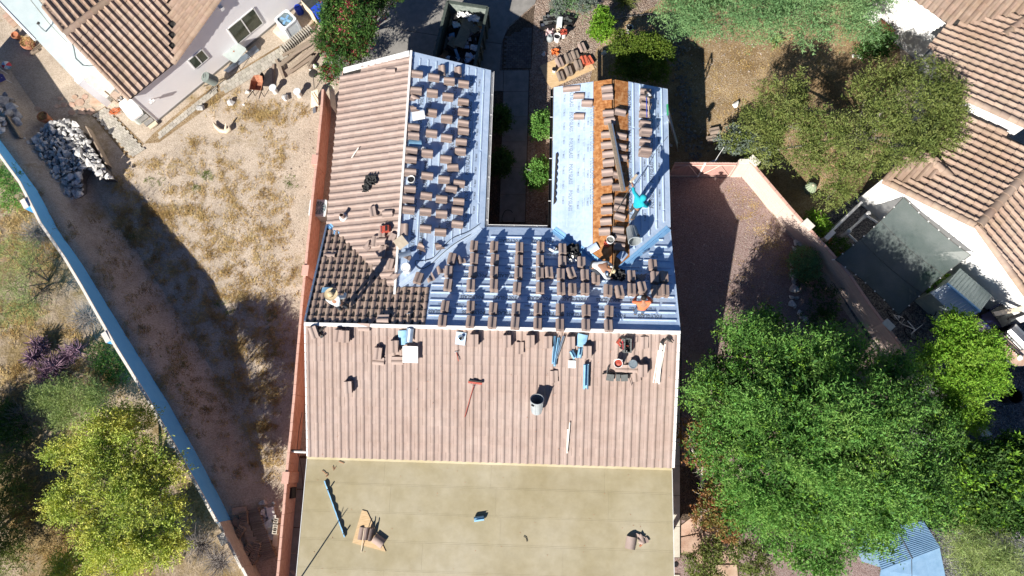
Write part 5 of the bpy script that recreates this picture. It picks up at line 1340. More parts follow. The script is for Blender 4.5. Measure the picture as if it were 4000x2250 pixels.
rsolo('cloth', rag(9, .6, .62, .2, 8), M_blackcloth, 'dark crumpled jacket beside the left valley of the right wing', 'cloth', M)
rsolo('cloth', rag(7, .3, .42, .16, 9), M_white, 'white rag lying under the dark jacket', 'rag', roof_frame('N', *T(2,1,440,512), .02, .5))
drill('N', T(2,1,300,440), 'white and black nail gun left of the dark jacket', 2.6, M_white)
M = roof_frame('N', *T(2,1,790,635), .02, 0)
rsolo('cloth', rag(9, .62, .45, .2, 12), M_blackcloth, 'black bag heap in front of the man bending in grey', 'bag', M)
rsolo('cloth', rag(6, .2, .2, .12, 14), M_redstuff, 'red gloves on the orange deck under the mortar bucket', 'gloves', roof_frame('Ew', *T(2,1,715,395), .02))
# hoses and cords
def hose(code, pts, label, r=.012, name='hose', m=M_hose, h=.02, cat='hose'):
    S, ex = AX[code] if code else (None, None)
    P = [HM @ S.px(*p, h) for p in pts]
    # smooth
    Q = []
    for i in range(len(P)-1):
        p0, p1, p2, p3 = P[max(i-1,0)], P[i], P[i+1], P[min(i+2,len(P)-1)]
        for k in range(5):
            t_ = k/5; Q.append(.5*((2*p1)+(p2-p0)*t_+(2*p0-5*p1+4*p2-p3)*t_*t_+(3*p1-p0-3*p2+p3)*t_**3))
    Q.append(P[-1]); return solo(name, MB().tube(Q, r, 5), m, label, cat)
hose('We', [T(1,1,x,y) for x, y in ((1690,240),(1600,300),(1480,350),(1400,430),(1330,500),(1250,520),(1205,520),(1210,560),(1250,580),(1320,545),(1400,470),(1500,390),(1620,320))], 'black air hose looping along the left valley')
hose('N', [T(1,1,x,y) for x, y in ((1110,740),(1160,750),(1210,775),(1260,790),(1290,830),(1260,880),(1230,850),(1200,900),(1160,935))], 'black cord on the end of the dark tiles', r=.009)
hose('Ee', [T(2,0,1175,1030), T(2,0,1090,1140), T(2,0,1000,1300), T(2,0,950,1380)], 'thin cord running down the right wing', r=.008)
# timber leaning along the ridge of the right wing
qa, qb = S_Ee.px(*T(2,0,735,930), .18), S_Ee.px(*T(2,0,835,1445), .18)
t = thing('long_board', 'long weathered board lying along the ridge of the right wing', 'board', M=Matrix.Translation(HM @ qa))
WMI = WM[t.name].inverted() @ HM
d_ = (qb - qa).normalized(); s_ = S_Ee.n.cross(d_).normalized(); Rm = Matrix((d_, s_, S_Ee.n)).transposed()
for k in range(1):
    part('plank', MB().box(HM @ ((qa+qb)/2), ((qb-qa).length, .13, .05), HM3 @ Rm), M_wood, t)
part('bent_metal', MB().box(HM @ ((qa+qb)/2 + s_*.1 + S_Ee.n*.02), ((qb-qa).length*.98, .05, .03), HM3 @ Rm), M_metal, t)
rsolo('timber_block', MB().box((0,0,.03), (.1,.42,.07)), M_newwood, 'grey timber offcut beside the turquoise man', 'offcut', roof_frame('Ee', *T(2,0,915,1348), .02, .9))
# frayed sheet offcuts at the right wing's valley
curved_sheet(roof_frame('Ew', *T(2,1,605,430), .03, .5), .3, .5, .04, M_memb, 'sheet_offcut', 'torn white sheet offcut beside the bending man', 'offcut')
curved_sheet(roof_frame('Ee', *T(2,1,830,480), .03, .9), .3, .4, .03, M_memb, 'sheet_offcut', 'torn white sheet offcut below the orange deck', 'offcut')
curved_sheet(roof_frame('Ee', *T(2,1,1005,455), .06, .6), .1, .3, .05, M_metal, 'metal_sheet', 'bright bent metal piece on the right valley', 'sheet', group=None)
# things on the flat patio roof
def fl_(x, y, c=1): return HI @ at(*T(c,2,x,y), zf+.02)
FM = lambda x, y, r=0.0, c=1, h=0: HM @ Matrix.Translation(fl_(x, y, c) + Vector((0,0,h))) @ Matrix.Rotation(r, 4, 'Z')
pl = [fl_(*p) for p in ((800,952),(838,962),(980,1265),(728,1198))]
o = MB().prism([tuple((p - pl[0]).to_2d()) for p in pl], 0, .022)
rsolo('plywood_offcut', o, M_ply, 'triangular plywood offcut on the flat roof carrying tiles', 'plywood', HM @ Matrix.Translation(pl[0]))
def lay(x, y, rz, me, label, c=1, h=.03, rx=0, ry=0, cat='roof tile', nm='loose_roof_tile'):
    M = FM(x, y, rz, c, h) @ Euler((rx, ry, 0)).to_matrix().to_4x4() @ Matrix.Translation((0,-.2,0))
    ob = bpy.data.objects.new(nm, me); link(ob); ob.matrix_world = M; WM[ob.name] = M; tag(ob, label, cat)
lay(805, 1132, -.1, TILE, 'flat lying tile on the triangular plywood, left of the upright ones')
lay(846, 1128, -.15, TILE, 'first tile stood on edge on the triangular plywood', rx=0, ry=1.3, h=.16)
lay(872, 1136, -.2, TILE, 'second tile stood on edge on the triangular plywood', ry=1.3, h=.16)
HALF = tile_mesh('ridge_tile', w=.36, l=.42, lift=.0, prof=[(0,0),(.04,.08),(.11,.14),(.18,.16),(.25,.14),(.32,.08),(.36,0)])
lay(930, 1185, 1.0, HALF, 'rounded ridge tile lying at the corner of the plywood', h=.03, nm='ridge_tile')
rsolo('stick', MB().tube([(0,0,.02), (.1,.85,.25)], .014, 5), M_newwood, 'thin stick leaning on the tiles of the plywood', 'stick', FM(795, 1270))
# scalloped metal strip
a, b = fl_(520, 730), fl_(672, 1155); d_ = b - a; L_ = d_.length; ang = math.atan2(d_.y, d_.x)
t = thing('scallop_strip_or_shadow', 'long blue scalloped metal strip standing on the flat roof', 'metal strip', M=HM @ Matrix.Translation(a) @ Matrix.Rotation(ang, 4, 'Z'))
mb = MB(); n = 64; v = []
for i in range(n+1):
    x = L_*i/n; v.append((x, 0, 0)); v.append((x, .02, .06 + .05*abs(math.sin(math.pi*7*i/n))))
mb.add(v, [(2*i, 2*i+2, 2*i+3, 2*i+1) for i in range(n)]); rpart('scallop_face', mb, M_lap, t)
rpart('foot', MB().box((L_/2, -.02, .006), (L_, .04, .01)), M_bluesheet, t)
for x in (.35, L_-.12): rpart('tab', MB().box((x, .03, .12), (.05, .012, .22)), M_metal, t)
curved_sheet(FM(1685, 1015, 1.75), .1, .36, 0, M_bluesheet, 'metal_roll', 'short blue roll lying on the flat roof', 'roll', sec=tube_sec(.085), n=14)
stack_lab = 'broken tile upright on the flat roof at the right with shards'
lay(895, 1200, -.15, HALF, 'rounded ridge tile on the flat roof at the right', c=2, nm='ridge_tile')
lay(990, 1158, .3, broken_tile(0), 'broken tile beside the ridge tile on the flat roof', c=2, cat='broken tile', nm='broken_tile')
lay(950, 1165, 1.2, broken_tile(1), 'small broken tile between ridge tile and shard on the flat roof', c=2, cat='broken tile', nm='broken_tile')
rsolo('tile_shard', MB().box((0,0,.01), (.12,.05,.02)), M_terra, 'tiny red shard below the broken tiles on the flat roof', 'shard', FM(972, 1218, .7, 2))
for (x, y, c, P, l) in ((530,672,1,[(-.16,.08),(-.08,.05),(-.02,-.02),(.05,-.03),(.07,-.1),(.0,-.13)],'curled brown strip near the top left of the flat roof'), (588,640,1,[(-.05,.09),(.0,-.06),(.06,.07)],'V shaped dark strip near the top left of the flat roof'), (645,590,1,[(-.1,.03),(.1,-.04)],'straight dark strip just below the tiles on the flat roof'), (100,1172,2,[(-.06,.1),(.03,.05),(.07,-.08)],'bent dark strip at the middle of the flat roof')):
    rsolo('debris_strip', MB().tube([(px_, py_, .02) for px_, py_ in P], .014, 4), M_dark if c == 2 else M_rust, l, 'debris', FM(x, y, 0, c))
mast = thing('antenna_mast', 'thin antenna mast rising from the flat roof below the picture', 'antenna', M=HM @ Matrix.Translation(H(1163, 2275, zf)))
rpart('mast', MB().tube([(0,0,0),(0,0,1.75),(.02,.0,2.1)], [.03,.025,.012], 6), M_steel, mast)
rpart('rod', MB().tube([(0,0,1.75),(-.16,.0,2.12)], .012, 5), M_steel, mast)
# small scattered chips on the roofs (too small and many to tell apart)
chips = MB(); rr = random.Random(4)
for k in range(150):
    if k < 70: p = HM @ (Vector((rr.uniform(xL+.3, xRt-.3), rr.uniform(yb+.2, yt-.1), zf+.018)))
    else:
        x, y = rr.uniform(xL+.3, xRt-.3), rr.uniform(yS, yR-.2); p = HM @ S_S.pt(x, y, .075)
    s = rr.uniform(.008, .022); a = rr.uniform(0, 3); c, sn = math.cos(a)*s, math.sin(a)*s
    chips.add([p+Vector((c,sn,0)), p+Vector((-sn,c,0))*.6, p-Vector((c,sn,0)), p+Vector((sn,-c,0))*.6, p+Vector((0,0,.012))], [(0,1,4),(1,2,4),(2,3,4),(3,0,4)])
me = chips.mesh('tile_chips'); me.materials.append(M_terra); o = bpy.data.objects.new('tile_chips', me); link(o); tag(o, 'small chips of tile scattered over roof and flat roof', 'debris', None, 'stuff')

M = roof_frame('Ee', *T(2,0,1022,790), .3)
t = thing('caulking_pole', 'blue and brown handled tools lying over the right wing tile column', 'tools', M=M)
hI = M.inverted() @ HM
for (x0,y0,x1,y1,m_) in ((1015,735,1018,885,M_binblue_),(1035,730,1030,880,M_newwood)): rpart('handle', MB().tube([hI @ S_Ee.px(*T(2,0,x0,y0), .34), hI @ S_Ee.px(*T(2,0,x1,y1), .34)], .018, 5), m_, t)
for k, (x, y) in enumerate(((1008,700),(1035,715),(1045,735),(1018,725))): rpart('tool_head', MB().box(hI @ S_Ee.px(*T(2,0,x,y), .34), (.16,.08,.06), rz=k*.9), (M_dark, M_white, M_dark, M_steel)[k], t)
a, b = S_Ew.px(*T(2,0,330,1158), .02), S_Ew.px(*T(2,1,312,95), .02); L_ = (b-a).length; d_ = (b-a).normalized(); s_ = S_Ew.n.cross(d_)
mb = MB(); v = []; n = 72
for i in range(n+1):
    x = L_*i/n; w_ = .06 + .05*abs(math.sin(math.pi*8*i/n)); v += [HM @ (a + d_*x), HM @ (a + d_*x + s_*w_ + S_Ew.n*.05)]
t = thing('scallop_strip_or_shadow', 'dark painted shadow of scalloped flashing along the left edge of the bright white slope', 'metal strip', M=Matrix.Translation(HM @ a))
part('scallop_face', mb.add(v, [(2*i, 2*i+2, 2*i+3, 2*i+1) for i in range(n)]), M_dark, t)  # dark shape standing in for the shadow cast by scalloped flashing
# ------------------------------------------------------------------ people
M_skin = mat('skin', (.30,.155,.095), (.36,.19,.12), scale=12, rough=.6)
M_straw = mat('straw', (.56,.44,.26), (.66,.54,.34), scale=60, rough=.9, bump=.3)
M_hair = mat('dark_hair', (.012,.010,.009), rough=.7)
M_jeans = mat('jeans', (.05,.085,.15), (.08,.13,.21), scale=20, rough=.9)
M_darkpants = mat('dark_trousers', (.03,.035,.045), (.05,.055,.065), scale=20, rough=.9)
M_shoe = mat('work_shoe', (.10,.075,.05), (.15,.11,.075), scale=10, rough=.8)
def skin_mesh(verts, edges, radii, root, sub=2, name='skin'):
    me = bpy.data.meshes.new(name); me.from_pydata([tuple(v) for v in verts], edges, []); me.update()
    o = bpy.data.objects.new(name, me); COL.objects.link(o)
    md = o.modifiers.new('Skin', 'SKIN'); md.use_smooth_shade = True
    sk = me.skin_vertices[0].data
    for i, r in enumerate(radii):
        sk[i].radius = (r, r) if not isinstance(r, tuple) else r
        sk[i].use_root = (i == root)
    o.modifiers.new('Sub', 'SUBSURF').levels = sub
    dg = bpy.context.evaluated_depsgraph_get(); dg.update()
    out = bpy.data.meshes.new_from_object(o.evaluated_get(dg))
    bpy.data.objects.remove(o); out.polygons.foreach_set('use_smooth', [True]*len(out.polygons))
    return out
def add_mesh(name, me, m, parent):
    me.materials.clear(); me.materials.append(m); o = bpy.data.objects.new(name, me); link(o, parent); WM[o.name] = WM[parent.name]; return o
BASE = dict(pelvis=(0,0,.93), belly=(0,.01,1.08), chest=(0,.02,1.28), neck=(0,.02,1.47), head=(0,.05,1.58), crown=(0,.04,1.70),
            hipL=(-.1,0,.88), kneeL=(-.12,.03,.48), ankL=(-.13,-.01,.09), toeL=(-.15,.14,.035), hipR=(.1,0,.88), kneeR=(.12,.03,.48), ankR=(.13,-.01,.09), toeR=(.15,.14,.035),
            shL=(-.19,.01,1.40), elL=(-.27,.06,1.13), wrL=(-.24,.26,.98), haL=(-.23,.34,.96), shR=(.19,.01,1.40), elR=(.27,.06,1.13), wrR=(.24,.26,.98), haR=(.23,.34,.96))
RB = dict(pelvis=.125, belly=.12, chest=.14, neck=.055, head=.088, crown=.07, hip=.085, knee=.058, ank=.042, toe=.035, sh=.062, el=.045, wr=.032, ha=.036)
ED = [('pelvis','belly'),('belly','chest'),('chest','neck'),('neck','head'),('head','crown')] + [(a+s, b+s) for s in 'LR' for a, b in (('hip','knee'),('knee','ank'),('ank','toe'),('sh','el'),('el','wr'),('wr','ha'))] + [('pelvis','hipL'),('pelvis','hipR'),('chest','shL'),('chest','shR')]
def rad(k): return RB[k] if k in RB else RB[k[:-1]]
def person(label, M, pose, shirt, pants, hat=None, hood=None, group='roofers at work', hair=True):
    J = dict(BASE); J.update(pose); t = thing('person', label, 'person', group=group, M=M)
    def grow(keys, grow_, name, m, root, edges=None, ext=None):
        ks = list(keys); idx = {k: i for i, k in enumerate(ks)}
        es = [(idx[a], idx[b]) for a, b in ED if a in idx and b in idx]
        vs = [Vector(J[k]) for k in ks]
        me = skin_mesh(vs, es, [rad(k)+grow_ for k in ks], idx[root]); return add_mesh(name, me, m, t)
    grow(J.keys(), 0, 'body', M_skin, 'pelvis')
    J2 = dict(J)
    for s in 'LR':
        J['wr'+s] = tuple(Vector(J2['el'+s]).lerp(Vector(J2['wr'+s]), .85))
    grow(['pelvis','belly','chest','shL','elL','wrL','shR','elR','wrR'], .022, 'shirt', shirt, 'pelvis')
    J = J2
    J['belly'] = tuple(Vector(J2['pelvis']).lerp(Vector(J2['belly']), .25))
    for s in 'LR': J['ank'+s] = tuple(Vector(J2['knee'+s]).lerp(Vector(J2['ank'+s]), .93))
    grow(['pelvis','belly','hipL','kneeL','ankL','hipR','kneeR','ankR'], .02, 'trousers', pants, 'pelvis')
    J = J2; J['belly'] = J2['belly']
    hd = Vector(J['head']); up = (Vector(J['crown']) - hd).normalized()
    ch = Vector(J['chest']); f = Vector((0,1,0)); 
    fw = (f - up*f.dot(up)).normalized() if abs(f.dot(up)) < .95 else Vector((0,0,-1)); sd = fw.cross(up)
    Rh = Matrix((sd, fw, up)).transposed()
    part('nose', MB().add([hd+fw*.085+up*.03, hd+fw*.085+sd*.015-up*.01, hd+fw*.085-sd*.015-up*.01, hd+fw*.115-up*.008], [(0,1,3),(0,3,2),(1,2,3)]), M_skin, t, True)
    for s in (-1, 1):
        part('eye', MB().lathe(hd+fw*.082+sd*s*.033+up*.03, [(0,-.01),(.011,0),(0,.01)], 6), M_white, t, True)
        part('ear', MB().box(hd+sd*s*.092, (.015,.04,.055), Rh), M_skin, t, True)
    part('mouth', MB().box(hd+fw*.086-up*.035, (.04,.008,.008), Rh), M_redstuff, t, True)
    if hair: part('hair', MB().lathe(hd+up*.02-fw*.012, [(.098,0),(.1,.05),(.075,.11),(.03,.135),(0,.138)], 12, Rh), M_hair, t, True, 60)
    if hood: part('hood', MB().lathe(hd-fw*.02, [(.115,-.1),(.125,0),(.12,.07),(.09,.13),(.04,.155),(0,.16)], 14, Rh), hood, t, True, 60)
    if hat:
        part('hat', MB().lathe(hd+up*.06, [(.0,.13),(.05,.135),(.085,.11),(.1,.03),(.105,.0),(.19,-.012),(.235,.012),(.235,.0),(.18,-.025),(.09,-.01)], 20, Rh), hat, t, True, 60)
    for s, sg in (('L',-1),('R',1)):
        wr, ha = Vector(J['wr'+s]), Vector(J['ha'+s]); d = (ha-wr).normalized(); side = d.cross(Vector((0,0,1)))
        side = side.normalized() if side.length > .1 else Vector((1,0,0)); nn = side.cross(d)
        vs = [wr, wr+d*.05]; es = [(0,1)]; rs = [.026, .03]
        for k in range(4):
            o = side*((k-1.5)*.021); L = (.07,.08,.076,.058)[k]; i = len(vs)
            vs += [wr+d*.085+o, wr+d*(.085+L*.5)+o*1.1-nn*.012, wr+d*(.085+L*.85)+o*1.1-nn*.04]; es += [(1,i),(i,i+1),(i+1,i+2)]; rs += [.0105,.0092,.008]
        i = len(vs); vs += [wr+d*.045-side*sg*.038, wr+d*.085-side*sg*.05-nn*.02]; es += [(1,i),(i,i+1)]; rs += [.0115,.0095]
        add_mesh('hand', skin_mesh(vs, es, rs, 1, 1), M_skin, t)
        an, to = Vector(J['ank'+s]), Vector(J['toe'+s]); dd = to - an; dd.z = 0; dd.normalize() if dd.length > 0 else None
        sh = skin_mesh([an+Vector((0,0,.0)), an+Vector((0,0,-.045))-dd*.04, an+Vector((0,0,-.05))+dd*.07, to+dd*.03], [(0,1),(1,2),(2,3)], [.055,.05,.052,.042], 0, 1)
        add_mesh('shoe', sh, M_shoe, t)
    return t
M_shirtgrey = mat('pale_grey_shirt', (.52,.53,.54), (.62,.63,.64), scale=9, rough=.9)
M_shirtblue = mat('pale_blue_shirt', (.50,.56,.58), (.66,.71,.72), scale=14, rough=.9)
M_shirtorange = mat('orange_shirt', (.72,.17,.075), (.80,.22,.10), scale=9, rough=.9)
M_hoodie = mat('turquoise_hoodie', (.012,.30,.38), (.02,.38,.46), scale=9, rough=.9)
def stand(S, u, v, rz=0.0, h=.03):
    return Matrix.Translation(HM @ S.px(u, v, h)) @ Matrix.Rotation(rz, 4, 'Z')
# the man in the straw hat, on the new dark tiles
ft = stand(S_N, *T(1,1,672,884), .25, .06)
person('man in a straw hat and pale shirt standing on the dark tiles', ft,
       dict(chest=(-.02,.07,1.26), neck=(-.03,.14,1.43), head=(-.03,.20,1.53), crown=(-.03,.21,1.65), shL=(-.2,.1,1.38), shR=(.17,.1,1.38), elL=(-.3,.22,1.12), wrL=(-.2,.42,1.0), haL=(-.17,.5,.97), elR=(.3,.12,1.12), wrR=(.36,.34,1.0), haR=(.38,.42,.98)),
       M_shirtblue, M_darkpants, hat=M_straw)
# orange shirt, seen from behind and above
ft = stand(S_N, *T(2,1,955,917), .05)
person('man in an orange shirt and jeans standing near the right end', ft,
       dict(chest=(0,.08,1.25), neck=(0,.17,1.41), head=(0,.24,1.50), crown=(0,.27,1.62), belly=(0,.02,1.07), shL=(-.21,.12,1.36), shR=(.21,.12,1.36), elL=(-.31,.2,1.1), wrL=(-.16,.42,1.02), haL=(-.1,.5,1.0), elR=(.31,.2,1.1), wrR=(.18,.42,1.02), haR=(.12,.5,1.0), kneeL=(-.13,.06,.48), kneeR=(.13,.06,.48)),
       M_shirtorange, M_jeans)
prt = None
# turquoise hoodie
ft = stand(S_Ee, *T(2,1,912,170), -.9)
person('man in a turquoise hooded shirt standing on the right wing', ft,
       dict(chest=(.02,.1,1.26), neck=(.03,.17,1.42), head=(.03,.23,1.52), crown=(.03,.25,1.64), shL=(-.18,.13,1.38), shR=(.22,.1,1.38), elL=(-.40,.16,1.36), wrL=(-.58,.26,1.42), haL=(-.66,.3,1.44), elR=(.3,.24,1.12), wrR=(.2,.44,1.05), haR=(.16,.52,1.03), kneeL=(-.14,.1,.5), ankL=(-.15,.02,.09), toeL=(-.17,.17,.035), kneeR=(.1,.0,.47), ankR=(.12,-.18,.05), toeR=(.14,-.04,.02)),
       M_hoodie, M_darkpants, hood=M_hoodie, hair=False)
rsolo('pry_bar', MB().tube([(0,0,0), (.5,.75,.55)], .016, 6), M_dark, 'long dark pry bar held by the man in turquoise', 'pry bar', Matrix.Translation(HM @ S_Ee.px(*T(2,1,786,148), .12)))
curved_sheet(roof_frame('Ee', *T(2,1,985,110), .05, .3), .22, .5, .06, M_memb, 'sheet_offcut', 'grey sheet offcut behind the man in turquoise', 'offcut')
# bending man with straw hat
ft = stand(S_N, *T(2,1,640,598), -1.95, .03)
person('man in a grey shirt and straw hat bending over at the valley', ft,
       dict(pelvis=(0,-.22,.62), belly=(0,-.06,.76), chest=(0,.18,.84), neck=(0,.36,.82), head=(0,.46,.80), crown=(0,.57,.83), hipL=(-.1,-.22,.58), hipR=(.1,-.22,.58), kneeL=(-.16,.14,.44), kneeR=(.16,.14,.44), ankL=(-.15,-.16,.09), ankR=(.15,-.16,.09), toeL=(-.17,.0,.035), toeR=(.17,.0,.035),
            shL=(-.2,.24,.82), shR=(.2,.24,.82), elL=(-.26,.4,.55), wrL=(-.15,.55,.32), haL=(-.12,.6,.24), elR=(.26,.4,.55), wrR=(.15,.58,.34), haR=(.12,.63,.26)),
       M_shirtgrey, M_darkpants, hat=M_straw)
# ------------------------------------------------------------------ vegetation
def leafmat(name, a, b, c, tr=.25, island=.3):
    return mat(name, a, b, c, scale=.9, rough=.65, island=island, translucent=tr, spec=.25, lo=.3, hi=.7, detail=3)
L_mesq = leafmat('mesquite_leaf', (.12,.235,.09), (.18,.31,.125), (.24,.36,.15))
L_green = leafmat('green_leaf', (.08,.195,.035), (.14,.295,.06), (.225,.375,.08))
L_bright = leafmat('bright_leaf', (.12,.25,.02), (.17,.32,.03), (.23,.38,.05))
L_olive = leafmat('olive_leaf', (.11,.15,.035), (.175,.215,.055), (.235,.265,.085))
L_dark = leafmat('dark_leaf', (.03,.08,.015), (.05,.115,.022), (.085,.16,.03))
L_box = leafmat('hedge_leaf', (.07,.12,.015), (.11,.17,.02), (.16,.215,.035))
L_yellow = leafmat('yellow_bloom_leaf', (.24,.36,.07), (.44,.50,.10), (.62,.57,.13))
L_lime = leafmat('pale_lime_leaf', (.20,.28,.09), (.28,.35,.12), (.35,.41,.17))
L_grey = leafmat('grey_leaf', (.13,.17,.13), (.19,.23,.19), (.24,.28,.25))
L_redfl = leafmat('red_blossom', (.22,.025,.03), (.32,.05,.06), (.42,.11,.12))
L_rust = leafmat('rusty_leaf', (.16,.13,.03), (.24,.15,.05), (.33,.10,.05))
L_purple = mat('purple_cholla', (.17,.10,.145), (.27,.17,.22), scale=3, rough=.8, island=.25)
L_dry = mat('dry_grass', (.30,.19,.065), (.46,.32,.13), (.55,.42,.2), scale=1.2, rough=.9, island=.25)
L_drygrey = mat('grey_dry_brush', (.17,.15,.12), (.27,.24,.2), scale=2, rough=.9, island=.25)
def unit(v): return v / np.maximum(np.linalg.norm(v, axis=1, keepdims=True), 1e-6)
def foliage(name, blobs, nspr, per, L, W, m, parent, sprl=.35, up=.35, shell=.55, droop=0.0, seed=0, kind=None, lump=.3, flat=.0, clump=7, radial=0.0, gap=-.9):
    """leaf blades on short sprigs, spread through the lumpy outer part of ellipsoids: blobs of (x, y, z, rx, ry, rz)"""
    g = np.random.default_rng(seed + 101); B = np.array(blobs, float)
    if clump and (B[:,3].max() > .55):          # break every mass into smaller billows
        nb = []
        for b in B:
            nb.append(np.concatenate([b[:3], b[3:]*.72]))
            for k in range(clump):
                dd = g.normal(size=3); dd[2] = abs(dd[2])*.8 - .1; dd /= np.linalg.norm(dd)
                nb.append(np.concatenate([b[:3] + dd*b[3:]*g.uniform(.6,.95), b[3:]*g.uniform(.26,.46)]))
        B = np.array(nb)
    wts = (B[:,3]*B[:,4] + B[:,3]*B[:,5] + B[:,4]*B[:,5]); wts /= wts.sum()
    bi = g.choice(len(B), nspr, p=wts)
    d = unit(g.normal(size=(nspr, 3))); d[:,2] = np.where(d[:,2] < -.35, -d[:,2]*.8, d[:,2]); d = unit(d)
    ph = g.uniform(0, 6.28, (len(B), 6))
    q = d
    lumpy = (np.sin(4.1*q[:,0]+ph[bi,0]) * np.sin(3.7*q[:,1]+ph[bi,1]) + .7*np.sin(7.3*q[:,0]+ph[bi,2]) * np.sin(6.7*q[:,1]+5.9*q[:,2]+ph[bi,3]))
    rad = (shell + (1-shell)*g.random(nspr)**.6) * (1 + lump*.5*lumpy)
    keep = (lumpy + g.normal(0, .5, nspr)) > gap
    c = B[bi,:3] + d*rad[:,None]*B[bi,3:6]
    c = c[keep]; d = d[keep]
    ax = d + np.array([0,0,up]) + g.normal(0, .45, c.shape)
    if radial: ctr = B[:,:3].mean(0) - np.array([0,0,1.5]); ax = unit(ax)*(1-radial) + (unit(c - ctr) + g.normal(0, .18, c.shape))*radial
    ax = unit(ax); ax[:,2] -= droop; ax = unit(ax)
    n = len(c); t = np.tile(np.linspace(0, 1, per), n)
    C = np.repeat(c, per, 0); A = np.repeat(ax, per, 0)
    sl = np.repeat(g.uniform(.6, 1.25, n) * sprl, per)
    P = C + A*(t*sl)[:,None] + g.normal(0, .018, C.shape)
    rdir = unit(g.normal(size=C.shape)); rdir = unit(rdir - A*(rdir*A).sum(1, keepdims=True))
    la = unit(A*.55 + rdir + np.array([0,0,.15]))
    sd = unit(np.cross(la, unit(g.normal(size=C.shape) + np.array([0,0,1.2 + flat]))))
    ll = (L*g.uniform(.6, 1.3, len(P)))[:,None]; ww = (W*g.uniform(.7, 1.2, len(P)))[:,None]
    V = np.stack([P, P + la*ll*.5 + sd*ww*.5, P + la*ll, P + la*ll*.5 - sd*ww*.5], 1).reshape(-1, 3)
    V[:,2] = np.maximum(V[:,2], .02)
    F = np.arange(len(V)).reshape(-1, 4)
    return np_mesh(name, V - (np.array(WM[parent.name].translation) if parent is not None else 0), F, m, parent, kind)
def limbs(root, base, blobs, r0, m=M_bark, fork=.35, seed=0, twigs=0, name='trunk', tl=.5, tr=.012):
    rr = random.Random(seed); base = Vector(base); c = Vector((0,0,0))
    for b in blobs: c += Vector(b[:3])
    c /= len(blobs); f = base.lerp(c, fork); mb = MB()
    mb.tube([base + Vector((0,0,-.05)), base.lerp(f, .5) + Vector((rr.uniform(-.1,.1), rr.uniform(-.1,.1), 0)), f], [r0, r0*.8, r0*.66], 8)
    part(name, mb, m, root, smooth=60)
    for b in blobs:
        e = Vector(b[:3]); mid = f.lerp(e, .5) + Vector((rr.uniform(-.2,.2), rr.uniform(-.2,.2), rr.uniform(0,.25)))
        mb = MB(); mb.tube([f, mid, e], [r0*.5, r0*.32, r0*.12], 6)
        for k in range(twigs):
            s = mid.lerp(e, rr.uniform(0, 1)); dd = Vector((rr.gauss(0,1), rr.gauss(0,1), rr.gauss(.35,.6))).normalized()
            p1 = s + dd*tl*rr.uniform(.4, .8); p2 = p1 + (dd + Vector((rr.gauss(0,.4), rr.gauss(0,.4), rr.gauss(.1,.3))))*tl*.5
            mb.tube([s, p1, p2], [tr, tr*.7, tr*.3], 4, cap=False)
        part('limb', mb, m, root, smooth=60)
ZO = 0.0
def bl(u, v, z, rx, ry=None, rz=None):      # ellipsoid seen at a pixel, radii in metres
    p = at(u, v, z + ZO); ry = ry or rx; return (p.x, p.y, p.z, rx, ry, rz or min(rx, ry)*.75)
def plant(name, label, cat, base, blobs, nspr, per, L, W, m, r0=.06, group=None, seed=0, extra=(), trunkm=M_bark, fork=.35, twigs=0, trunk=True, **kw):
    b = at(*base, ZO); t = thing(name, label, cat, b, group=group)
    foliage('crown' if 'tree' in name else 'foliage', blobs, nspr, per, L, W, m, t, seed=seed, **kw)
    for (nm, ns, pr, l2, w2, m2, k2) in extra: foliage(nm, blobs, ns, pr, l2, w2, m2, t, seed=seed+17, **k2)
    if trunk: limbs(t, b, blobs, r0, trunkm, fork, seed, twigs)
    return t
# big trees
plant('mesquite_tree', 'large pale green feathery mesquite tree at the top right of the garden', 'tree', (3120, 60),
      [bl(2640,70,2.6,.95,.9,.6), bl(2800,70,3.2,1.2,1.1,.8), bl(2750,-30,3.4,1.3,1.1,.8), bl(2960,30,3.8,1.4,1.3,.9), bl(3100,60,4.0,1.3,1.1,.9), bl(3250,30,3.8,1.4,1.2,.9), bl(3160,-80,4.2,1.8,1.4,1), bl(3370,0,3.4,1.0,1.1,.8), bl(3340,110,3.0,.75,.7,.6), bl(2950,120,3.0,.9,.6,.5), bl(2720,120,2.2,.7,.45,.4), bl(3050,-60,4.2,1.5,1.3,.9), bl(3420,-40,3.4,1.0,.9,.7)],
      8200, 10, .13, .032, L_mesq, r0=.2, seed=1, sprl=.5, droop=.15, shell=.5, twigs=5, radial=.4, gap=-.6)
def big_olive():
    bl_ = [bl(3600,300,3.0,.9,.8,.7), bl(3670,420,3.2,.95,.95,.8), bl(3480,300,2.9,.8,.7,.6), bl(3560,440,3.4,1.1,1.0,.8), bl(3440,460,3.4,1.0,.9,.8), bl(3640,540,3.0,.8,.9,.7), bl(3500,580,3.3,1.1,.9,.8), bl(3330,560,3.3,1.0,.9,.8), bl(3380,380,2.8,.6,.6,.5), bl(3060,370,2.6,.9,.8,.6), bl(2990,470,2.7,.9,.9,.7), bl(3100,480,3.0,1.0,.9,.7), bl(3210,520,3.1,.9,.8,.7), bl(3000,590,2.4,.8,.7,.6), bl(3150,620,2.8,.8,.7,.6), bl(3300,690,2.5,.8,.7,.6), bl(3400,640,2.6,.7,.6,.6), bl(3250,760,2.0,.55,.5,.4)]
    b = at(3330, 560); t = thing('acacia_tree', 'wide olive green tree with bare grey twigs beside the white house', 'tree', b)
    foliage('crown', bl_, 8000, 9, .13, .034, L_olive, t, seed=2, sprl=.38, shell=.5, gap=-.55, radial=.3)
    limbs(t, b, bl_, .18, M_twig, .4, 2, 8, tl=.5)
big_olive()
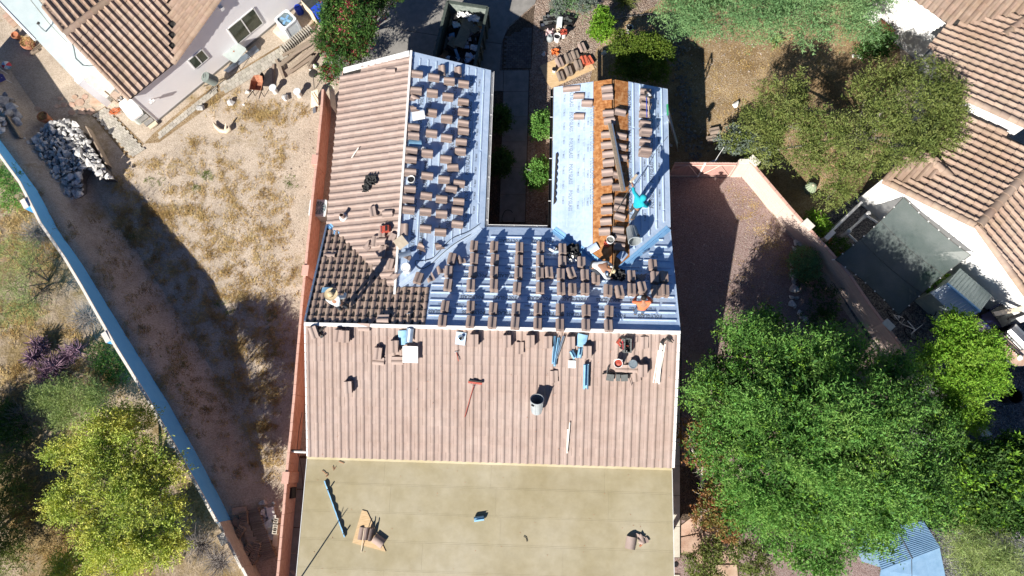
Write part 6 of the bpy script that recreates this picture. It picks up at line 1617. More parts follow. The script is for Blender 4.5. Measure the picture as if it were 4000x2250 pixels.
plant('shade_tree', 'very large dense green tree filling the lower right yard', 'tree', (3220, 1760),
      [bl(2960,1430,4.0,1.4,1.2,1.0), bl(2810,1560,3.6,1.2,1.2,.9), bl(3100,1480,5.0,1.6,1.4,1.2), bl(3000,1650,5.0,1.6,1.5,1.2), bl(2850,1750,4.0,1.2,1.2,.9), bl(3180,1720,5.8,1.9,1.7,1.3), bl(3350,1600,5.2,1.5,1.4,1.1), bl(3400,1800,5.2,1.5,1.4,1.1), bl(3030,1880,4.8,1.5,1.3,1.0), bl(3230,1930,5.0,1.5,1.2,1.0), bl(3420,1960,4.4,1.3,1.0,.9), bl(2920,1940,3.6,1.0,.9,.8), bl(3160,2030,3.8,1.1,.8,.7), bl(3010,1330,3.0,.9,.8,.7), bl(2900,1330,2.8,.8,.6,.6), bl(3250,1400,4.0,1.1,.9,.8), bl(3590,1900,4.0,1.1,1.0,.8), bl(3480,1480,3.8,.9,.9,.7), bl(3620,1720,3.6,.9,1.0,.7), bl(3400,2070,3.2,.8,.6,.5), bl(3560,1600,3.4,.8,.8,.6), bl(2790,1480,2.6,.6,.6,.5)],
      15500, 11, .125, .036, L_green, r0=.28, seed=3, sprl=.6, shell=.42, twigs=4, radial=.7, gap=-.45, lump=.45, extra=(('inner_shade_leaves', 3600, 8, .17, .08, L_dark, dict(sprl=.5, shell=.05, lump=.1)),('young_leaves', 1100, 10, .12, .034, L_bright, dict(sprl=.5, shell=.9, lump=.5, radial=.7)),))  # darker leaves inside put the shade of the crown gaps into colour
plant('lime_tree', 'bright lime green tree beside the dark gravel at the right edge', 'tree', (3750, 1400),
      [bl(3740,1330,3.0,.9,.8,.7), bl(3690,1430,3.0,.9,.8,.7), bl(3820,1400,3.0,.9,.8,.7), bl(3760,1490,2.8,.8,.6,.6), bl(3850,1480,2.5,.6,.5,.5), bl(3720,1280,2.4,.5,.5,.4)],
      3200, 10, .12, .045, L_bright, r0=.1, seed=4, sprl=.4, shell=.5, radial=.55, gap=-.5)
plant('feathery_shrub', 'feathery bright green shrub under the right end of the big tree', 'shrub', (3740, 1640),
      [bl(3740,1620,2.0,.75,.5,.5), bl(3690,1560,1.9,.5,.5,.4), bl(3790,1650,1.6,.4,.3,.3)], 900, 9, .17, .03, L_bright, seed=5, sprl=.4, r0=.05)
plant('citrus_tree', 'dark tree with yellow green tips at the lower right edge', 'tree', (3840, 1880),
      [bl(3790,1810,2.6,.9,.8,.7), bl(3900,1880,2.6,1.0,1.0,.7), bl(3780,1940,2.3,.8,.8,.6), bl(3980,1980,2.2,.8,.8,.6), bl(3960,1780,2.2,.8,.7,.6), bl(3720,2010,1.8,.5,.5,.4), bl(3880,2010,2.0,.8,.6,.5)],
      3000, 9, .15, .06, L_dark, r0=.1, seed=6, sprl=.32, extra=(('young_leaves', 900, 8, .15, .06, L_bright, dict(sprl=.25, shell=.9)),))
def sparse(name, label, cat, base, bls, nspr, per, L, W, m, r0, tm, twigs, tl, seed, sprl=.4, shell=.35, fork=.25, up=.35, extra=(), tr=.012, droop=0.0):
    b = at(*base, ZO); t = thing(name, label, cat, b)
    if nspr: foliage('crown' if 'tree' in name else 'foliage', bls, nspr, per, L, W, m, t, seed=seed, sprl=sprl, shell=shell, up=up, droop=droop)
    for (nm, ns, pr, l2, w2, m2) in extra: foliage(nm, bls, ns, pr, l2, w2, m2, t, seed=seed+9, sprl=.15)
    limbs(t, b, bls, r0, tm, fork, seed, twigs, tl=tl, tr=tr)
    return t
sparse('palo_verde_tree', 'thin grey green palo verde at the bottom right corner', 'tree', (3850, 2160),
      [bl(3770,2080,1.8,.8,.6,.5), bl(3870,2150,2.0,.8,.7,.6), bl(3920,2230,1.8,.7,.6,.5), bl(3820,2230,1.4,.7,.5,.5), bl(3700,2140,1.3,.45,.4,.4)], 1500, 10, .22, .016, L_lime, .07, M_barkpale, 16, .7, 7, .55)
sparse('crape_myrtle_tree', 'thin leafed tree with pale branches over the side walk, upper one', 'tree', (2745, 1900),
      [bl(2690,1700,2.2,.45,.4,.35), bl(2760,1690,2.6,.5,.5,.4), bl(2730,1790,2.2,.45,.35,.35), bl(2790,1780,2.6,.5,.45,.4), bl(2770,1830,2.2,.3,.3,.3)], 420, 8, .10, .05, L_rust, .075, M_barkpale, 14, .5, 8, .22, .4, .5)
sparse('crape_myrtle_tree', 'thin leafed reddish tree over the flagstones, lower one', 'tree', (2735, 1935),
      [bl(2790,1940,2.2,.5,.45,.4), bl(2830,1990,2.4,.5,.5,.4), bl(2760,2010,2.2,.5,.4,.35), bl(2840,2060,2.0,.45,.4,.35), bl(2800,1900,2.0,.35,.35,.3)], 620, 8, .10, .05, L_rust, .06, M_barkpale, 12, .45, 9, .22, .4, .3, extra=(('green_leaves', 260, 8, .1, .05, L_olive),))
plant('garden_shrub', 'loose shrub at the bottom edge beside the flagstones, left one', 'shrub', (2745, 2215), [bl(2735,2205,.9,.5,.5,.4), bl(2780,2150,.9,.35,.4,.35), bl(2760,2260,.8,.5,.4,.4)], 620, 8, .10, .04, L_olive, seed=10, sprl=.25, r0=.03, twigs=4)
plant('garden_shrub', 'loose shrub at the bottom edge in the tree shade, right one', 'shrub', (2930, 2210), [bl(2920,2180,1.0,.5,.5,.4), bl(2960,2240,.9,.5,.4,.4), bl(2890,2140,.9,.35,.3,.3)], 480, 8, .10, .04, L_olive, seed=11, sprl=.25, r0=.03, twigs=4)
plant('undergrowth_shrub', 'dark undergrowth below the lower edge of the big tree', 'shrub', (3130, 2140), [bl(3080,2110,1.0,1.0,.7,.5), bl(3180,2170,1.1,1.0,.7,.5), bl(3290,2120,1.0,.7,.6,.5)], 1300, 8, .13, .05, L_green, seed=12, sprl=.3, r0=.04)
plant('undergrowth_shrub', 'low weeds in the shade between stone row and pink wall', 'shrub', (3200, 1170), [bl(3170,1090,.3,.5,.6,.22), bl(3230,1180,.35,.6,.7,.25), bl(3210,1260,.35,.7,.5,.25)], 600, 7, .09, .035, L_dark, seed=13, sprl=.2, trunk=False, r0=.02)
plant('flowering_shrub', 'round grey green shrub with red flowers by the pink wall', 'shrub', (3140, 1035), [bl(3140,1020,.55,.5,.5,.45), bl(3125,1050,.5,.4,.4,.35), bl(3165,1055,.45,.35,.35,.3)], 900, 8, .09, .03, L_mesq, seed=14, sprl=.2, r0=.03, extra=(('brown_tips', 120, 6, .08, .03, L_rust, dict(sprl=.15, shell=.9)),))
plant('garden_shrub', 'small light green shrub in shadow beyond the pink wall', 'shrub', (3190, 885), [bl(3185,870,.7,.38,.36,.3), bl(3205,890,.6,.3,.25,.25)], 240, 8, .11, .05, L_bright, seed=15, sprl=.25, r0=.02, twigs=4)
plant('oleander', 'tall dark green oleander with red blossoms beside the driveway', 'shrub', (1350, 190),
      [bl(*T(1,0,700,60),2.9,.8,.7,.7), bl(*T(1,0,620,180),2.9,.75,.7,.7), bl(*T(1,0,770,190),3.0,.8,.7,.7), bl(*T(1,0,590,300),2.8,.7,.7,.6), bl(*T(1,0,730,330),2.8,.75,.6,.6), bl(*T(1,0,640,440),2.6,.65,.6,.6), bl(*T(1,0,570,560),1.9,.4,.4,.4), bl(*T(1,0,860,70),2.7,.6,.5,.5), bl(*T(1,0,960,-10),2.7,.7,.5,.5), bl(*T(1,0,620,-30),2.8,.8,.6,.6), bl(*T(1,0,840,280),2.4,.4,.4,.4), bl(*T(1,0,760,420),2.3,.45,.4,.4)],
      3900, 8, .14, .038, L_dark, seed=16, sprl=.32, r0=.08, extra=(('blossoms', 1900, 6, .07, .05, L_redfl, dict(sprl=.14, shell=.85)), ('young_leaves', 700, 7, .14, .036, L_green, dict(sprl=.28, shell=.85))))
plant('sage_shrub', 'grey green sage shrub at the top edge of the gravel', 'shrub', (2240, 15), [bl(2200,10,.6,.5,.5,.4), bl(2270,25,.6,.55,.5,.4), bl(2240,-40,.7,.7,.6,.5)], 1300, 8, .08, .035, L_grey, seed=17, sprl=.2, r0=.03, extra=(('green_leaves', 500, 8, .08, .035, L_mesq, dict(sprl=.2, shell=.8)),))
plant('garden_shrub', 'bright green upright shrub alone in the gravel', 'shrub', (2352, 120), [bl(2350,60,1.2,.2,.25,.3), bl(2352,100,1.0,.4,.4,.4), bl(2345,135,.7,.38,.32,.35)], 620, 8, .11, .06, L_bright, seed=18, sprl=.22, r0=.03)
plant('hedge_shrub', 'large round dark green bush half in the house shadow', 'shrub', (2500, 200), [bl(2450,190,1.2,.75,.7,.6), bl(2540,180,1.3,.8,.65,.6), bl(2590,215,1.1,.6,.6,.5), bl(2500,250,1.1,.95,.75,.55), bl(2440,265,.8,.6,.6,.45), bl(2560,280,.8,.7,.6,.45)], 3600, 8, .085, .05, L_box, seed=19, sprl=.2, r0=.06, shell=.72, lump=.12)
# red yucca: long thin leaves from one point
def grass_clump(name, label, base, n, L, W, m, seed, spread=.6, cat='plant', flowers=None):
    g = np.random.default_rng(seed); b = at(*base); t = thing(name, label, cat, b)
    a = g.uniform(0, 6.28, n); el = g.uniform(.25, 1.3, n); ll = L*g.uniform(.6, 1.1, n)
    d = np.stack([np.cos(a)*np.cos(el), np.sin(a)*np.cos(el), np.sin(el)], 1)
    sd = np.stack([-np.sin(a), np.cos(a), 0*a], 1)*W
    p0 = np.zeros((n,3)) + g.normal(0, .05, (n,3))*[1,1,0]
    p1 = p0 + d*ll[:,None]*.6; p2 = p1 + (d + np.array([0,0,-.6]))*ll[:,None]*.4; p2[:,2] = np.maximum(p2[:,2], .03)
    V = np.stack([p0-sd, p0+sd, p1+sd*.8, p1-sd*.8, p2], 1).reshape(-1,3); k = np.arange(n)[:,None]*5
    F = np.vstack([k+np.array([[0,1,2,3]]), k+np.array([[3,2,4,4]])])
    np_mesh('leaf_blades', V, F[:n], m, t, 'stuff'); 
    V2 = np.stack([p1-sd*.8, p1+sd*.8, p2], 1).reshape(-1,3); np_mesh('leaf_tips', V2, np.arange(len(V2)).reshape(-1,3), m, t, 'stuff')
    if flowers:
        for k in range(4):
            e = Vector((random.uniform(-.8,.8), random.uniform(-.3,.5), 1.0)); mb = MB().tube([(0,0,.1), e*.6, e], .01, 4); part('flower_stalk', mb, flowers, t, True)
            q = Vector(b) + e; foliage('flowers', [(q.x,q.y,q.z,.14,.14,.1)], 14, 6, .06, .04, flowers, t, seed=k, sprl=.1)
    return t
grass_clump('yucca', 'spiky yucca with pink flower stalks at the top edge', (2440, 10), 160, 1.0, .014, L_olive, 20, flowers=L_redfl)
grass_clump('agave', 'pale spiky agave under the mesquite tree', (3030, 165), 60, .55, .03, L_lime, 21)
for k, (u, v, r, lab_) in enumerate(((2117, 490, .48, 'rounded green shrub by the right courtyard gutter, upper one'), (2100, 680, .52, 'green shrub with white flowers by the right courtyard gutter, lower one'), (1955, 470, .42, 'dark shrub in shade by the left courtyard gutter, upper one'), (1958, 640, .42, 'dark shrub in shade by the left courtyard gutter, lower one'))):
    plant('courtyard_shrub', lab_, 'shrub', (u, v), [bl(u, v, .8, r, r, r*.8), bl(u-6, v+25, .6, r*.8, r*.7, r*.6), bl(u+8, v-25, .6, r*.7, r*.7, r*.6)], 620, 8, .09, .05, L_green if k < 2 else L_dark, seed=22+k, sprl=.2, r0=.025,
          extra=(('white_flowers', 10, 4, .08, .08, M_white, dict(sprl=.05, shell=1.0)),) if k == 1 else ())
plant('garden_shrub', 'grey green low shrub below the acacia, beyond the gate', 'shrub', (2890, 565), [bl(2880,560,1.0,.65,.55,.45), bl(2930,585,.9,.6,.5,.4), bl(2850,575,.8,.35,.35,.3), bl(2960,610,.8,.4,.4,.3)], 1100, 8, .11, .05, L_grey, seed=27, sprl=.25, r0=.04, extra=(('green_leaves', 500, 8, .1, .05, L_olive, dict(sprl=.2, shell=.8)),))
plant('garden_shrub', 'dark shrub beside the white wall at the top right', 'shrub', (3420, 170), [bl(3430,170,1.0,.6,.6,.5), bl(3390,210,.8,.5,.4,.4)], 520, 8, .11, .05, L_dark, seed=28, sprl=.25, r0=.03)
# desert plants beyond the blue wall
ZO = 1.0
plant('blooming_tree', 'broad yellow flowering desert tree below the blue wall', 'tree', (470, 1930),
      [bl(470,1650,2.5,.7,.55,.5), bl(380,1720,2.8,.8,.7,.6), bl(520,1760,2.9,.9,.8,.6), bl(280,1760,2.3,.6,.5,.45), bl(620,1850,2.7,.8,.7,.6), bl(430,1880,3.2,1.0,.9,.7), bl(310,1950,2.7,.8,.8,.6), bl(540,1980,3.0,.9,.8,.6), bl(660,2010,2.4,.7,.6,.5), bl(420,2060,2.8,.9,.8,.6), bl(560,2120,2.5,.8,.7,.55), bl(660,2130,2.1,.6,.5,.45), bl(460,2180,2.2,.8,.6,.5), bl(560,1650,2.2,.5,.4,.35)],
      5600, 10, .11, .04, L_yellow, r0=.13, seed=30, sprl=.5, shell=.45, twigs=3, radial=.55, gap=-.6, extra=(('green_leaves', 1500, 8, .12, .04, L_olive, dict(sprl=.35, shell=.4)),))
plant('creosote_bush', 'light yellow green feathery bush left of the blue wall', 'shrub', (300, 1560), [bl(230,1550,1.0,.8,.5,.4), bl(330,1550,1.1,.9,.6,.45), bl(300,1610,.9,.9,.5,.4), bl(400,1570,.9,.4,.4,.3), bl(160,1560,.8,.4,.3,.3)], 1500, 10, .14, .018, L_lime, seed=31, sprl=.4, r0=.03, twigs=4, shell=.4)
b_ = [bl(120,1400,.9,.6,.45,.4), bl(220,1430,.9,.7,.5,.4), bl(310,1360,.9,.6,.45,.4), bl(140,1340,.7,.4,.35,.3), bl(200,1480,.7,.5,.3,.3)]
t = thing('cholla', 'purple cholla cactus clump beyond the blue wall', 'cactus', at(210, 1420, ZO))
limbs(t, at(210,1420,ZO), b_, .05, L_purple, .2, 32, 120, 'stem', tl=.4, tr=.024)
sparse('palo_verde_tree', 'sparse thin branched palo verde against the blue wall', 'tree', (215, 1105), [bl(40,1000,1.6,.8,.6,.4), bl(110,1060,1.8,.7,.5,.4), bl(30,1130,1.5,.8,.5,.4), bl(120,1200,1.4,.6,.5,.4), bl(20,1230,1.3,.6,.5,.35), bl(130,990,1.3,.45,.4,.3)], 700, 10, .2, .012, L_lime, .07, M_bark, 22, .8, 33, .5, .3, .12, up=.1)
for k, (u, v, r, lab_) in enumerate(((150, 915, .8, 'grey leafless bush beyond the blue wall, upper one'), (345, 1240, .8, 'dark grey leafless bush right against the blue wall'), (100, 1630, 1.0, 'pale grey leafless bush at the far left'), (860, 2190, .9, 'tangle of dead branches beside the beige wall'), (790, 2120, .7, 'dead twigs under the yellow tree by the beige wall'))):
    sparse('dead_bush', lab_, 'bush', (u, v), [bl(u-.3*r*80, v, .7, r*.6, r*.5, .35), bl(u+.3*r*80, v+10, .7, r*.6, r*.5, .35), bl(u, v+.3*r*80, .6, r*.6, r*.5, .3)], 60 if k != 3 else 0, 8, .1, .012, L_drygrey, .03, M_twig, 80, .55, 34+k, .35, .3, .2, tr=.010)
for k, (u, v, z_) in enumerate(((-330,2330,3.2),(-60,2480,3.0),(-330,1960,2.8),(220,2520,2.6))):      # just outside the picture; their shade falls into it
    plant('desert_tree', 'dark desert tree whose shade reaches into the lower left corner, ' + ('at the far left corner','below the corner','left of the edge','below the bottom edge')[k], 'tree', (u, v), [bl(u,v,z_,1.4,1.3,.9), bl(u+80,v-60,z_-.5,.9,.9,.7), bl(u-60,v+50,z_-.4,1.0,.9,.7)], 1500, 8, .16, .05, L_dark, r0=.12, seed=70+k, sprl=.4)
for k, (u, v, r, m_, lab_) in enumerate(((15, 720, .8, L_green, 'low green bush at the left edge beyond the blue wall'), (20, 1900, 1.1, L_olive, 'dark olive bush at the left edge'), (10, 2150, 1.2, L_olive, 'dark olive bush in the bottom left corner'), (30, 1640, .8, L_dark, 'dark green bush at the left edge, behind the grey one'), (300, 2230, .9, L_yellow, 'yellowish bush at the bottom edge left of the yellow tree'), (430, 1420, .5, L_dark, 'dark bush against the blue wall beside the cholla'))):
    plant('desert_bush', lab_, 'bush', (u, v), [bl(u, v, .7, r, r*.8, r*.5), bl(u+40, v+50, .6, r*.7, r*.6, r*.45), bl(u-30, v-40, .6, r*.7, r*.6, r*.4)], int(700*r), 9, .12, .03, m_, seed=40+k, sprl=.3, r0=.03, twigs=3)
ZO = 0.0
# dry grass and weeds over the bare ground
def tufts(name, label, patches, L, W, m, seed, per=7, z=.01):
    g = np.random.default_rng(seed); Cs = []
    for (u, v, ru, rv, n) in patches:
        a = g.uniform(0, 6.28, n//7+1); r = g.random(n//7+1)**.8 * (1 + .3*np.sin(3*a + u)); k_ = g.integers(0, n//7+1, n)
        pu = (u + ru*r*np.cos(a))[k_] + g.normal(0, 11, n); pv = (v + rv*r*np.sin(a))[k_] + g.normal(0, 9, n)
        P = np.array([list(atg(x, y, z) if x < 1000 else at(x, y, z)) for x, y in zip(pu, pv)]); Cs.append(P)
    c = np.vstack(Cs); n = len(c); C = np.repeat(c, per, 0); N_ = len(C)
    a = g.uniform(0, 6.28, N_); el = g.uniform(.15, 1.2, N_); d = np.stack([np.cos(a)*np.cos(el), np.sin(a)*np.cos(el), np.sin(el)], 1)
    p = C + g.normal(0, .05, C.shape)*[1,1,0]; sd = np.stack([-np.sin(a), np.cos(a), 0*a], 1)*W*.5
    V = np.stack([p-sd, p+sd, p + d*(L*g.uniform(.4, 1.3, N_))[:,None]], 1).reshape(-1,3)
    o = np_mesh(name, V, np.arange(len(V)).reshape(-1,3), m); tag(o, label, 'grass', None, 'stuff'); return o
tufts('dry_grass', 'dry golden grass tufts over the bare left yard', [
    (1040,450,190,70,520),(900,400,120,60,120),(640,830,230,90,800),(560,900,140,120,420),(760,640,260,70,220),(900,760,190,150,420),(1010,880,160,120,320),(850,1000,150,110,420),(960,1100,190,130,420),(1080,1000,90,200,300),(820,1230,180,120,420),(930,1350,140,120,380),(1050,1300,110,140,330),(880,1500,160,90,330),(1040,1520,100,130,280),(980,1680,110,120,260),(640,1060,150,130,360),(500,930,90,100,260),(430,1080,60,120,150),(560,1250,110,170,260),(700,1400,120,150,300),(800,1600,120,110,240),(640,1500,60,80,100),(930,1850,150,80,140),(1050,1800,60,120,130),(620,640,90,30,90),(470,720,60,60,130),(330,640,60,30,40),(1090,620,60,120,160),(760,560,60,30,60)], .14, .016, L_dry, 50)
tufts('desert_grass', 'dry desert grass beyond the blue wall', [(100,820,110,90,420),(180,960,130,110,420),(80,1250,140,120,420),(300,1290,80,60,160),(330,1440,120,50,160),(60,1480,120,70,240),(250,2150,150,110,420),(180,1900,110,150,260),(420,1500,70,60,140),(60,950,90,120,240),(100,2020,120,90,260)], .17, .018, L_dry, 51)
tufts('weeds', 'small green weeds over the left yard', [(830,690,60,30,26),(1135,720,40,30,16),(700,1430,60,80,40),(620,700,80,20,16),(770,745,20,12,14),(870,1180,60,60,18),(520,940,40,40,20),(1060,1290,30,80,26)], .09, .022, L_olive, 52, 9)
tufts('garden_litter', 'dry leaf litter on the garden soil', [(2900,260,200,150,420),(2880,430,140,100,260),(3250,640,90,60,160),(3200,210,120,120,220),(3120,760,60,70,90),(2950,820,110,110,170),(3030,960,110,90,140),(3330,130,70,60,80)], .06, .02, L_dry, 53, 4)

tufts('yard_litter', 'sparse dry weeds and leaves on the red gravel yard', [(2980,900,90,110,130),(2900,760,60,40,60),(3080,1020,60,90,120),(2950,1080,80,90,50),(2860,1130,60,90,30),(3020,1180,60,60,40)], .06, .018, L_dry, 54, 4)
def loose_stones(name, label, polys, n, m, s0, s1, seed):
    g = random.Random(seed); V = []; F = []; k = 0
    for poly, cnt in polys:
        us = [p[0] for p in poly]; vs = [p[1] for p in poly]; c = 0
        while c < cnt:
            u, v = g.uniform(min(us), max(us)), g.uniform(min(vs), max(vs))
            if not inside(poly, u, v): continue
            c += 1; p = at(u, v, .012); s = g.uniform(s0, s1)*(1 if g.random() < .93 else 1.9); a = g.uniform(0, 6.3)
            for j in range(4): V.append((p.x + s*math.cos(a+j*1.57)*g.uniform(.6,1.1), p.y + s*math.sin(a+j*1.57)*g.uniform(.6,1.1), .006))
            V.append((p.x + s*.3*g.uniform(-1,1), p.y + s*.3*g.uniform(-1,1), .012 + s*g.uniform(.5,.9)))
            F += [(k,k+1,k+4),(k+1,k+2,k+4),(k+2,k+3,k+4),(k+3,k,k+4)]; k += 5
    o = np_mesh(name, np.array(V), np.array(F), m); tag(o, label, 'gravel', None, 'stuff')
M_pebble = mat('pebble', (.30,.24,.19), (.44,.37,.31), scale=.7, rough=.9, island=.35)
loose_stones('loose_gravel', 'loose pebbles scattered over the yards', [([(700,560),(1230,480),(1200,900),(1150,1700),(1060,1900),(1000,1500),(700,1050),(480,820)], 1500), ([(2640,700),(2890,700),(3180,1030),(3000,1300),(2640,1290)], 1500), ([(2090,60),(2440,60),(2300,320),(2160,330)], 1500), ([(2680,60),(3000,200),(2900,480),(2640,600)], 900), ([(3300,1300),(3950,1500),(3980,1750),(3850,1700)], 500), ([(0,560),(0,1300),(400,1300),(150,900)], 500)], 0, M_pebble, .014, .034, 5)
# ------------------------------------------------------------------ rocks
def hull_mesh(name, seed, n=13, sq=(1,1,.75), m=M_rock, sub=False):
    g = np.random.default_rng(seed); bm = bmesh.new()
    P = unit(g.normal(size=(n,3))) * (1 + g.uniform(-.22,.2,(n,1))) * np.array(sq) * .5
    for p in P: bm.verts.new(p)
    r = bmesh.ops.convex_hull(bm, input=bm.verts[:])
    bmesh.ops.delete(bm, geom=[v for v in bm.verts if not v.link_faces], context='VERTS')
    me = bpy.data.meshes.new(name); bm.to_mesh(me); bm.free(); me.materials.append(m)
    return me
ROCKS = [hull_mesh('stone', 60+k, 14, (1, random.uniform(.65,.95), random.uniform(.6,.85))) for k in range(9)]
DROCKS = [hull_mesh('river_stone', 80+k, 16, (1, random.uniform(.7,.95), random.uniform(.5,.7)), M_rockdark) for k in range(5)]
WROCK = hull_mesh('white_stone', 99, 18, (1,.85,.7), M_rockwhite)
def rock(name, me, p, s, label, cat='rock', group=None, rz=None, sq=(1,1,1)):
    o = bpy.data.objects.new(name, me); link(o); rz = random.uniform(0,6) if rz is None else rz
    o.matrix_world = Matrix.Translation(p) @ Matrix.Rotation(rz, 4, 'Z') @ Matrix.Diagonal((s*sq[0], s*sq[1], s*sq[2], 1)); WM[o.name] = o.matrix_world
    return tag(o, label, cat, group)
def stone_in(parent, mes, p, s, name='stone'):
    M = WM[parent.name].inverted() @ (Matrix.Translation(p) @ Euler((random.uniform(-.7,.7), random.uniform(-.7,.7), random.uniform(0,6))).to_matrix().to_4x4() @ Matrix.Diagonal((s,s*random.uniform(.8,1.1),s*random.uniform(.75,1),1)))
    return inst(name, random.choice(mes), parent, M)
def in_px(poly, u, v): return inside(poly, u, v)
rp_poly = [T(0,0,270,1040),T(0,0,330,960),T(0,0,420,905),T(0,0,520,905),T(0,0,620,985),T(0,0,700,1130),T(0,0,840,1340),T(0,0,760,1345),T(0,0,690,1290),T(0,0,640,1270),T(0,0,610,1330),T(0,0,620,1440),T(0,1,590,40),T(0,1,470,70),T(0,1,470,180),T(0,1,350,110),T(0,1,280,-10),T(0,0,240,1440),T(0,0,140,1180),T(0,0,60,1060),T(0,0,150,1040),T(0,0,230,1080)]
pile = thing('rock_pile', 'large heap of broken grey white rocks beside the blue wall', 'rock pile', at(170, 650))
us = [p[0] for p in rp_poly]; vs_ = [p[1] for p in rp_poly]
cand = []
for k in range(9000):
    u, v = random.uniform(min(us), max(us)), random.uniform(min(vs_), max(vs_))
    if not in_px(rp_poly, u, v): continue
    s = random.choice((.14,.16,.18,.2,.24,.28,.34,.4))
    if any((u-a)**2 + (v-b)**2 < (30*(s+c))**2 for a, b, c in cand): continue
    cand.append((u, v, s))
cand.sort(key=lambda c: -c[2])
part('rubble_core', MB().prism([tuple(at(u, v, .5).to_2d()) for u, v in rp_poly], .0, .5), M_rockdark, pile)
for k, (u, v, s) in enumerate(cand):
    p = at(u, v, .56 + random.uniform(0,.16))
    if k < 300: stone_in(pile, ROCKS, p, s*1.3)
fill = [c[:2] for c in cand[300:]]
for k in range(1500):
    u, v = random.uniform(min(us), max(us)), random.uniform(min(vs_), max(vs_))
    if in_px(rp_poly, u, v): fill.append((u, v))
V = []; F = []; o_ = 0
for (u, v) in fill:
    me = random.choice(ROCKS); nv = len(me.vertices); co = np.empty(nv*3, np.float32); me.vertices.foreach_get('co', co)
    Rm = np.array(Euler((random.uniform(0,3), random.uniform(0,3), random.uniform(0,6))).to_matrix()); s = random.uniform(.1,.2)
    p = at(u, v, .54); V.append(co.reshape(-1,3) @ Rm.T * s + np.array(p) - np.array(WM[pile.name].translation)); F += [tuple(i+o_ for i in f.vertices) for f in me.polygons]; o_ += nv
me = bpy.data.meshes.new('small_stones'); me.from_pydata([tuple(x) for x in np.vstack(V)], [], F); me.materials.append(M_rock)
o = bpy.data.objects.new('small_stones', me); link(o, pile); o['kind'] = 'stuff'; WM[o.name] = WM[pile.name]
q0_, q1_ = at(*T(0,0,640,960), .5), at(*T(0,0,790,1240), .5); d_ = q1_ - q0_
solo('edging_board', MB().box((q0_+q1_)/2 + Vector((.06,.03,-.2)), (d_.length, .05, .5), rz=math.atan2(d_.y, d_.x)), M_wood, 'long timber edging board on the right of the rock heap', 'board')
solo('edging_board', MB().box(atg(*T(0,0,120,960), .15), (1.5, .06, .3), rz=math.atan2(*( (at(*T(0,0,180,1080))-at(*T(0,0,40,850))).to_2d().yx))), M_wood, 'timber edging board left of the rock heap in shade', 'board')
bd = thing('boulder_heap', 'dark boulders in the shade at the far left edge', 'boulders', at(*T(0,0,80,850)))
for (x, y, s) in ((30,780,.7),(90,830,.75),(140,880,.6),(60,870,.6),(20,850,.6),(150,930,.5),(100,760,.5),(20,920,.5),(60,740,.45),(50,940,.4),(30,1000,.5),(-10,960,.5)): stone_in(bd, ROCKS, atg(*T(0,0,x,y), .16), s*1.05, 'boulder')
for (p, s, me, l) in ((T(0,0,1525,825), .42, ROCKS[0], 'bluish grey boulder with a long shadow in the left yard'), (C(850,200,2.422,135,495), .38, ROCKS[2], 'bluish boulder left of the wheelbarrow'), (C(850,200,2.422,285,395), .24, WROCK, 'small white stone left of the wheelbarrow'), (C(850,200,2.422,652,455), .40, WROCK, 'large white boulder between the two round stools'), (C(850,200,2.422,920,150), .24, WROCK, 'white stone under the plank pile, right end'), (C(850,200,2.422,885,180), .15, WROCK, 'smaller white stone under the plank pile'), (C(850,200,2.422,250,510), .14, WROCK, 'tiny pale stone near the wheelbarrow'), (C(850,200,2.422,340,370), .16, ROCKS[3], 'small grey stone touching the wheelbarrow'),
                  (T(2,0,240,412), .25, WROCK, 'white stone beside the driveway pavers'), (T(2,0,690,410), .28, WROCK, 'white stone in shade left of the round bush'), (T(2,0,808,268), .36, WROCK, 'white boulder at the top left of the round bush'), (T(2,0,220,860), .22, ROCKS[4], 'grey stone behind the upper courtyard shrub'), (T(2,0,1685,795), .36, WROCK, 'white round boulder on the tan soil by the acacia'), (T(3,0,690,440), .3, WROCK, 'white stone at the right of the acacia gap'), (T(3,0,640,432), .22, WROCK, 'smaller white stone at the acacia gap'),
                  (T(3,1,205,390), .3, WROCK, 'upper pale rock against the pink wall'), (T(3,1,188,436), .32, ROCKS[1], 'lower pale rock against the pink wall'), (T(3,1,232,398), .28, ROCKS[5], 'brown rock against the pink wall'), (T(3,1,180,475), .2, hull_mesh('brick_stone', 5, 12, (1,.6,.5), M_orange), 'red brick piece above the flowering shrub'), (T(2,0,1200,1100), .2, ROCKS[6], 'small stone at the foot of the ladder')):
    rock('boulder' if s > .3 else 'stone', me, at(*p) + Vector((0,0,s*.3)), s, l)
row = [(175,550,.28),(185,600,.34),(185,635,.3),(190,680,.36),(190,742,.52),(175,795,.26),(212,806,.22),(178,842,.38),(197,868,.2),(232,914,.26),(246,942,.28),(280,966,.32),(296,1000,.28),(325,1020,.2)]
for k, (x, y, s) in enumerate(row):
    rock('edging_rock', ROCKS[k % 9], at(*T(3,1,x,y)) + Vector((0,0,s*.3)), s, f'grey rock in the curved row on the red gravel, {(["topmost"]+[ORD[i]+" from the top" for i in range(1,13)]+["lowest"])[k]}', 'rock', 'curved rock row')
creek = thing('rock_channel', 'dry channel of dark river stones right of the house', 'stone channel', at(*T(2,0,1310,800)))
for k in range(330):
    y = random.uniform(250, 1230); cx = 1215 + (y-250)*.175 + 12*math.sin(y*.012); x = cx + random.gauss(0, 42)
    if k < 300: stone_in(creek, DROCKS, at(*T(2,0,x,y)) + Vector((0,0,.03)), random.uniform(.09,.2), 'river_stone')
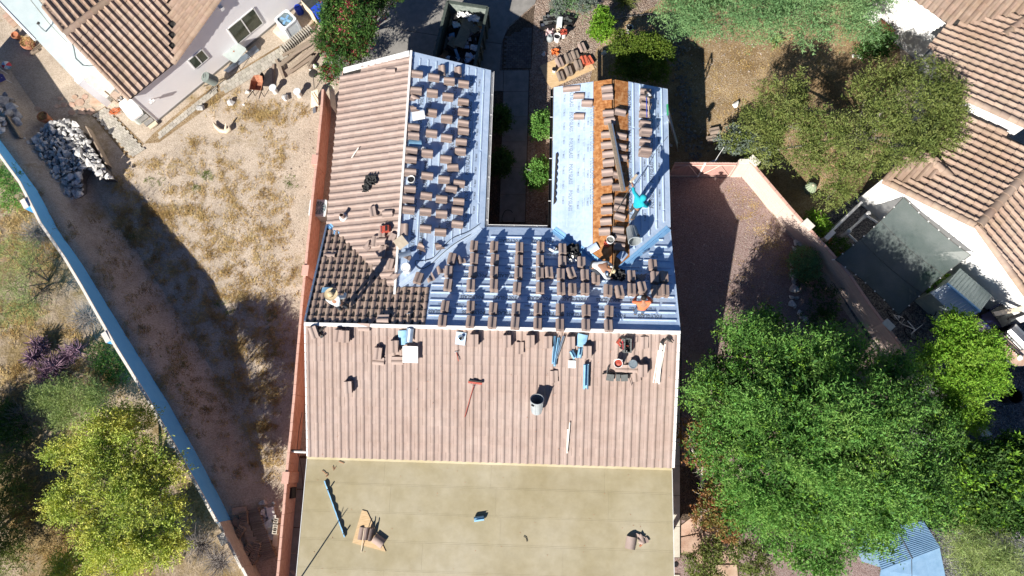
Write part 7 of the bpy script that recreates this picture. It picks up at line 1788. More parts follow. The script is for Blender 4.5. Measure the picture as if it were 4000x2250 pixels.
# ------------------------------------------------------------------ driveway skip, bins, cooling unit
sk_p = [at(*T(1,0,1440,20),1.35), at(*T(1,0,1762,60),1.35), at(*T(1,0,1690,520),1.35), at(*T(1,0,1350,460),1.35)]
sa, sb = at(1800, 215, 0), 0
M_skip = mat('skip_steel', (.05,.065,.055), (.09,.105,.09), scale=6, rough=.55)
M_skipin = mat('skip_inside', (.16,.19,.17), (.27,.30,.27), scale=7, rough=.6)
c_top = (at(*T(1,0,1440,10),1.3) + at(*T(1,0,1757,58),1.3)) / 2
wv = at(*T(1,0,1757,58),1.3) - at(*T(1,0,1440,10),1.3); W_ = wv.length; wv.normalize(); lv = Vector((wv.y, -wv.x, 0)); L_ = 3.4
sk = thing('skip', 'dark open skip full of roofing debris on the driveway', 'skip', M=Matrix.Translation((c_top.x, c_top.y, 0)) @ Matrix((( wv.x, lv.x, 0, 0), (wv.y, lv.y, 0, 0), (0, 0, 1, 0), (0,0,0,1))) )
# local: x along width, y away (down the picture)
def kp(name, mb, m=M_skip): return part(name, mb, m, sk, True)
hw = W_/2
for x in (-1, 1):
    kp('side', MB().box((x*(hw-.04), L_/2, .75), (.06, L_, 1.1))); kp('rail', MB().box((x*(hw-.04), L_/2, 1.31), (.12, L_, .08)))
    for k in range(6): kp('stiffener', MB().box((x*(hw+.03), .3 + k*.56, .75), (.07, .09, 1.05)))
    for y in (.9, 2.1, 2.8): kp('wheel', MB().lathe((x*(hw-.25), y, .3), [(0,-.1),(.26,-.1),(.3,-.06),(.3,.06),(.26,.1),(0,.1)], 14, Matrix.Rotation(math.pi/2, 3, 'Y')), M_black)
kp('end', MB().box((0, .04, .75), (W_-.16, .06, 1.1)), M_skipin); kp('end', MB().box((0, L_-.04, .75), (W_-.16, .06, 1.1)))
kp('rail', MB().box((0, .02, 1.31), (W_-.1, .12, .08))); kp('floor', MB().box((0, L_/2, .3), (W_-.2, L_-.2, .06)), M_skipin)
for k in range(60):
    x, y = random.uniform(-hw+.25, hw-.25), random.uniform(.35, L_-.3); z = .55 + random.uniform(0, .25) + .1*(y/L_)
    R3 = Euler((random.uniform(-.6,.6), random.uniform(-.6,.6), random.uniform(0,3))).to_matrix()
    m_ = random.choice((M_tile, M_dark, M_memb, M_bluesheet, M_blackcloth, M_osbgrey, M_white, M_blackcloth))
    part('debris', MB().box((x, y, z), (random.uniform(.15,.5), random.uniform(.1,.35), random.uniform(.02,.12)), R3), m_, sk, True)
me_b = rag(8, 1.4, 2.6, .3, 21); 
part('debris_heap', MB().add([(a, b+L_/2, c+.42) for a, b, c in me_b.v], me_b.f), M_blackcloth, sk, True)
M_oldply = mat('old_plywood', (.17,.15,.10), (.25,.22,.15), scale=5, rough=.8)
part('plywood_sheet', MB().box((.06, 1.25, .98), (.5, 1.5, .02), Euler((.08,.1,.12)).to_matrix()), M_oldply, sk, True)
part('plywood_sheet', MB().box((-.3, 1.75, .93), (.45, .5, .02), Euler((.1,-.1,.4)).to_matrix()), M_oldply, sk, True)
part('plywood_sheet', MB().box((.5, .95, .95), (.3, .4, .02), Euler((.1,.2,.6)).to_matrix()), M_oldply, sk, True)
for (x, y, r) in ((-.2,.35,.3),(.35,.45,1.0),(.75,1.9,.4)): part('white_wrap', MB().add([(a*1.0+x, b*.6+y, c+.92) for a, b, c in rag(6,.5,.5,.16,int(30+x*10)).v], rag(6,.5,.5,.16,1).f), M_white, sk, True)
wa_ = math.atan2(E1.y, E1.x)
pad = [at(*T(1,0,x,y),.06) for x, y in ((125,235),(190,150),(360,210),(215,320))]
struct('concrete_pad', MB().slab(pad, .06), M_concp)
ca = at(*T(1,0,268,225), .06)
ac = thing('air_conditioner', 'white round cornered air conditioner on a pad by the lavender wall', 'air conditioner', M=Matrix.Translation(ca) @ Matrix.Rotation(wa_, 4, 'Z'))
s_ = .38
def rrect(s, r, n=4):
    P = []
    for (cx, cy, a0) in ((s-r,s-r,0),(-s+r,s-r,1.5708),(-s+r,-s+r,3.1416),(s-r,-s+r,4.7124)):
        for k in range(n+1): P.append((cx + r*math.cos(a0+1.5708*k/n), cy + r*math.sin(a0+1.5708*k/n)))
    return P
M_acw = mat('ac_white', (.62,.66,.67), (.70,.73,.74), scale=4, rough=.45)
M_acg = mat('ac_grille', (.14,.20,.22), (.2,.27,.29), scale=4, rough=.5)
part('body', MB().prism(rrect(.35,.1), .02, .78), M_acg, ac, True)
for k in range(14): part('louvre', MB().prism(rrect(.365,.1), .05+k*.052, .075+k*.052), M_acw, ac, True)
for c in range(4):
    a = c*1.5708; part('corner_panel', MB().box((.36*math.cos(a+.785)*1.28, .36*math.sin(a+.785)*1.28, .4), (.1,.1,.78), rz=a), M_acw, ac, True)
o2 = rrect(.39,.12); i2 = rrect(.3,.12); n_ = len(o2)
mb = MB(); mb.add([(x,y,.78) for x,y in o2] + [(x,y,.86) for x,y in o2] + [(x,y,.86) for x,y in i2] + [(x,y,.8) for x,y in i2], [(i,(i+1)%n_,n_+(i+1)%n_,n_+i) for i in range(n_)] + [(n_+i,n_+(i+1)%n_,2*n_+(i+1)%n_,2*n_+i) for i in range(n_)] + [(2*n_+i,2*n_+(i+1)%n_,3*n_+(i+1)%n_,3*n_+i) for i in range(n_)])
part('top_rim', mb, M_acw, ac, True)
part('fan_well', MB().lathe((0,0,.79), [(.3,0),(.0,.005)], 16), M_acg, ac, True)
for k in range(4): part('fan_blade', MB().box((.14*math.cos(k*1.57+.4), .14*math.sin(k*1.57+.4), .805), (.24,.11,.01), rz=k*1.57+.4), M_bluemetal, ac, True)
for k in range(4): part('guard_wire', MB().lathe((0,0,.84), [(.07+.065*k,0),(.075+.065*k,.01)], 20), M_steel, ac, True)
cb = at(*T(1,0,465,105)); cb2 = at(*T(1,0,530,170))
def wheelie(base, rz, m, ml, label, writing=None):
    t = thing('wheelie_bin', label, 'bin', M=Matrix.Translation(base) @ Matrix.Rotation(rz, 4, 'Z'))
    part('body', MB().add([(-.24,-.3,.05),(.24,-.3,.05),(.24,.28,.05),(-.24,.28,.05),(-.31,-.38,1.0),(.31,-.38,1.0),(.31,.36,1.0),(-.31,.36,1.0)], [(0,3,2,1),(4,5,6,7),(0,1,5,4),(1,2,6,5),(2,3,7,6),(3,0,4,7)]), m, t, True)
    for sy in (-1, 1): part('lid_half', MB().box((0, sy*.19-.01, 1.03+.02), (.66,.37,.05), Matrix.Rotation(sy*-.06, 3, 'X')), ml, t, True)
    part('handle', MB().tube([(-.28,.42,.98),(.28,.42,.98)], .02, 6), m, t, True)
    for sx in (-1, 1): part('wheel', MB().lathe((sx*.27,.3,.12), [(0,-.03),(.11,-.03),(.12,0),(.11,.03),(0,.03)], 12, Matrix.Rotation(1.5708, 3, 'Y')), M_black, t, True)
    return t
M_binblue = mat('bin_blue', (.015,.05,.42), (.02,.07,.52), scale=5, rough=.45)
M_binblack = mat('bin_black', (.03,.035,.035), (.05,.055,.055), scale=5, rough=.5)
wheelie(cb, wa_, M_binblack, M_binblack, 'black wheelie bin at the corner of the lavender house')
wheelie(cb2, wa_, M_binblue, M_binblue, 'bright blue wheelie bin under the oleander')
fpn = thing('fence_panel', 'pale board panel standing beside the bins', 'fence panel', at(*T(1,0,430,150)))
qa_, qb_ = at(*T(1,0,395,110)), at(*T(1,0,480,200)); dd_ = (qb_-qa_); ln_ = dd_.length; dd_.normalize()
for k in range(6): boxinst('board', M_newwood, fpn, qa_ + dd_*(ln_*(k+.5)/6) + Vector((0,0,.55)), (ln_/6-.01, .03, 1.1), math.atan2(dd_.y, dd_.x))
bj = thing('water_jug', 'blue plastic drum beside the air conditioner', 'drum', at(*T(1,0,335,95)))
part('body', MB().lathe(at(*T(1,0,335,95)), [(0,0),(.17,0),(.18,.05),(.18,.4),(.15,.46),(.06,.48),(.05,.53),(0,.53)], 16), M_binblue, bj, smooth=50)
part('handle', MB().box(at(*T(1,0,335,95)) + Vector((.0,.0,.5)), (.22,.05,.03), rz=.6), M_binblue, bj)
pr = thing('paver_row', 'row of pale pavers stood on edge above the plank pile', 'pavers', at(*T(1,0,320,300)))
ra, rb = at(*T(1,0,205,395)), at(*T(1,0,425,225)); rd = rb - ra; rl = rd.length; rd.normalize()
for k in range(15): boxinst('paver', M_paver, pr, ra + rd*(rl*(k+.5)/15) + Vector((0,0,.15)), (.055, .34, .3), math.atan2(rd.y, rd.x))
pk = thing('plank_pile', 'pile of weathered grey planks beside the oleander', 'planks', at(*T(1,0,330,420)))
for (x0,y0,x1,y1,w,z) in ((185,490,470,260,.2,.25),(230,550,420,420,.3,.16),(200,420,480,270,.14,.12),(300,480,490,330,.15,.1),(250,520,460,360,.14,.3),(320,450,480,310,.12,.32),(390,500,440,420,.12,.3),(400,520,490,370,.16,.08),(270,420,470,300,.1,.34),(350,400,490,380,.14,.2),(150,450,210,590,.12,.1),(170,470,200,560,.1,.2)):
    a, b = at(*T(1,0,x0,y0),z), at(*T(1,0,x1,y1),z); d = b-a; boxinst('plank', M_wood, pk, (a+b)/2, (d.length, w, .045), math.atan2(d.y,d.x), Matrix.Rotation(random.uniform(-.03,.03),4,'X'))
pb = at(*C(850,200,2.422,532,130)); pe_ = at(*C(850,200,2.422,532,350))
boxinst('plank', M_wood, None, (pb+pe_)/2 + Vector((0,0,.06)), ((pe_-pb).length, .1, .05), math.atan2((pe_-pb).y, (pe_-pb).x)); o = COL.objects[-1]; o.name = 'plank_board'; tag(o, 'single grey plank pointing down to the left round stool', 'plank')
# wheelbarrow
wc = at(*C(850,200,2.422,412,360))
wb = thing('wheelbarrow', 'rusty brown wheelbarrow standing in the left yard', 'wheelbarrow', M=Matrix.Translation(wc) @ Matrix.Rotation(-.12, 4, 'Z'))
tub_o = [(-.27,-.36),(.27,-.36),(.29,.1),(.2,.36),(.0,.42),(-.2,.36),(-.29,.1)]; n_ = 7
mb = MB(); mb.add([(x*.55,y*.55,.28) for x,y in tub_o] + [(x,y,.58) for x,y in tub_o] + [(x*.92,y*.92,.57) for x,y in tub_o] + [(x*.5,y*.5,.3) for x,y in tub_o],
   [tuple(range(n_-1,-1,-1))] + [(i,(i+1)%n_,n_+(i+1)%n_,n_+i) for i in range(n_)] + [(n_+i,n_+(i+1)%n_,2*n_+(i+1)%n_,2*n_+i) for i in range(n_)] + [(2*n_+i,2*n_+(i+1)%n_,3*n_+(i+1)%n_,3*n_+i) for i in range(n_)] + [tuple(range(3*n_,4*n_))])
part('tub', mb, M_rust, wb, True)
for sx in (-1,1):
    part('handle', MB().tube([(sx*.1,.5,.2),(sx*.18,-.2,.3),(sx*.26,-.75,.55)], .022, 6), M_dark, wb, True); part('leg', MB().tube([(sx*.2,-.3,.32),(sx*.22,-.36,.0)], .018, 5), M_dark, wb, True)
part('wheel', MB().lathe((0,.55,.19), [(0,-.03),(.15,-.04),(.19,0),(.15,.04),(0,.03)], 14, Matrix.Rotation(1.5708,3,'Y')), M_black, wb, True)
for (x, y, l) in ((550,385,'glass topped round stool right of the wheelbarrow, left one'), (778,420,'glass topped round stool right of the white boulder, right one')):
    c = at(*C(850,200,2.422,x,y)); t = thing('stool', l, 'stool', c)
    part('stump', MB().lathe(c, [(.13,0),(.11,.2),(.12,.38)], 14), M_rockwhite, t, smooth=50); part('top', MB().lathe(c, [(.0,.38),(.17,.38),(.175,.4),(.165,.42),(0,.425)], 18), M_acw, t, smooth=50)
tp = thing('leaning_panel', 'beige panel leaning near the salmon wall with a shovel', 'panel', at(*C(850,200,2.422,910,470)))
part('sheet', MB().slab([at(*C(850,200,2.422,885,380),.5), at(*C(850,200,2.422,945,360),.55), at(*C(850,200,2.422,955,520),.05), at(*C(850,200,2.422,880,535),.05)], .02), M_newwood, tp)
sh = thing('shovel', 'shovel with a long pale handle lying on the beige panel', 'shovel', at(*C(850,200,2.422,930,460)))
part('handle', MB().tube([at(*C(850,200,2.422,892,395),.56), at(*C(850,200,2.422,975,545),.12)], .016, 6), M_wood, sh)
part('blade', MB().slab([at(*C(850,200,2.422,900,540),.1), at(*C(850,200,2.422,925,520),.12), at(*C(850,200,2.422,930,580),.04), at(*C(850,200,2.422,905,590),.04)], .012), M_steel, sh)
sh = thing('spade', 'dark spade and net leaning under the oleander', 'spade', at(*C(850,200,2.422,910,300)))
part('handle', MB().tube([at(*C(850,200,2.422,905,240),.6), at(*C(850,200,2.422,915,360),.05)], .018, 6), M_dark, sh)
part('net', MB().lathe(at(*C(850,200,2.422,905,210),.5), [(.22,0),(.18,.06),(.05,.08),(0,.08)], 10), M_dark, sh)
cp = [at(*T(1,0,548,640),1.0), at(*T(1,0,590,650),.9), at(*T(1,0,612,868),.15), at(*T(1,0,565,800),.9)]
t = thing('corrugated_sheet', 'cream corrugated sheet leaning between salmon wall and house', 'corrugated sheet', at(*T(1,0,585,760)))
mb = MB(); n_ = 22; v = []
for i in range(n_+1):
    s = i/n_; off = Vector((0,0,.025*(i % 2)))
    v += [cp[0].lerp(cp[3], s) + off, cp[1].lerp(cp[2], s) + off]
part('sheet', mb.add(v, [(2*i, 2*i+1, 2*i+3, 2*i+2) for i in range(n_)]), M_concp, t)
# table, drum grill, pipes, chest and odds along the lavender wall
c = at(*C(500,0,3.864,1660,850), .0); c = at(*C(500,0,3.864,1690,900), 0)
gt = thing('garden_table', 'square frosted glass garden table against the lavender wall', 'table', M=Matrix.Translation(c) @ Matrix.Rotation(wa_+.2, 4, 'Z'))
M_frost = mat('frosted_glass', (.42,.47,.44), (.5,.55,.52), scale=3, rough=.25, spec=.5)
part('top', MB().prism(rrect(.44,.12), .68, .7), M_frost, gt, True)
for sx in (-1,1):
    for sy in (-1,1): part('leg', MB().tube([(sx*.1,sy*.1,.66),(sx*.3,sy*.3,.6),(sx*.4,sy*.4,.0)], .015, 5), M_black, gt, True)
part('hub', MB().lathe((0,0,.7), [(.04,0),(.04,.012),(0,.012)], 8), M_rust, gt, True)
c = at(*C(500,0,3.864,1330,1250), 0)
dg = thing('drum_grill', 'grey green drum grill on a leg stand beside the slab path', 'grill', c)
dt_, db_ = at(*C(500,0,3.864,1165,1160), 1.05), at(*C(500,0,3.864,1310,1225), .55)
M_drum = mat('drum_green', (.16,.19,.175), (.22,.25,.23), scale=6, rough=.5)
part('drum', MB().tube([db_, dt_], .235, 18), M_drum, dg, smooth=50)
part('lid_handle', MB().tube([dt_+Vector((-.05,.12,.06)), dt_+Vector((-.02,-.1,.08))], .015, 5), M_black, dg)
for (x, y) in ((1170,1440),(1230,1430),(1340,1250),(1150,1300)): part('leg', MB().tube([db_+Vector((0,0,-.1)), at(*C(500,0,3.864,x,y), .0)], .016, 5), M_dark, dg)
for k in range(5):
    a, b = at(*C(500,0,3.864,1450+k*14,1070-k*8+k*14), .06+.03*(k%2)), at(*C(500,0,3.864,1930+k*12,690+k*16), .06+.03*(k%2))
    solo('metal_pipe', MB().tube([a, b], .028, 6), M_metal, ('silver pipe lying along the lavender wall, ' + ('nearest the wall','second from the wall','middle one','fourth from the wall','farthest from the wall')[k]), 'pipe', 'silver pipes')
c = at(*C(350,250,2.184,410,430), 0)
ch = thing('storage_chest', 'white round cornered storage chest at the lavender house corner', 'chest', M=Matrix.Translation(c) @ Matrix.Rotation(-.86, 4, 'Z'))
P0 = [(x*1.75, y) for x, y in rrect(.33,.14)]
part('base', MB().prism([(x*.9,y*.9) for x,y in P0], .0, .5), M_frost, ch, True); part('lid', MB().prism(P0, .5, .62), M_white, ch, True)
part('lid_top', MB().prism([(x*.93,y*.88) for x,y in P0], .62, .66), M_white, ch, True)
bk = thing('block_stack', 'three concrete slabs stacked beside the white chest', 'slabs', at(*C(350,250,2.184,525,510)))
for (x, y, z, m_) in ((495,490,.32,M_conc),(525,512,.2,M_conc),(552,532,.12,M_newwood)): boxinst('slab', m_, bk, at(*C(350,250,2.184,x,y)) + Vector((0,0,z)), (.42,.22,.08), -.86+1.57)
jb = thing('work_bench', 'small grey bench with a white pot under the tile eave', 'bench', at(*C(350,250,2.184,225,270)))
part('top', MB().slab([at(*C(350,250,2.184,x,y),.6) for x,y in ((170,265),(215,225),(265,265),(225,310))], .04), M_wood, jb)
part('lower_shelf', MB().slab([at(*C(350,250,2.184,x,y),.3) for x,y in ((235,310),(270,270),(310,315),(275,355))], .05), M_black, jb)
for (x,y) in ((180,275),(225,320),(255,275),(290,330)): part('leg', MB().box(at(*C(350,250,2.184,x+15,y+10)) + Vector((0,0,.3)), (.05,.05,.6)), M_wood, jb)
c = at(*C(350,250,2.184,262,300), .33); solo('pot', MB().lathe(c, [(.0,0),(.09,0),(.12,.14),(.1,.14),(.08,.03),(0,.03)], 14), M_white, 'white pot on the low shelf by the house corner', 'pot', smooth=50)
rr = random.Random(9); P = []; c = at(*C(350,250,2.184,225,405), .03)
for k in range(60): P.append(c + Vector((math.cos(k*.83)*rr.uniform(.1,.34) + rr.uniform(-.05,.05), math.sin(k*.9)*rr.uniform(.08,.22), rr.uniform(0,.06))))
solo('extension_cord', MB().tube(P, .009, 4), M_orange, 'tangled orange cord on the weeds beside the porch post', 'cord')
def pot(base, r, h, label, m=M_terra, plantm=None):
    t = thing('flower_pot', label, 'flower pot', base)
    part('pot', MB().lathe(base, [(0,0),(r*.7,0),(r*.95,h*.85),(r,h*.85),(r,h),(r*.86,h),(r*.8,h*.8),(0,h*.78)], 20), m, t, smooth=50)
    if plantm: foliage('plant', [(base.x, base.y, base.z+h*.85, r*.5, r*.5, r*.4)], 40, 6, .08, .02, plantm, t, seed=3, sprl=.1)
    return t
pot(at(*T(0,0,372,915), .05), .25, .5, 'large terracotta pot at the tip of the rock heap', plantm=L_dry)
pot(at(*T(0,0,142,288)), .18, .3, 'terracotta pot under the porch edge at the top left')
t = thing('half_barrel', 'dark half barrel planter of dry stalks below the porch edge', 'planter', at(*T(0,0,228,345)))
part('barrel', MB().lathe(at(*T(0,0,228,345)), [(0,0),(.26,0),(.3,.22),(.27,.34),(.25,.34),(.24,.26),(0,.24)], 18), M_rust, t, smooth=50)
p = at(*T(0,0,232,325), .3); foliage('stalks', [(p.x,p.y,.4,.18,.18,.15)], 60, 6, .12, .02, L_dry, t, seed=5, sprl=.2)
wdk = thing('wood_scraps', 'short timber scraps beside the half barrel', 'timber', at(*T(0,0,275,375)))
for (x,y,r) in ((262,385,.9),(280,372,.7),(298,360,.75),(270,400,.6),(310,345,.8)): boxinst('timber', M_wood, wdk, at(*T(0,0,x,y)) + Vector((0,0,.06)), (.4,.09,.08), r)
dm = thing('door_mat', 'reddish slatted mat under the porch edge', 'mat', at(*T(0,0,85,150)))
a, b, c_ = at(*T(0,0,30,115)), at(*T(0,0,60,95)), at(*T(0,0,115,205))
for k in range(9): boxinst('slat', M_flag, dm, a.lerp(c_, (k+.5)/9) + (b-a)*.8 + Vector((0,0,.03)), (.5,.1,.03), .72)
bb = at(*T(0,0,73,510), 0)
ball = thing('beach_ball', 'red white and blue ball in the shade at the left edge', 'ball', bb)
for k in range(6):
    mb = MB(); v = []; n1 = 7
    for i in range(n1+1):
        th_ = math.pi*i/n1
        for j in range(3):
            ph_ = (k + j/2)*math.pi/3; q = Vector((math.sin(th_)*math.cos(ph_), math.sin(th_)*math.sin(ph_), math.cos(th_)))*.2; q = Euler((.5,.4,0)).to_matrix() @ q; v.append(bb + Vector((0,0,.2)) + q)
    mb.add(v, [(i*3+j, (i+1)*3+j, (i+1)*3+j+1, i*3+j+1) for i in range(n1) for j in range(2)]); part('panel', mb, (M_bagred, M_white, M_bluesheet)[k % 3], ball, smooth=60)
cc = at(*T(0,0,-5,590), 0)
lc = thing('folding_chair', 'purple folding chair with pale legs at the left edge', 'chair', cc)
M_purplecloth = mat('purple_cloth', (.10,.08,.24), (.13,.10,.3), scale=9, rough=.8)
part('seat', MB().slab([at(*T(0,0,-60,540),.42), at(*T(0,0,20,560),.42), at(*T(0,0,45,600),.42), at(*T(0,0,-40,640),.42)], .02), M_purplecloth, lc)
for (x0,y0,x1,y1) in ((0,520,62,562),(-20,480,50,530),(10,585,100,630),(-60,500,-10,600)): part('leg', MB().tube([at(*T(0,0,x0,y0),.44), at(*T(0,0,x1,y1),.02)], .014, 5), M_white, lc)
cw = thing('driftwood', 'curved pale hollow log on the bare ground of the left yard', 'log', at(*T(0,0,1675,960)))
mb = MB(); 
P = [at(*T(0,0,x,y), z) for x, y, z in ((1610,925,.12),(1630,955,.1),(1665,985,.1),(1705,992,.12),(1735,975,.16),(1730,950,.2))]
part('log', mb.tube(P, [.03,.08,.1,.11,.09,.04], 8), M_newwood, cw, smooth=60)
part('stub', MB().tube([at(*T(0,0,1700,985),.15), at(*T(0,0,1705,930),.4)], [.06,.03], 6), M_newwood, cw)
# ------------------------------------------------------------------ garden north of the right wing
gp_ = [at(*T(2,0,x,y), .03) for x, y in ((210,497),(330,445),(560,400),(625,520),(300,665),(262,620))]
ps = thing('plywood_sheet', 'tan plywood sheet on the gravel under tile stacks', 'plywood', at(*T(2,0,400,560)))
part('sheet', MB().slab(gp_, .02), M_ply, ps)
def gstack(p, n, label, rot, me=None, group='tile stacks on the plywood'):
    b = at(*p, .05); t = thing('roof_tile_stack' if n > 1 else 'loose_roof_tile', label, 'tile stack' if n > 1 else 'roof tile', group=group, M=Matrix.Translation(b) @ Matrix.Rotation(rot, 4, 'Z'))
    for k in range(n): inst('roof_tile', me or TILE, t, Matrix.Translation((random.uniform(-.012,.012), -.21+random.uniform(-.012,.012), .012+k*STK)) @ Matrix.Rotation(random.uniform(-.04,.04), 4, 'Z'))
TILEO = tile_mesh('orange_roof_tile', m=M_tileorange); TILEG = tile_mesh('grey_roof_tile', m=mat('grey_tile', (.22,.17,.135), (.29,.23,.185), scale=6, rough=.75, island=.08))
for (x, y, n, r, me, l) in ((358,482,6,.35,None,'pinkish stack at the upper left of the plywood'), (425,452,7,.3,TILEG,'grey brown stack in the upper middle of the plywood'), (475,432,7,.3,TILEG,'grey brown stack beside the orange tiles'), (425,552,7,.3,TILEG,'grey brown stack in the lower middle of the plywood'), (497,508,9,.3,TILEG,'tall grey brown stack in the lower right of the plywood'), (366,585,6,.28,TILEG,'grey brown stack at the lower left of the plywood'), (530,368,5,.3,None,'pinkish stack just above the plywood on the gravel'), (540,470,6,.3,TILEO,'bright orange tile stack on the plywood'), (583,462,4,.4,TILEO,'dark red tile stack in shade at the plywood edge')):
    gstack(T(2,0,x,y), n, l, r, me)
for (x, y, n, l) in ((1525,995,4,'upper tile stack on the soil near the creek stones'), (1505,1058,4,'lower tile stack on the soil near the creek stones')): gstack(T(2,0,x,y), n, l, 1.75 if n else 0, TILEG, 'tile stacks on the soil')
def gbucket(p, r, h, label, m=M_white, fill=None, lid=None, z=0): return bucket(None, 0, 0, label, r, h, m, fill, M=Matrix.Translation(at(*p, z)), lid=lid)
gbucket(T(2,0,340,305), .15, .38, 'white open bucket below the tool heap', fill=M_black)
gbucket(T(2,0,386,275), .14, .36, 'white bucket with a red lid beside the tool heap', lid=M_redstuff)
gbucket(T(2,0,882,240), .15, .38, 'white open bucket at the top of the round bush', fill=M_black)
gbucket(T(2,0,318,540), .09, .22, 'small white can on the plywood', lid=M_black, z=.05)
gt_ = thing('gas_bottle', 'small grey gas bottle below the tool heap', 'gas bottle', at(*T(2,0,286,305)))
part('tank', MB().lathe(at(*T(2,0,286,305)), [(0,0),(.13,.02),(.15,.1),(.15,.22),(.11,.3),(.05,.32),(0,.32)], 16), M_grey, gt_, smooth=60); part('collar', MB().lathe(at(*T(2,0,286,305)), [(.09,.3),(.09,.4),(.075,.4),(.075,.3)], 12), M_grey, gt_)
solo('plastic_bag', rag(7,.4,.36,.22,44), M_acw, 'pale pink plastic bag below the tool heap', 'bag') ; o = COL.objects[-1]; o.location = at(*T(2,0,285,255)); o.data.materials[0] = mat('pinkish_plastic', (.5,.36,.36), (.6,.46,.46), scale=9, rough=.3)
crate_lab = ('lowest black crate of the tool heap','middle black crate of the tool heap','top black crate of the tool heap','right black crate of the tool heap')
for k, (x, y, r, z) in enumerate(((262,200,.2,.0),(285,165,.1,.0),(305,140,.05,.0),(415,170,-.3,.0))):
    b = at(*T(2,0,x,y)); t = thing('crate', crate_lab[k], 'crate', M=Matrix.Translation(b) @ Matrix.Rotation(r, 4, 'Z'))
    for (c, s) in (((0,.15,.15),(.62,.02,.3)),((0,-.15,.15),(.62,.02,.3)),((.3,0,.15),(.02,.3,.3)),((-.3,0,.15),(.02,.3,.3)),((0,0,.12),(.6,.3,.02))): part('side', MB().box(c, s), M_black if k != 1 else M_bag, t, True)
    for j in range(3): part('tool', MB().box((-.2+.18*j, random.uniform(-.05,.05), .2), (.14,.16,.14), rz=random.uniform(0,2)), random.choice((M_dark, M_bag, M_steel)), t, True)
solo('tool_case', MB().box(at(*T(2,0,358,188)) + Vector((0,0,.17)), (.24,.42,.34), rz=-.12), M_acw, 'white tool case on the right of the crates', 'case')
solo('cable_coil', MB().tube([at(*T(2,0,350,240)) + Vector((.1*math.cos(k*.9)*(1-k*.01), .1*math.sin(k*.9)*(1-k*.01), .04+.006*k)) for k in range(28)], .015, 5), M_newwood, 'yellowish coiled cable beside the white case', 'cable')
rsolo('red_bag', rag(6,.3,.24,.2,47), M_redstuff, 'red cloth over the white bucket beside the tool heap', 'cloth', Matrix.Translation(at(*T(2,0,390,250), .36)))
rsolo('leaf_pile', rag(8,.34,.3,.2,48), M_orange, 'orange crumpled bag on the gravel near the plywood', 'bag', Matrix.Translation(at(*T(2,0,325,398))))
ed = [at(*T(2,0,x,y)) for x, y in ((700,165),(860,130),(1040,112),(1120,150))]
solo('edging_strip', MB().tube([p + Vector((0,0,.05)) for p in ed], .04, 4), M_rockdark, 'thin dark edging strip between gravel and soil', 'edging')
# ladder against the right wing's eave
lt, lb_ = HM @ Vector((x2E+.06, 0, 3.2)), 0
la0, la1 = at(*T(2,0,1165,830), 3.25), at(*T(2,0,1192,905), 3.15)
lt0 = at(*T(2,0,1172,812), 3.5); lt1 = at(*T(2,0,1160,812), 3.5)
foot_c = at(*T(2,0,1252,1112), .02); top_c = at(*T(2,0,1172,830), 3.55)
ld = thing('ladder', 'metal extension ladder leaning on the right wing eave', 'ladder', foot_c)
dv = (top_c - foot_c).normalized(); sv = dv.cross(Vector((0,0,1))).normalized() * .2
for s in (-1, 1): part('rail', MB().tube([foot_c + sv*s, top_c + sv*s], .028, 4), M_steel, ld)
Lr = (top_c - foot_c).length
for k in range(13): q_ = foot_c + dv*(.25 + k*(Lr-.3)/13); part('rung', MB().tube([q_ + sv, q_ - sv], .018, 5), M_steel, ld)
part('top_tip', MB().box(top_c + Vector((0,0,.02)), (.46,.06,.06), rz=math.atan2(sv.y, sv.x)), mat('ladder_green', (.05,.35,.16), rough=.5), ld)
tb = thing('blue_tarp', 'triangular blue tarp corner behind the gate', 'tarp', at(*T(2,0,1515,1215)))
part('sheet', MB().slab([at(*T(2,0,1460,1232),1.0), at(*T(2,0,1560,1195),1.15), at(*T(2,0,1525,1240),.95)], .01), M_bluesheet, tb)
solo('rope', MB().tube([at(*T(2,0,1600,1110),1.8), at(*T(2,0,1560,1170),1.5), at(*T(2,0,1520,1235),1.2)], .01, 4), M_white, 'thin pale rope running up from the tarp', 'rope')
for (x, y, r, h, l) in ((310,1430,.24,.5,'ribbed pale green barrel cactus beyond the pink wall'),):
    b = at(*T(3,0,x,y)); t = thing('barrel_cactus', l, 'cactus', b); mb = MB(); v = []; n1, n2 = 26, 9
    for i in range(n2+1):
        a = math.pi*.5*i/n2; rr_ = r*math.cos(a)**.6 if i < n2 else 0.001
        for k in range(n1): ang = 6.283*k/n1; q_ = rr_*(1 + (.09 if k % 2 else -.05)); v.append((b.x+q_*math.cos(ang), b.y+q_*math.sin(ang), h*math.sin(a)))
    mb.add(v, [(i*n1+k, i*n1+(k+1)%n1, (i+1)*n1+(k+1)%n1, (i+1)*n1+k) for i in range(n2) for k in range(n1)]); part('body', mb, mat('cactus_green', (.22,.28,.17), (.32,.37,.26), scale=9, rough=.8), t)
    part('top', MB().lathe(b + Vector((0,0,h*.98)), [(.06,0),(.03,.03),(0,.03)], 8), M_newwood, t)
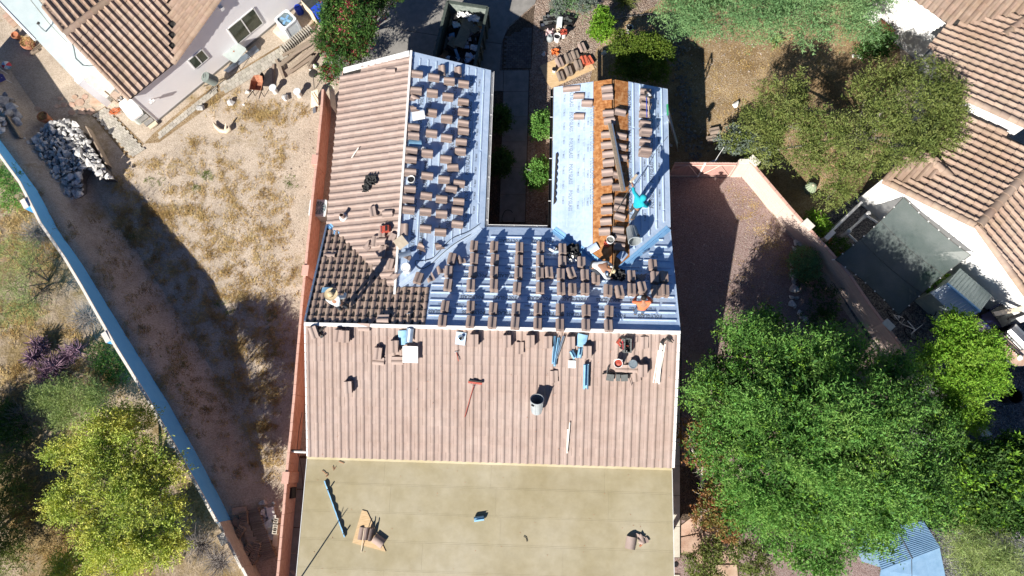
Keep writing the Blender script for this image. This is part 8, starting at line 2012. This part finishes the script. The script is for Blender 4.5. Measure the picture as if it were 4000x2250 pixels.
# garden chair and rings near the white wall, top right
for k, (x, y) in enumerate(((855,250),(990,285))):
    b = at(*T(3,0,x,y)); t = thing('round_table' if k == 0 else 'garden_chair', 'dark round garden table at the white wall corner' if k == 0 else 'dark wire garden chair by the white wall', 'table' if k == 0 else 'chair', b)
    if k == 0: part('top', MB().lathe(b, [(0,.6),(.4,.6),(.42,.63),(.4,.65),(0,.65)], 20), M_rust, t); part('leg', MB().tube([b, b+Vector((0,0,.6))], .04, 6), M_dark, t)
    else:
        for j in range(4): part('hoop', MB().tube([b + Vector(((.2+.05*j)*math.cos(a), (.2+.05*j)*math.sin(a), .45+.09*j)) for a in [k_*math.pi/8 for k_ in range(9)]], .012, 4), M_dark, t)
        part('seat', MB().lathe(b, [(0,.42),(.22,.42),(.22,.45),(0,.45)], 14), M_dark, t)
        for j in range(3): part('leg', MB().tube([b + Vector((.18*math.cos(j*2.1), .18*math.sin(j*2.1), .42)), b + Vector((.24*math.cos(j*2.1), .24*math.sin(j*2.1), 0))], .012, 4), M_dark, t)
tr_ = thing('trellis', 'small dark trellis against the shaded white wall', 'trellis', at(*T(3,0,1190,360)))
for (x0,y0,x1,y1) in ((1165,385,1218,295),(1185,385,1225,310),(1190,350,1228,330),(1200,325,1232,305)): part('bar', MB().tube([at(*T(3,0,x0,y0),.1), at(*T(3,0,x1,y1),.9)], .018, 4), M_black, tr_)
# ------------------------------------------------------------------ right neighbour's yard
def bicycle(c, d, label):
    d = Vector(d).normalized(); t = thing('bicycle', label, 'bicycle', c); up = Vector((0,0,1)); sd = d.cross(up)
    for s in (-.5, .5):
        w = c + d*s + up*.33; R3 = Matrix((d, up, sd)).transposed()
        wh = part('wheel', MB().tube([w + (d*math.cos(a) + up*math.sin(a))*.32 for a in [6.2832*k/20 for k in range(21)]], .022, 5, cap=False), M_black, t)
        for k in range(8): part('spoke', MB().tube([w, w + (d*math.cos(k*.785) + up*math.sin(k*.785))*.31], .004, 3), M_steel, wh)
    A, B, S_, Hd = c+d*-.5+up*.33, c+up*.3+d*-.05, c+d*-.2+up*.85, c+d*.38+up*.82
    for p, q in ((A,B),(B,S_),(A,S_),(S_,Hd),(B,Hd),(Hd,c+d*.5+up*.33)): part('frame_tube', MB().tube([p, q], .018, 5), M_white, t)
    part('saddle', MB().box(S_+up*.06, (.24,.12,.05), rz=math.atan2(d.y,d.x)), M_black, t); part('handlebar', MB().tube([Hd+up*.18-sd*.28, Hd+up*.14, Hd+up*.18+sd*.28], .014, 5), M_steel, t)
bicycle(at(*T(3,1,1185,800)), (.1,-1,0), 'white bicycle beside the metal shed')
bicycle(at(*T(3,1,985,1010)), (.6,-.8,0), 'dark bicycle under the lime tree beside the pink wall end')
pot(at(*T(3,1,1245,885)), .26, .35, 'large terracotta pot right of the white bicycle'); pot(at(*T(3,1,1255,715)), .2, .3, 'terracotta pot with green leaves at the shed corner', plantm=L_green)
pot(at(*T(3,1,425,385)), .24, .3, 'terracotta pot in shade at the white garden wall'); pot(at(*T(3,1,530,485)), .2, .3, 'terracotta pot at the left corner of the shade cloth')
plant('garden_shrub', 'small yellow flowering plant behind the metal shed', 'plant', T(3,1,1318,658), [bl(*T(3,1,1318,658), .5, .25,.2,.2)], 120, 7, .09, .05, L_bright, seed=60, sprl=.15, r0=.02)
plant('garden_shrub', 'small green plant among the pots by the shade cloth', 'plant', T(3,1,1200,690), [bl(*T(3,1,1205,690), .6, .3,.3,.25)], 160, 7, .1, .05, L_green, seed=61, sprl=.2, r0=.02)
plant('garden_shrub', 'dark green plant under the left corner of the shade cloth', 'plant', T(3,1,500,430), [bl(*T(3,1,505,435), .6, .5,.4,.3)], 240, 7, .1, .05, L_dark, seed=62, sprl=.2, r0=.02)
wheelie(at(*T(3,1,1655,965)), .5, mat('bin_navy', (.02,.025,.12), rough=.4), M_binblack, 'dark blue bin at the corner of the metal shed')
cn = thing('outdoor_counter', 'pink block counter with a mosaic top at the right edge', 'counter', at(*T(3,1,1830,1180)))
ct = [at(*T(3,1,x,y), .9) for x, y in ((1660,1090),(1700,1050),(1932,1240),(1932,1310),(1870,1310))]
part('top', MB().slab(ct, .08), M_flag, cn); part('base', MB().prism([tuple(p.to_2d()) for p in [at(*T(3,1,x,y), .0) for x, y in ((1650,1110),(1690,1075),(1900,1250),(1900,1320),(1850,1320))]], 0, .82), M_pinkwall, cn)
for k in range(34):
    s = k/34; p = at(*T(3,1,1720+s*190, 1080+s*165), .93); part('mosaic_stone', MB().box(p, (.08,.07,.05), rz=random.uniform(0,2)), random.choice((M_flag, M_rock, M_bag, M_rust)), cn)
gl = thing('gas_grill', 'stainless steel gas grill under the roof edge at the right', 'grill', at(*T(3,1,1870,1090)))
g0, g1 = at(*T(3,1,1800,1045), .95), at(*T(3,1,1935,1180), .95); gd_ = (g1-g0); gL = gd_.length; gd_.normalize(); ga_ = math.atan2(gd_.y, gd_.x)
mb = MB(); mid = (g0+g1)/2 + Vector((.12,.1,0)); 
prof = [(-.3,0),(-.28,.16),(-.15,.26),(.05,.28),(.2,.2),(.28,.05)]
sdv = Vector((-gd_.y, gd_.x, 0)); v = []
for e in (-.5,.5):
    for (x, z) in prof: v.append(mid + gd_*gL*e + sdv*x + Vector((0,0,z)))
mb.add(v, [(i, i+1, 6+i+1, 6+i) for i in range(5)] + [tuple(range(5,-1,-1)), tuple(range(6,12))]); part('hood', mb, M_steel, gl)
part('hood_handle', MB().tube([mid + gd_*gL*-.4 + sdv*-.34 + Vector((0,0,.1)), mid + gd_*gL*.4 + sdv*-.34 + Vector((0,0,.1))], .025, 6), M_white, gl)
part('cabinet', MB().box(mid + Vector((0,0,-.48)), (gL,.56,.9), rz=ga_), M_black, gl)
gc = thing('gas_cylinder', 'grey bottle with white cap beside the counter', 'gas bottle', at(*T(3,1,1800,1260)))
part('tank', MB().lathe(at(*T(3,1,1790,1275)), [(0,0),(.2,0),(.22,.08),(.22,.75),(.14,.86),(0,.88)], 16), M_drum, gc, smooth=50); part('cap', MB().lathe(at(*T(3,1,1790,1275)), [(.1,.86),(.1,.96),(0,.97)], 12), M_white, gc)
bbk = thing('fire_drum', 'black round fire drum on the dark gravel', 'drum', at(*T(3,2,1790,105)))
part('drum', MB().lathe(at(*T(3,2,1790,100)), [(0,0),(.26,0),(.29,.6),(.31,.62),(.28,.62),(.25,.05),(0,.05)], 20), M_black, bbk, smooth=50); part('handle', MB().tube([at(*T(3,2,1775,60),.6), at(*T(3,2,1810,40),.66), at(*T(3,2,1825,70),.6)], .018, 5), M_steel, bbk)
rk = thing('wire_rack', 'pale wire rack on the dark gravel by the lime tree', 'rack', at(*T(3,2,1705,35)))
for k in range(9): part('wire', MB().tube([at(*T(3,2,1660+k*11,8+k*2),.25), at(*T(3,2,1655+k*11,60+k*2),.25)], .008, 4), M_white, rk)
for (x0,y0,x1,y1) in ((1655,5,1752,25),(1652,62,1745,82)): part('rim', MB().tube([at(*T(3,2,x0,y0),.25), at(*T(3,2,x1,y1),.25)], .014, 4), M_white, rk)
bx = thing('roofed_beam', 'tan beam and dark roof edge at the right margin', 'beam', at(*T(3,1,1850,880)))
part('beam', MB().slab([at(*T(3,1,1700,905),1.9), at(*T(3,1,1932,860),1.9), at(*T(3,1,1932,895),1.9), at(*T(3,1,1720,935),1.9)], .1), M_newwood, bx); part('dark_beam', MB().tube([at(*T(3,1,1810,960),1.6), at(*T(3,1,1960,905),1.6)], .07, 4), M_black, bx)
part('post', MB().box(at(*T(3,1,1815,965)) + Vector((0,0,.75)), (.1,.1,1.5)), M_black, bx); part('post', MB().box(at(*T(3,1,1940,880)) + Vector((.3,0,.9)), (.1,.1,1.8)), M_newwood, bx)
ee = at(*T(3,2,1400,130)); e2 = at(*T(3,2,1625,390)); ang_ = math.atan2((e2-ee).y, (e2-ee).x)
kb = thing('kerb', 'white painted kerb rail at the edge of the dark gravel', 'kerb', ee)
part('rail', MB().box((ee+e2)/2 + Vector((0,0,.25)), ((e2-ee).length, .12, .5), rz=ang_), M_acw, kb)
# ------------------------------------------------------------------ bottom left corner between the walls
st = thing('paver_stack', 'long row of dark pavers stood on edge between the two walls', 'pavers', at(*C(700,1750,3.22,1040,1050)))
n_ = 24
for k in range(n_):
    s = k/(n_-1); a = Vector((865+s*165+30*s*s, 775+s*640)); b = Vector((1000+s*205+25*s*s, 755+s*640-30*s))
    p, q = at(*C(700,1750,3.22,a.x,a.y), .2), at(*C(700,1750,3.22,b.x,b.y), .2); d = q-p
    boxinst('paver', M_wood, st, (p+q)/2 + Vector((0,0,-.05)), (d.length, .055, .3), math.atan2(d.y,d.x))
for k, (x, y, n, r, l) in enumerate(((835,850,6,.15,'small stack of slabs, topmost on the left side'), (790,1040,7,-.5,'small slab stack against the beige wall, upper'), (880,1280,8,-.6,'small slab stack against the beige wall, middle'), (960,1380,7,-.6,'small slab stack against the beige wall, lowest'), (990,1260,8,-.2,'small slab stack beside the long paver row'))):
    t = thing('slab_stack', l, 'slabs', group='slab stacks', M=Matrix.Translation(atg(*C(700,1750,3.22,x,y))) @ Matrix.Rotation(r, 4, 'Z'))
    for j in range(n): part('slab', MB().box((0, (j-n/2)*.075, .13), (.3,.055,.26), Matrix.Rotation(.25, 3, 'X')), M_wood, t, True)
for k, (x, y, w, h_, r, m_, l) in enumerate(((740,930,.36,.3,-.5,M_wood,'flat grey slab leaning by the beige wall, upper'), (838,950,.3,.3,.2,M_wood,'flat slab with a dark mark, left of the paver row'), (870,1030,.3,.3,.3,M_wood,'flat slab below the marked one'), (895,1090,.32,.28,.2,M_wood,'flat slab at the left of the row, middle'), (930,1160,.36,.28,.1,M_wood,'flat slab at the left of the row, lower'), (770,785,.55,.25,.1,M_flag,'reddish flat slab at the top of the paver heap'), (1165,800,.3,.34,.2,M_rockwhite,'white square slab beside the salmon wall'), (1185,870,.3,.16,.15,M_rockwhite,'white thin slab under the square one'), (1180,1040,.34,.26,.05,M_newwood,'pale slab against the salmon wall'), (1160,1110,.36,.28,.4,M_rock,'grey slab against the salmon wall'), (1225,1150,.2,.5,-.05,M_newwood,'narrow tan slab against the salmon wall'), (1135,960,.34,.3,.6,M_rock,'tilted grey slab beside the row'))):
    b = atg(*C(700,1750,3.22,x,y)); solo('loose_slab', MB().box(b + Vector((0,0,.12)), (w,h_,.06), Euler((.15,.1,r)).to_matrix()), m_, l, 'slab')
for k, (x, y, s) in enumerate(((1070,690,.34),(1105,745,.22),(1060,805,.3),(1085,850,.24),(1065,910,.3),(1195,735,.2),(1205,690,.18),(1050,960,.22),(1125,855,.2))):
    rock('stone', random.choice(ROCKS), at(*C(700,1750,3.22,x,y)) + Vector((0,0,s*.35)), s, 'rubble stone right of the paver row, ' + ('tallest at the top','second','third','fourth','under the third','small one at the wall','smallest at the wall','lowest','beside the white slab')[k], 'stone', 'rubble stones')
for k, (x, y, l) in enumerate(((1258,905,'hollow concrete block on end by the salmon wall, upper'), (1250,985,'hollow concrete block on end by the salmon wall, middle'), (1243,1040,'hollow concrete block on end by the salmon wall, lower'))):
    b = at(*C(700,1750,3.22,x,y)); t = thing('concrete_block', l, 'concrete block', M=Matrix.Translation(b) @ Matrix.Rotation(1.5, 4, 'Z'))
    for (c, s) in (((0,.08,.2),(.19,.03,.38)),((0,-.08,.2),(.19,.03,.38)),((.08,0,.2),(.03,.13,.38)),((-.08,0,.2),(.03,.13,.38)),((0,0,.2),(.03,.13,.38))): part('web', MB().box(c, s), M_concp, t, True)
# side yard of the house
ub = at(1262, 835, 0)
eu_ = thing('condenser', 'grey green condenser unit between the salmon wall and the house', 'air conditioner', M=Matrix.Translation(ub) @ Matrix.Rotation(-.05, 4, 'Z'))
part('body', MB().prism(rrect(.36,.06), 0, .72), M_frost, eu_, True); part('top', MB().prism(rrect(.38,.08), .72, .78), M_acw, eu_, True); part('fan_grille', MB().lathe((.05,0,.785), [(.3,0),(.28,.015),(.0,.02)], 18), M_acg, eu_, True)
for k in range(6): part('guard_wire', MB().box((.05,0,.81), (.58,.012,.01), rz=k*.52), M_acw, eu_, True)
ms = thing('meter_box', 'dark box fixed to the salmon wall near the bottom', 'meter box', at(1152, 1920))
part('box', MB().box(at(1158,1922) + Vector((.0,0,.55)), (.16,.42,.55)), M_black, ms); part('lid', MB().box(at(1158,1922) + Vector((.085,0,.58)), (.01,.36,.42)), M_dark, ms)
pp_ = [at(1180+dx_, v_, z_) for dx_, v_, z_ in ((0,1610,1.0),(-12,1680,.9),(-20,1760,.7),(-8,1800,.5),(0,1850,.3),(4,1920,.1),(2,2050,.05),(-14,2170,.05))]
solo('conduit', MB().tube(pp_, .012, 5), M_hose, 'black cable running down the salmon wall beside the patio', 'cable')
bar = thing('gate_bar', 'dark bar bridging the salmon wall and the house', 'bar', at(1160, 1765))
part('bar', MB().tube([at(1137,1763,1.05), at(1196,1766,1.1)], .045, 5), M_white, bar); part('dark_edge', MB().tube([at(1137,1758,1.12), at(1180,1759,1.12)], .03, 4), M_black, bar)
ft_ = solo('floor_drain', MB().lathe(at(2640,2205,.02), [(0,.02),(.09,.02),(.1,0)], 14), M_black, 'round dark drain cover beside the flagstones', 'drain cover')
hs_ = [at(2650+dx_, v_, .03) for dx_, v_ in ((10,2190),(25,2185),(32,2200),(20,2215),(6,2205))]
for (u, v, l) in ((1906,860,'thin black hose loop in the courtyard, left one'), (1985,850,'thin black hose loop on the courtyard walk')):
    P = [at(u + 24*math.cos(a)*(1+.1*math.sin(3*a)), v + 30*math.sin(a), .08) for a in [6.28*k/18 for k in range(17)]]; solo('hose', MB().tube(P, .012, 5), M_hose, l, 'hose')
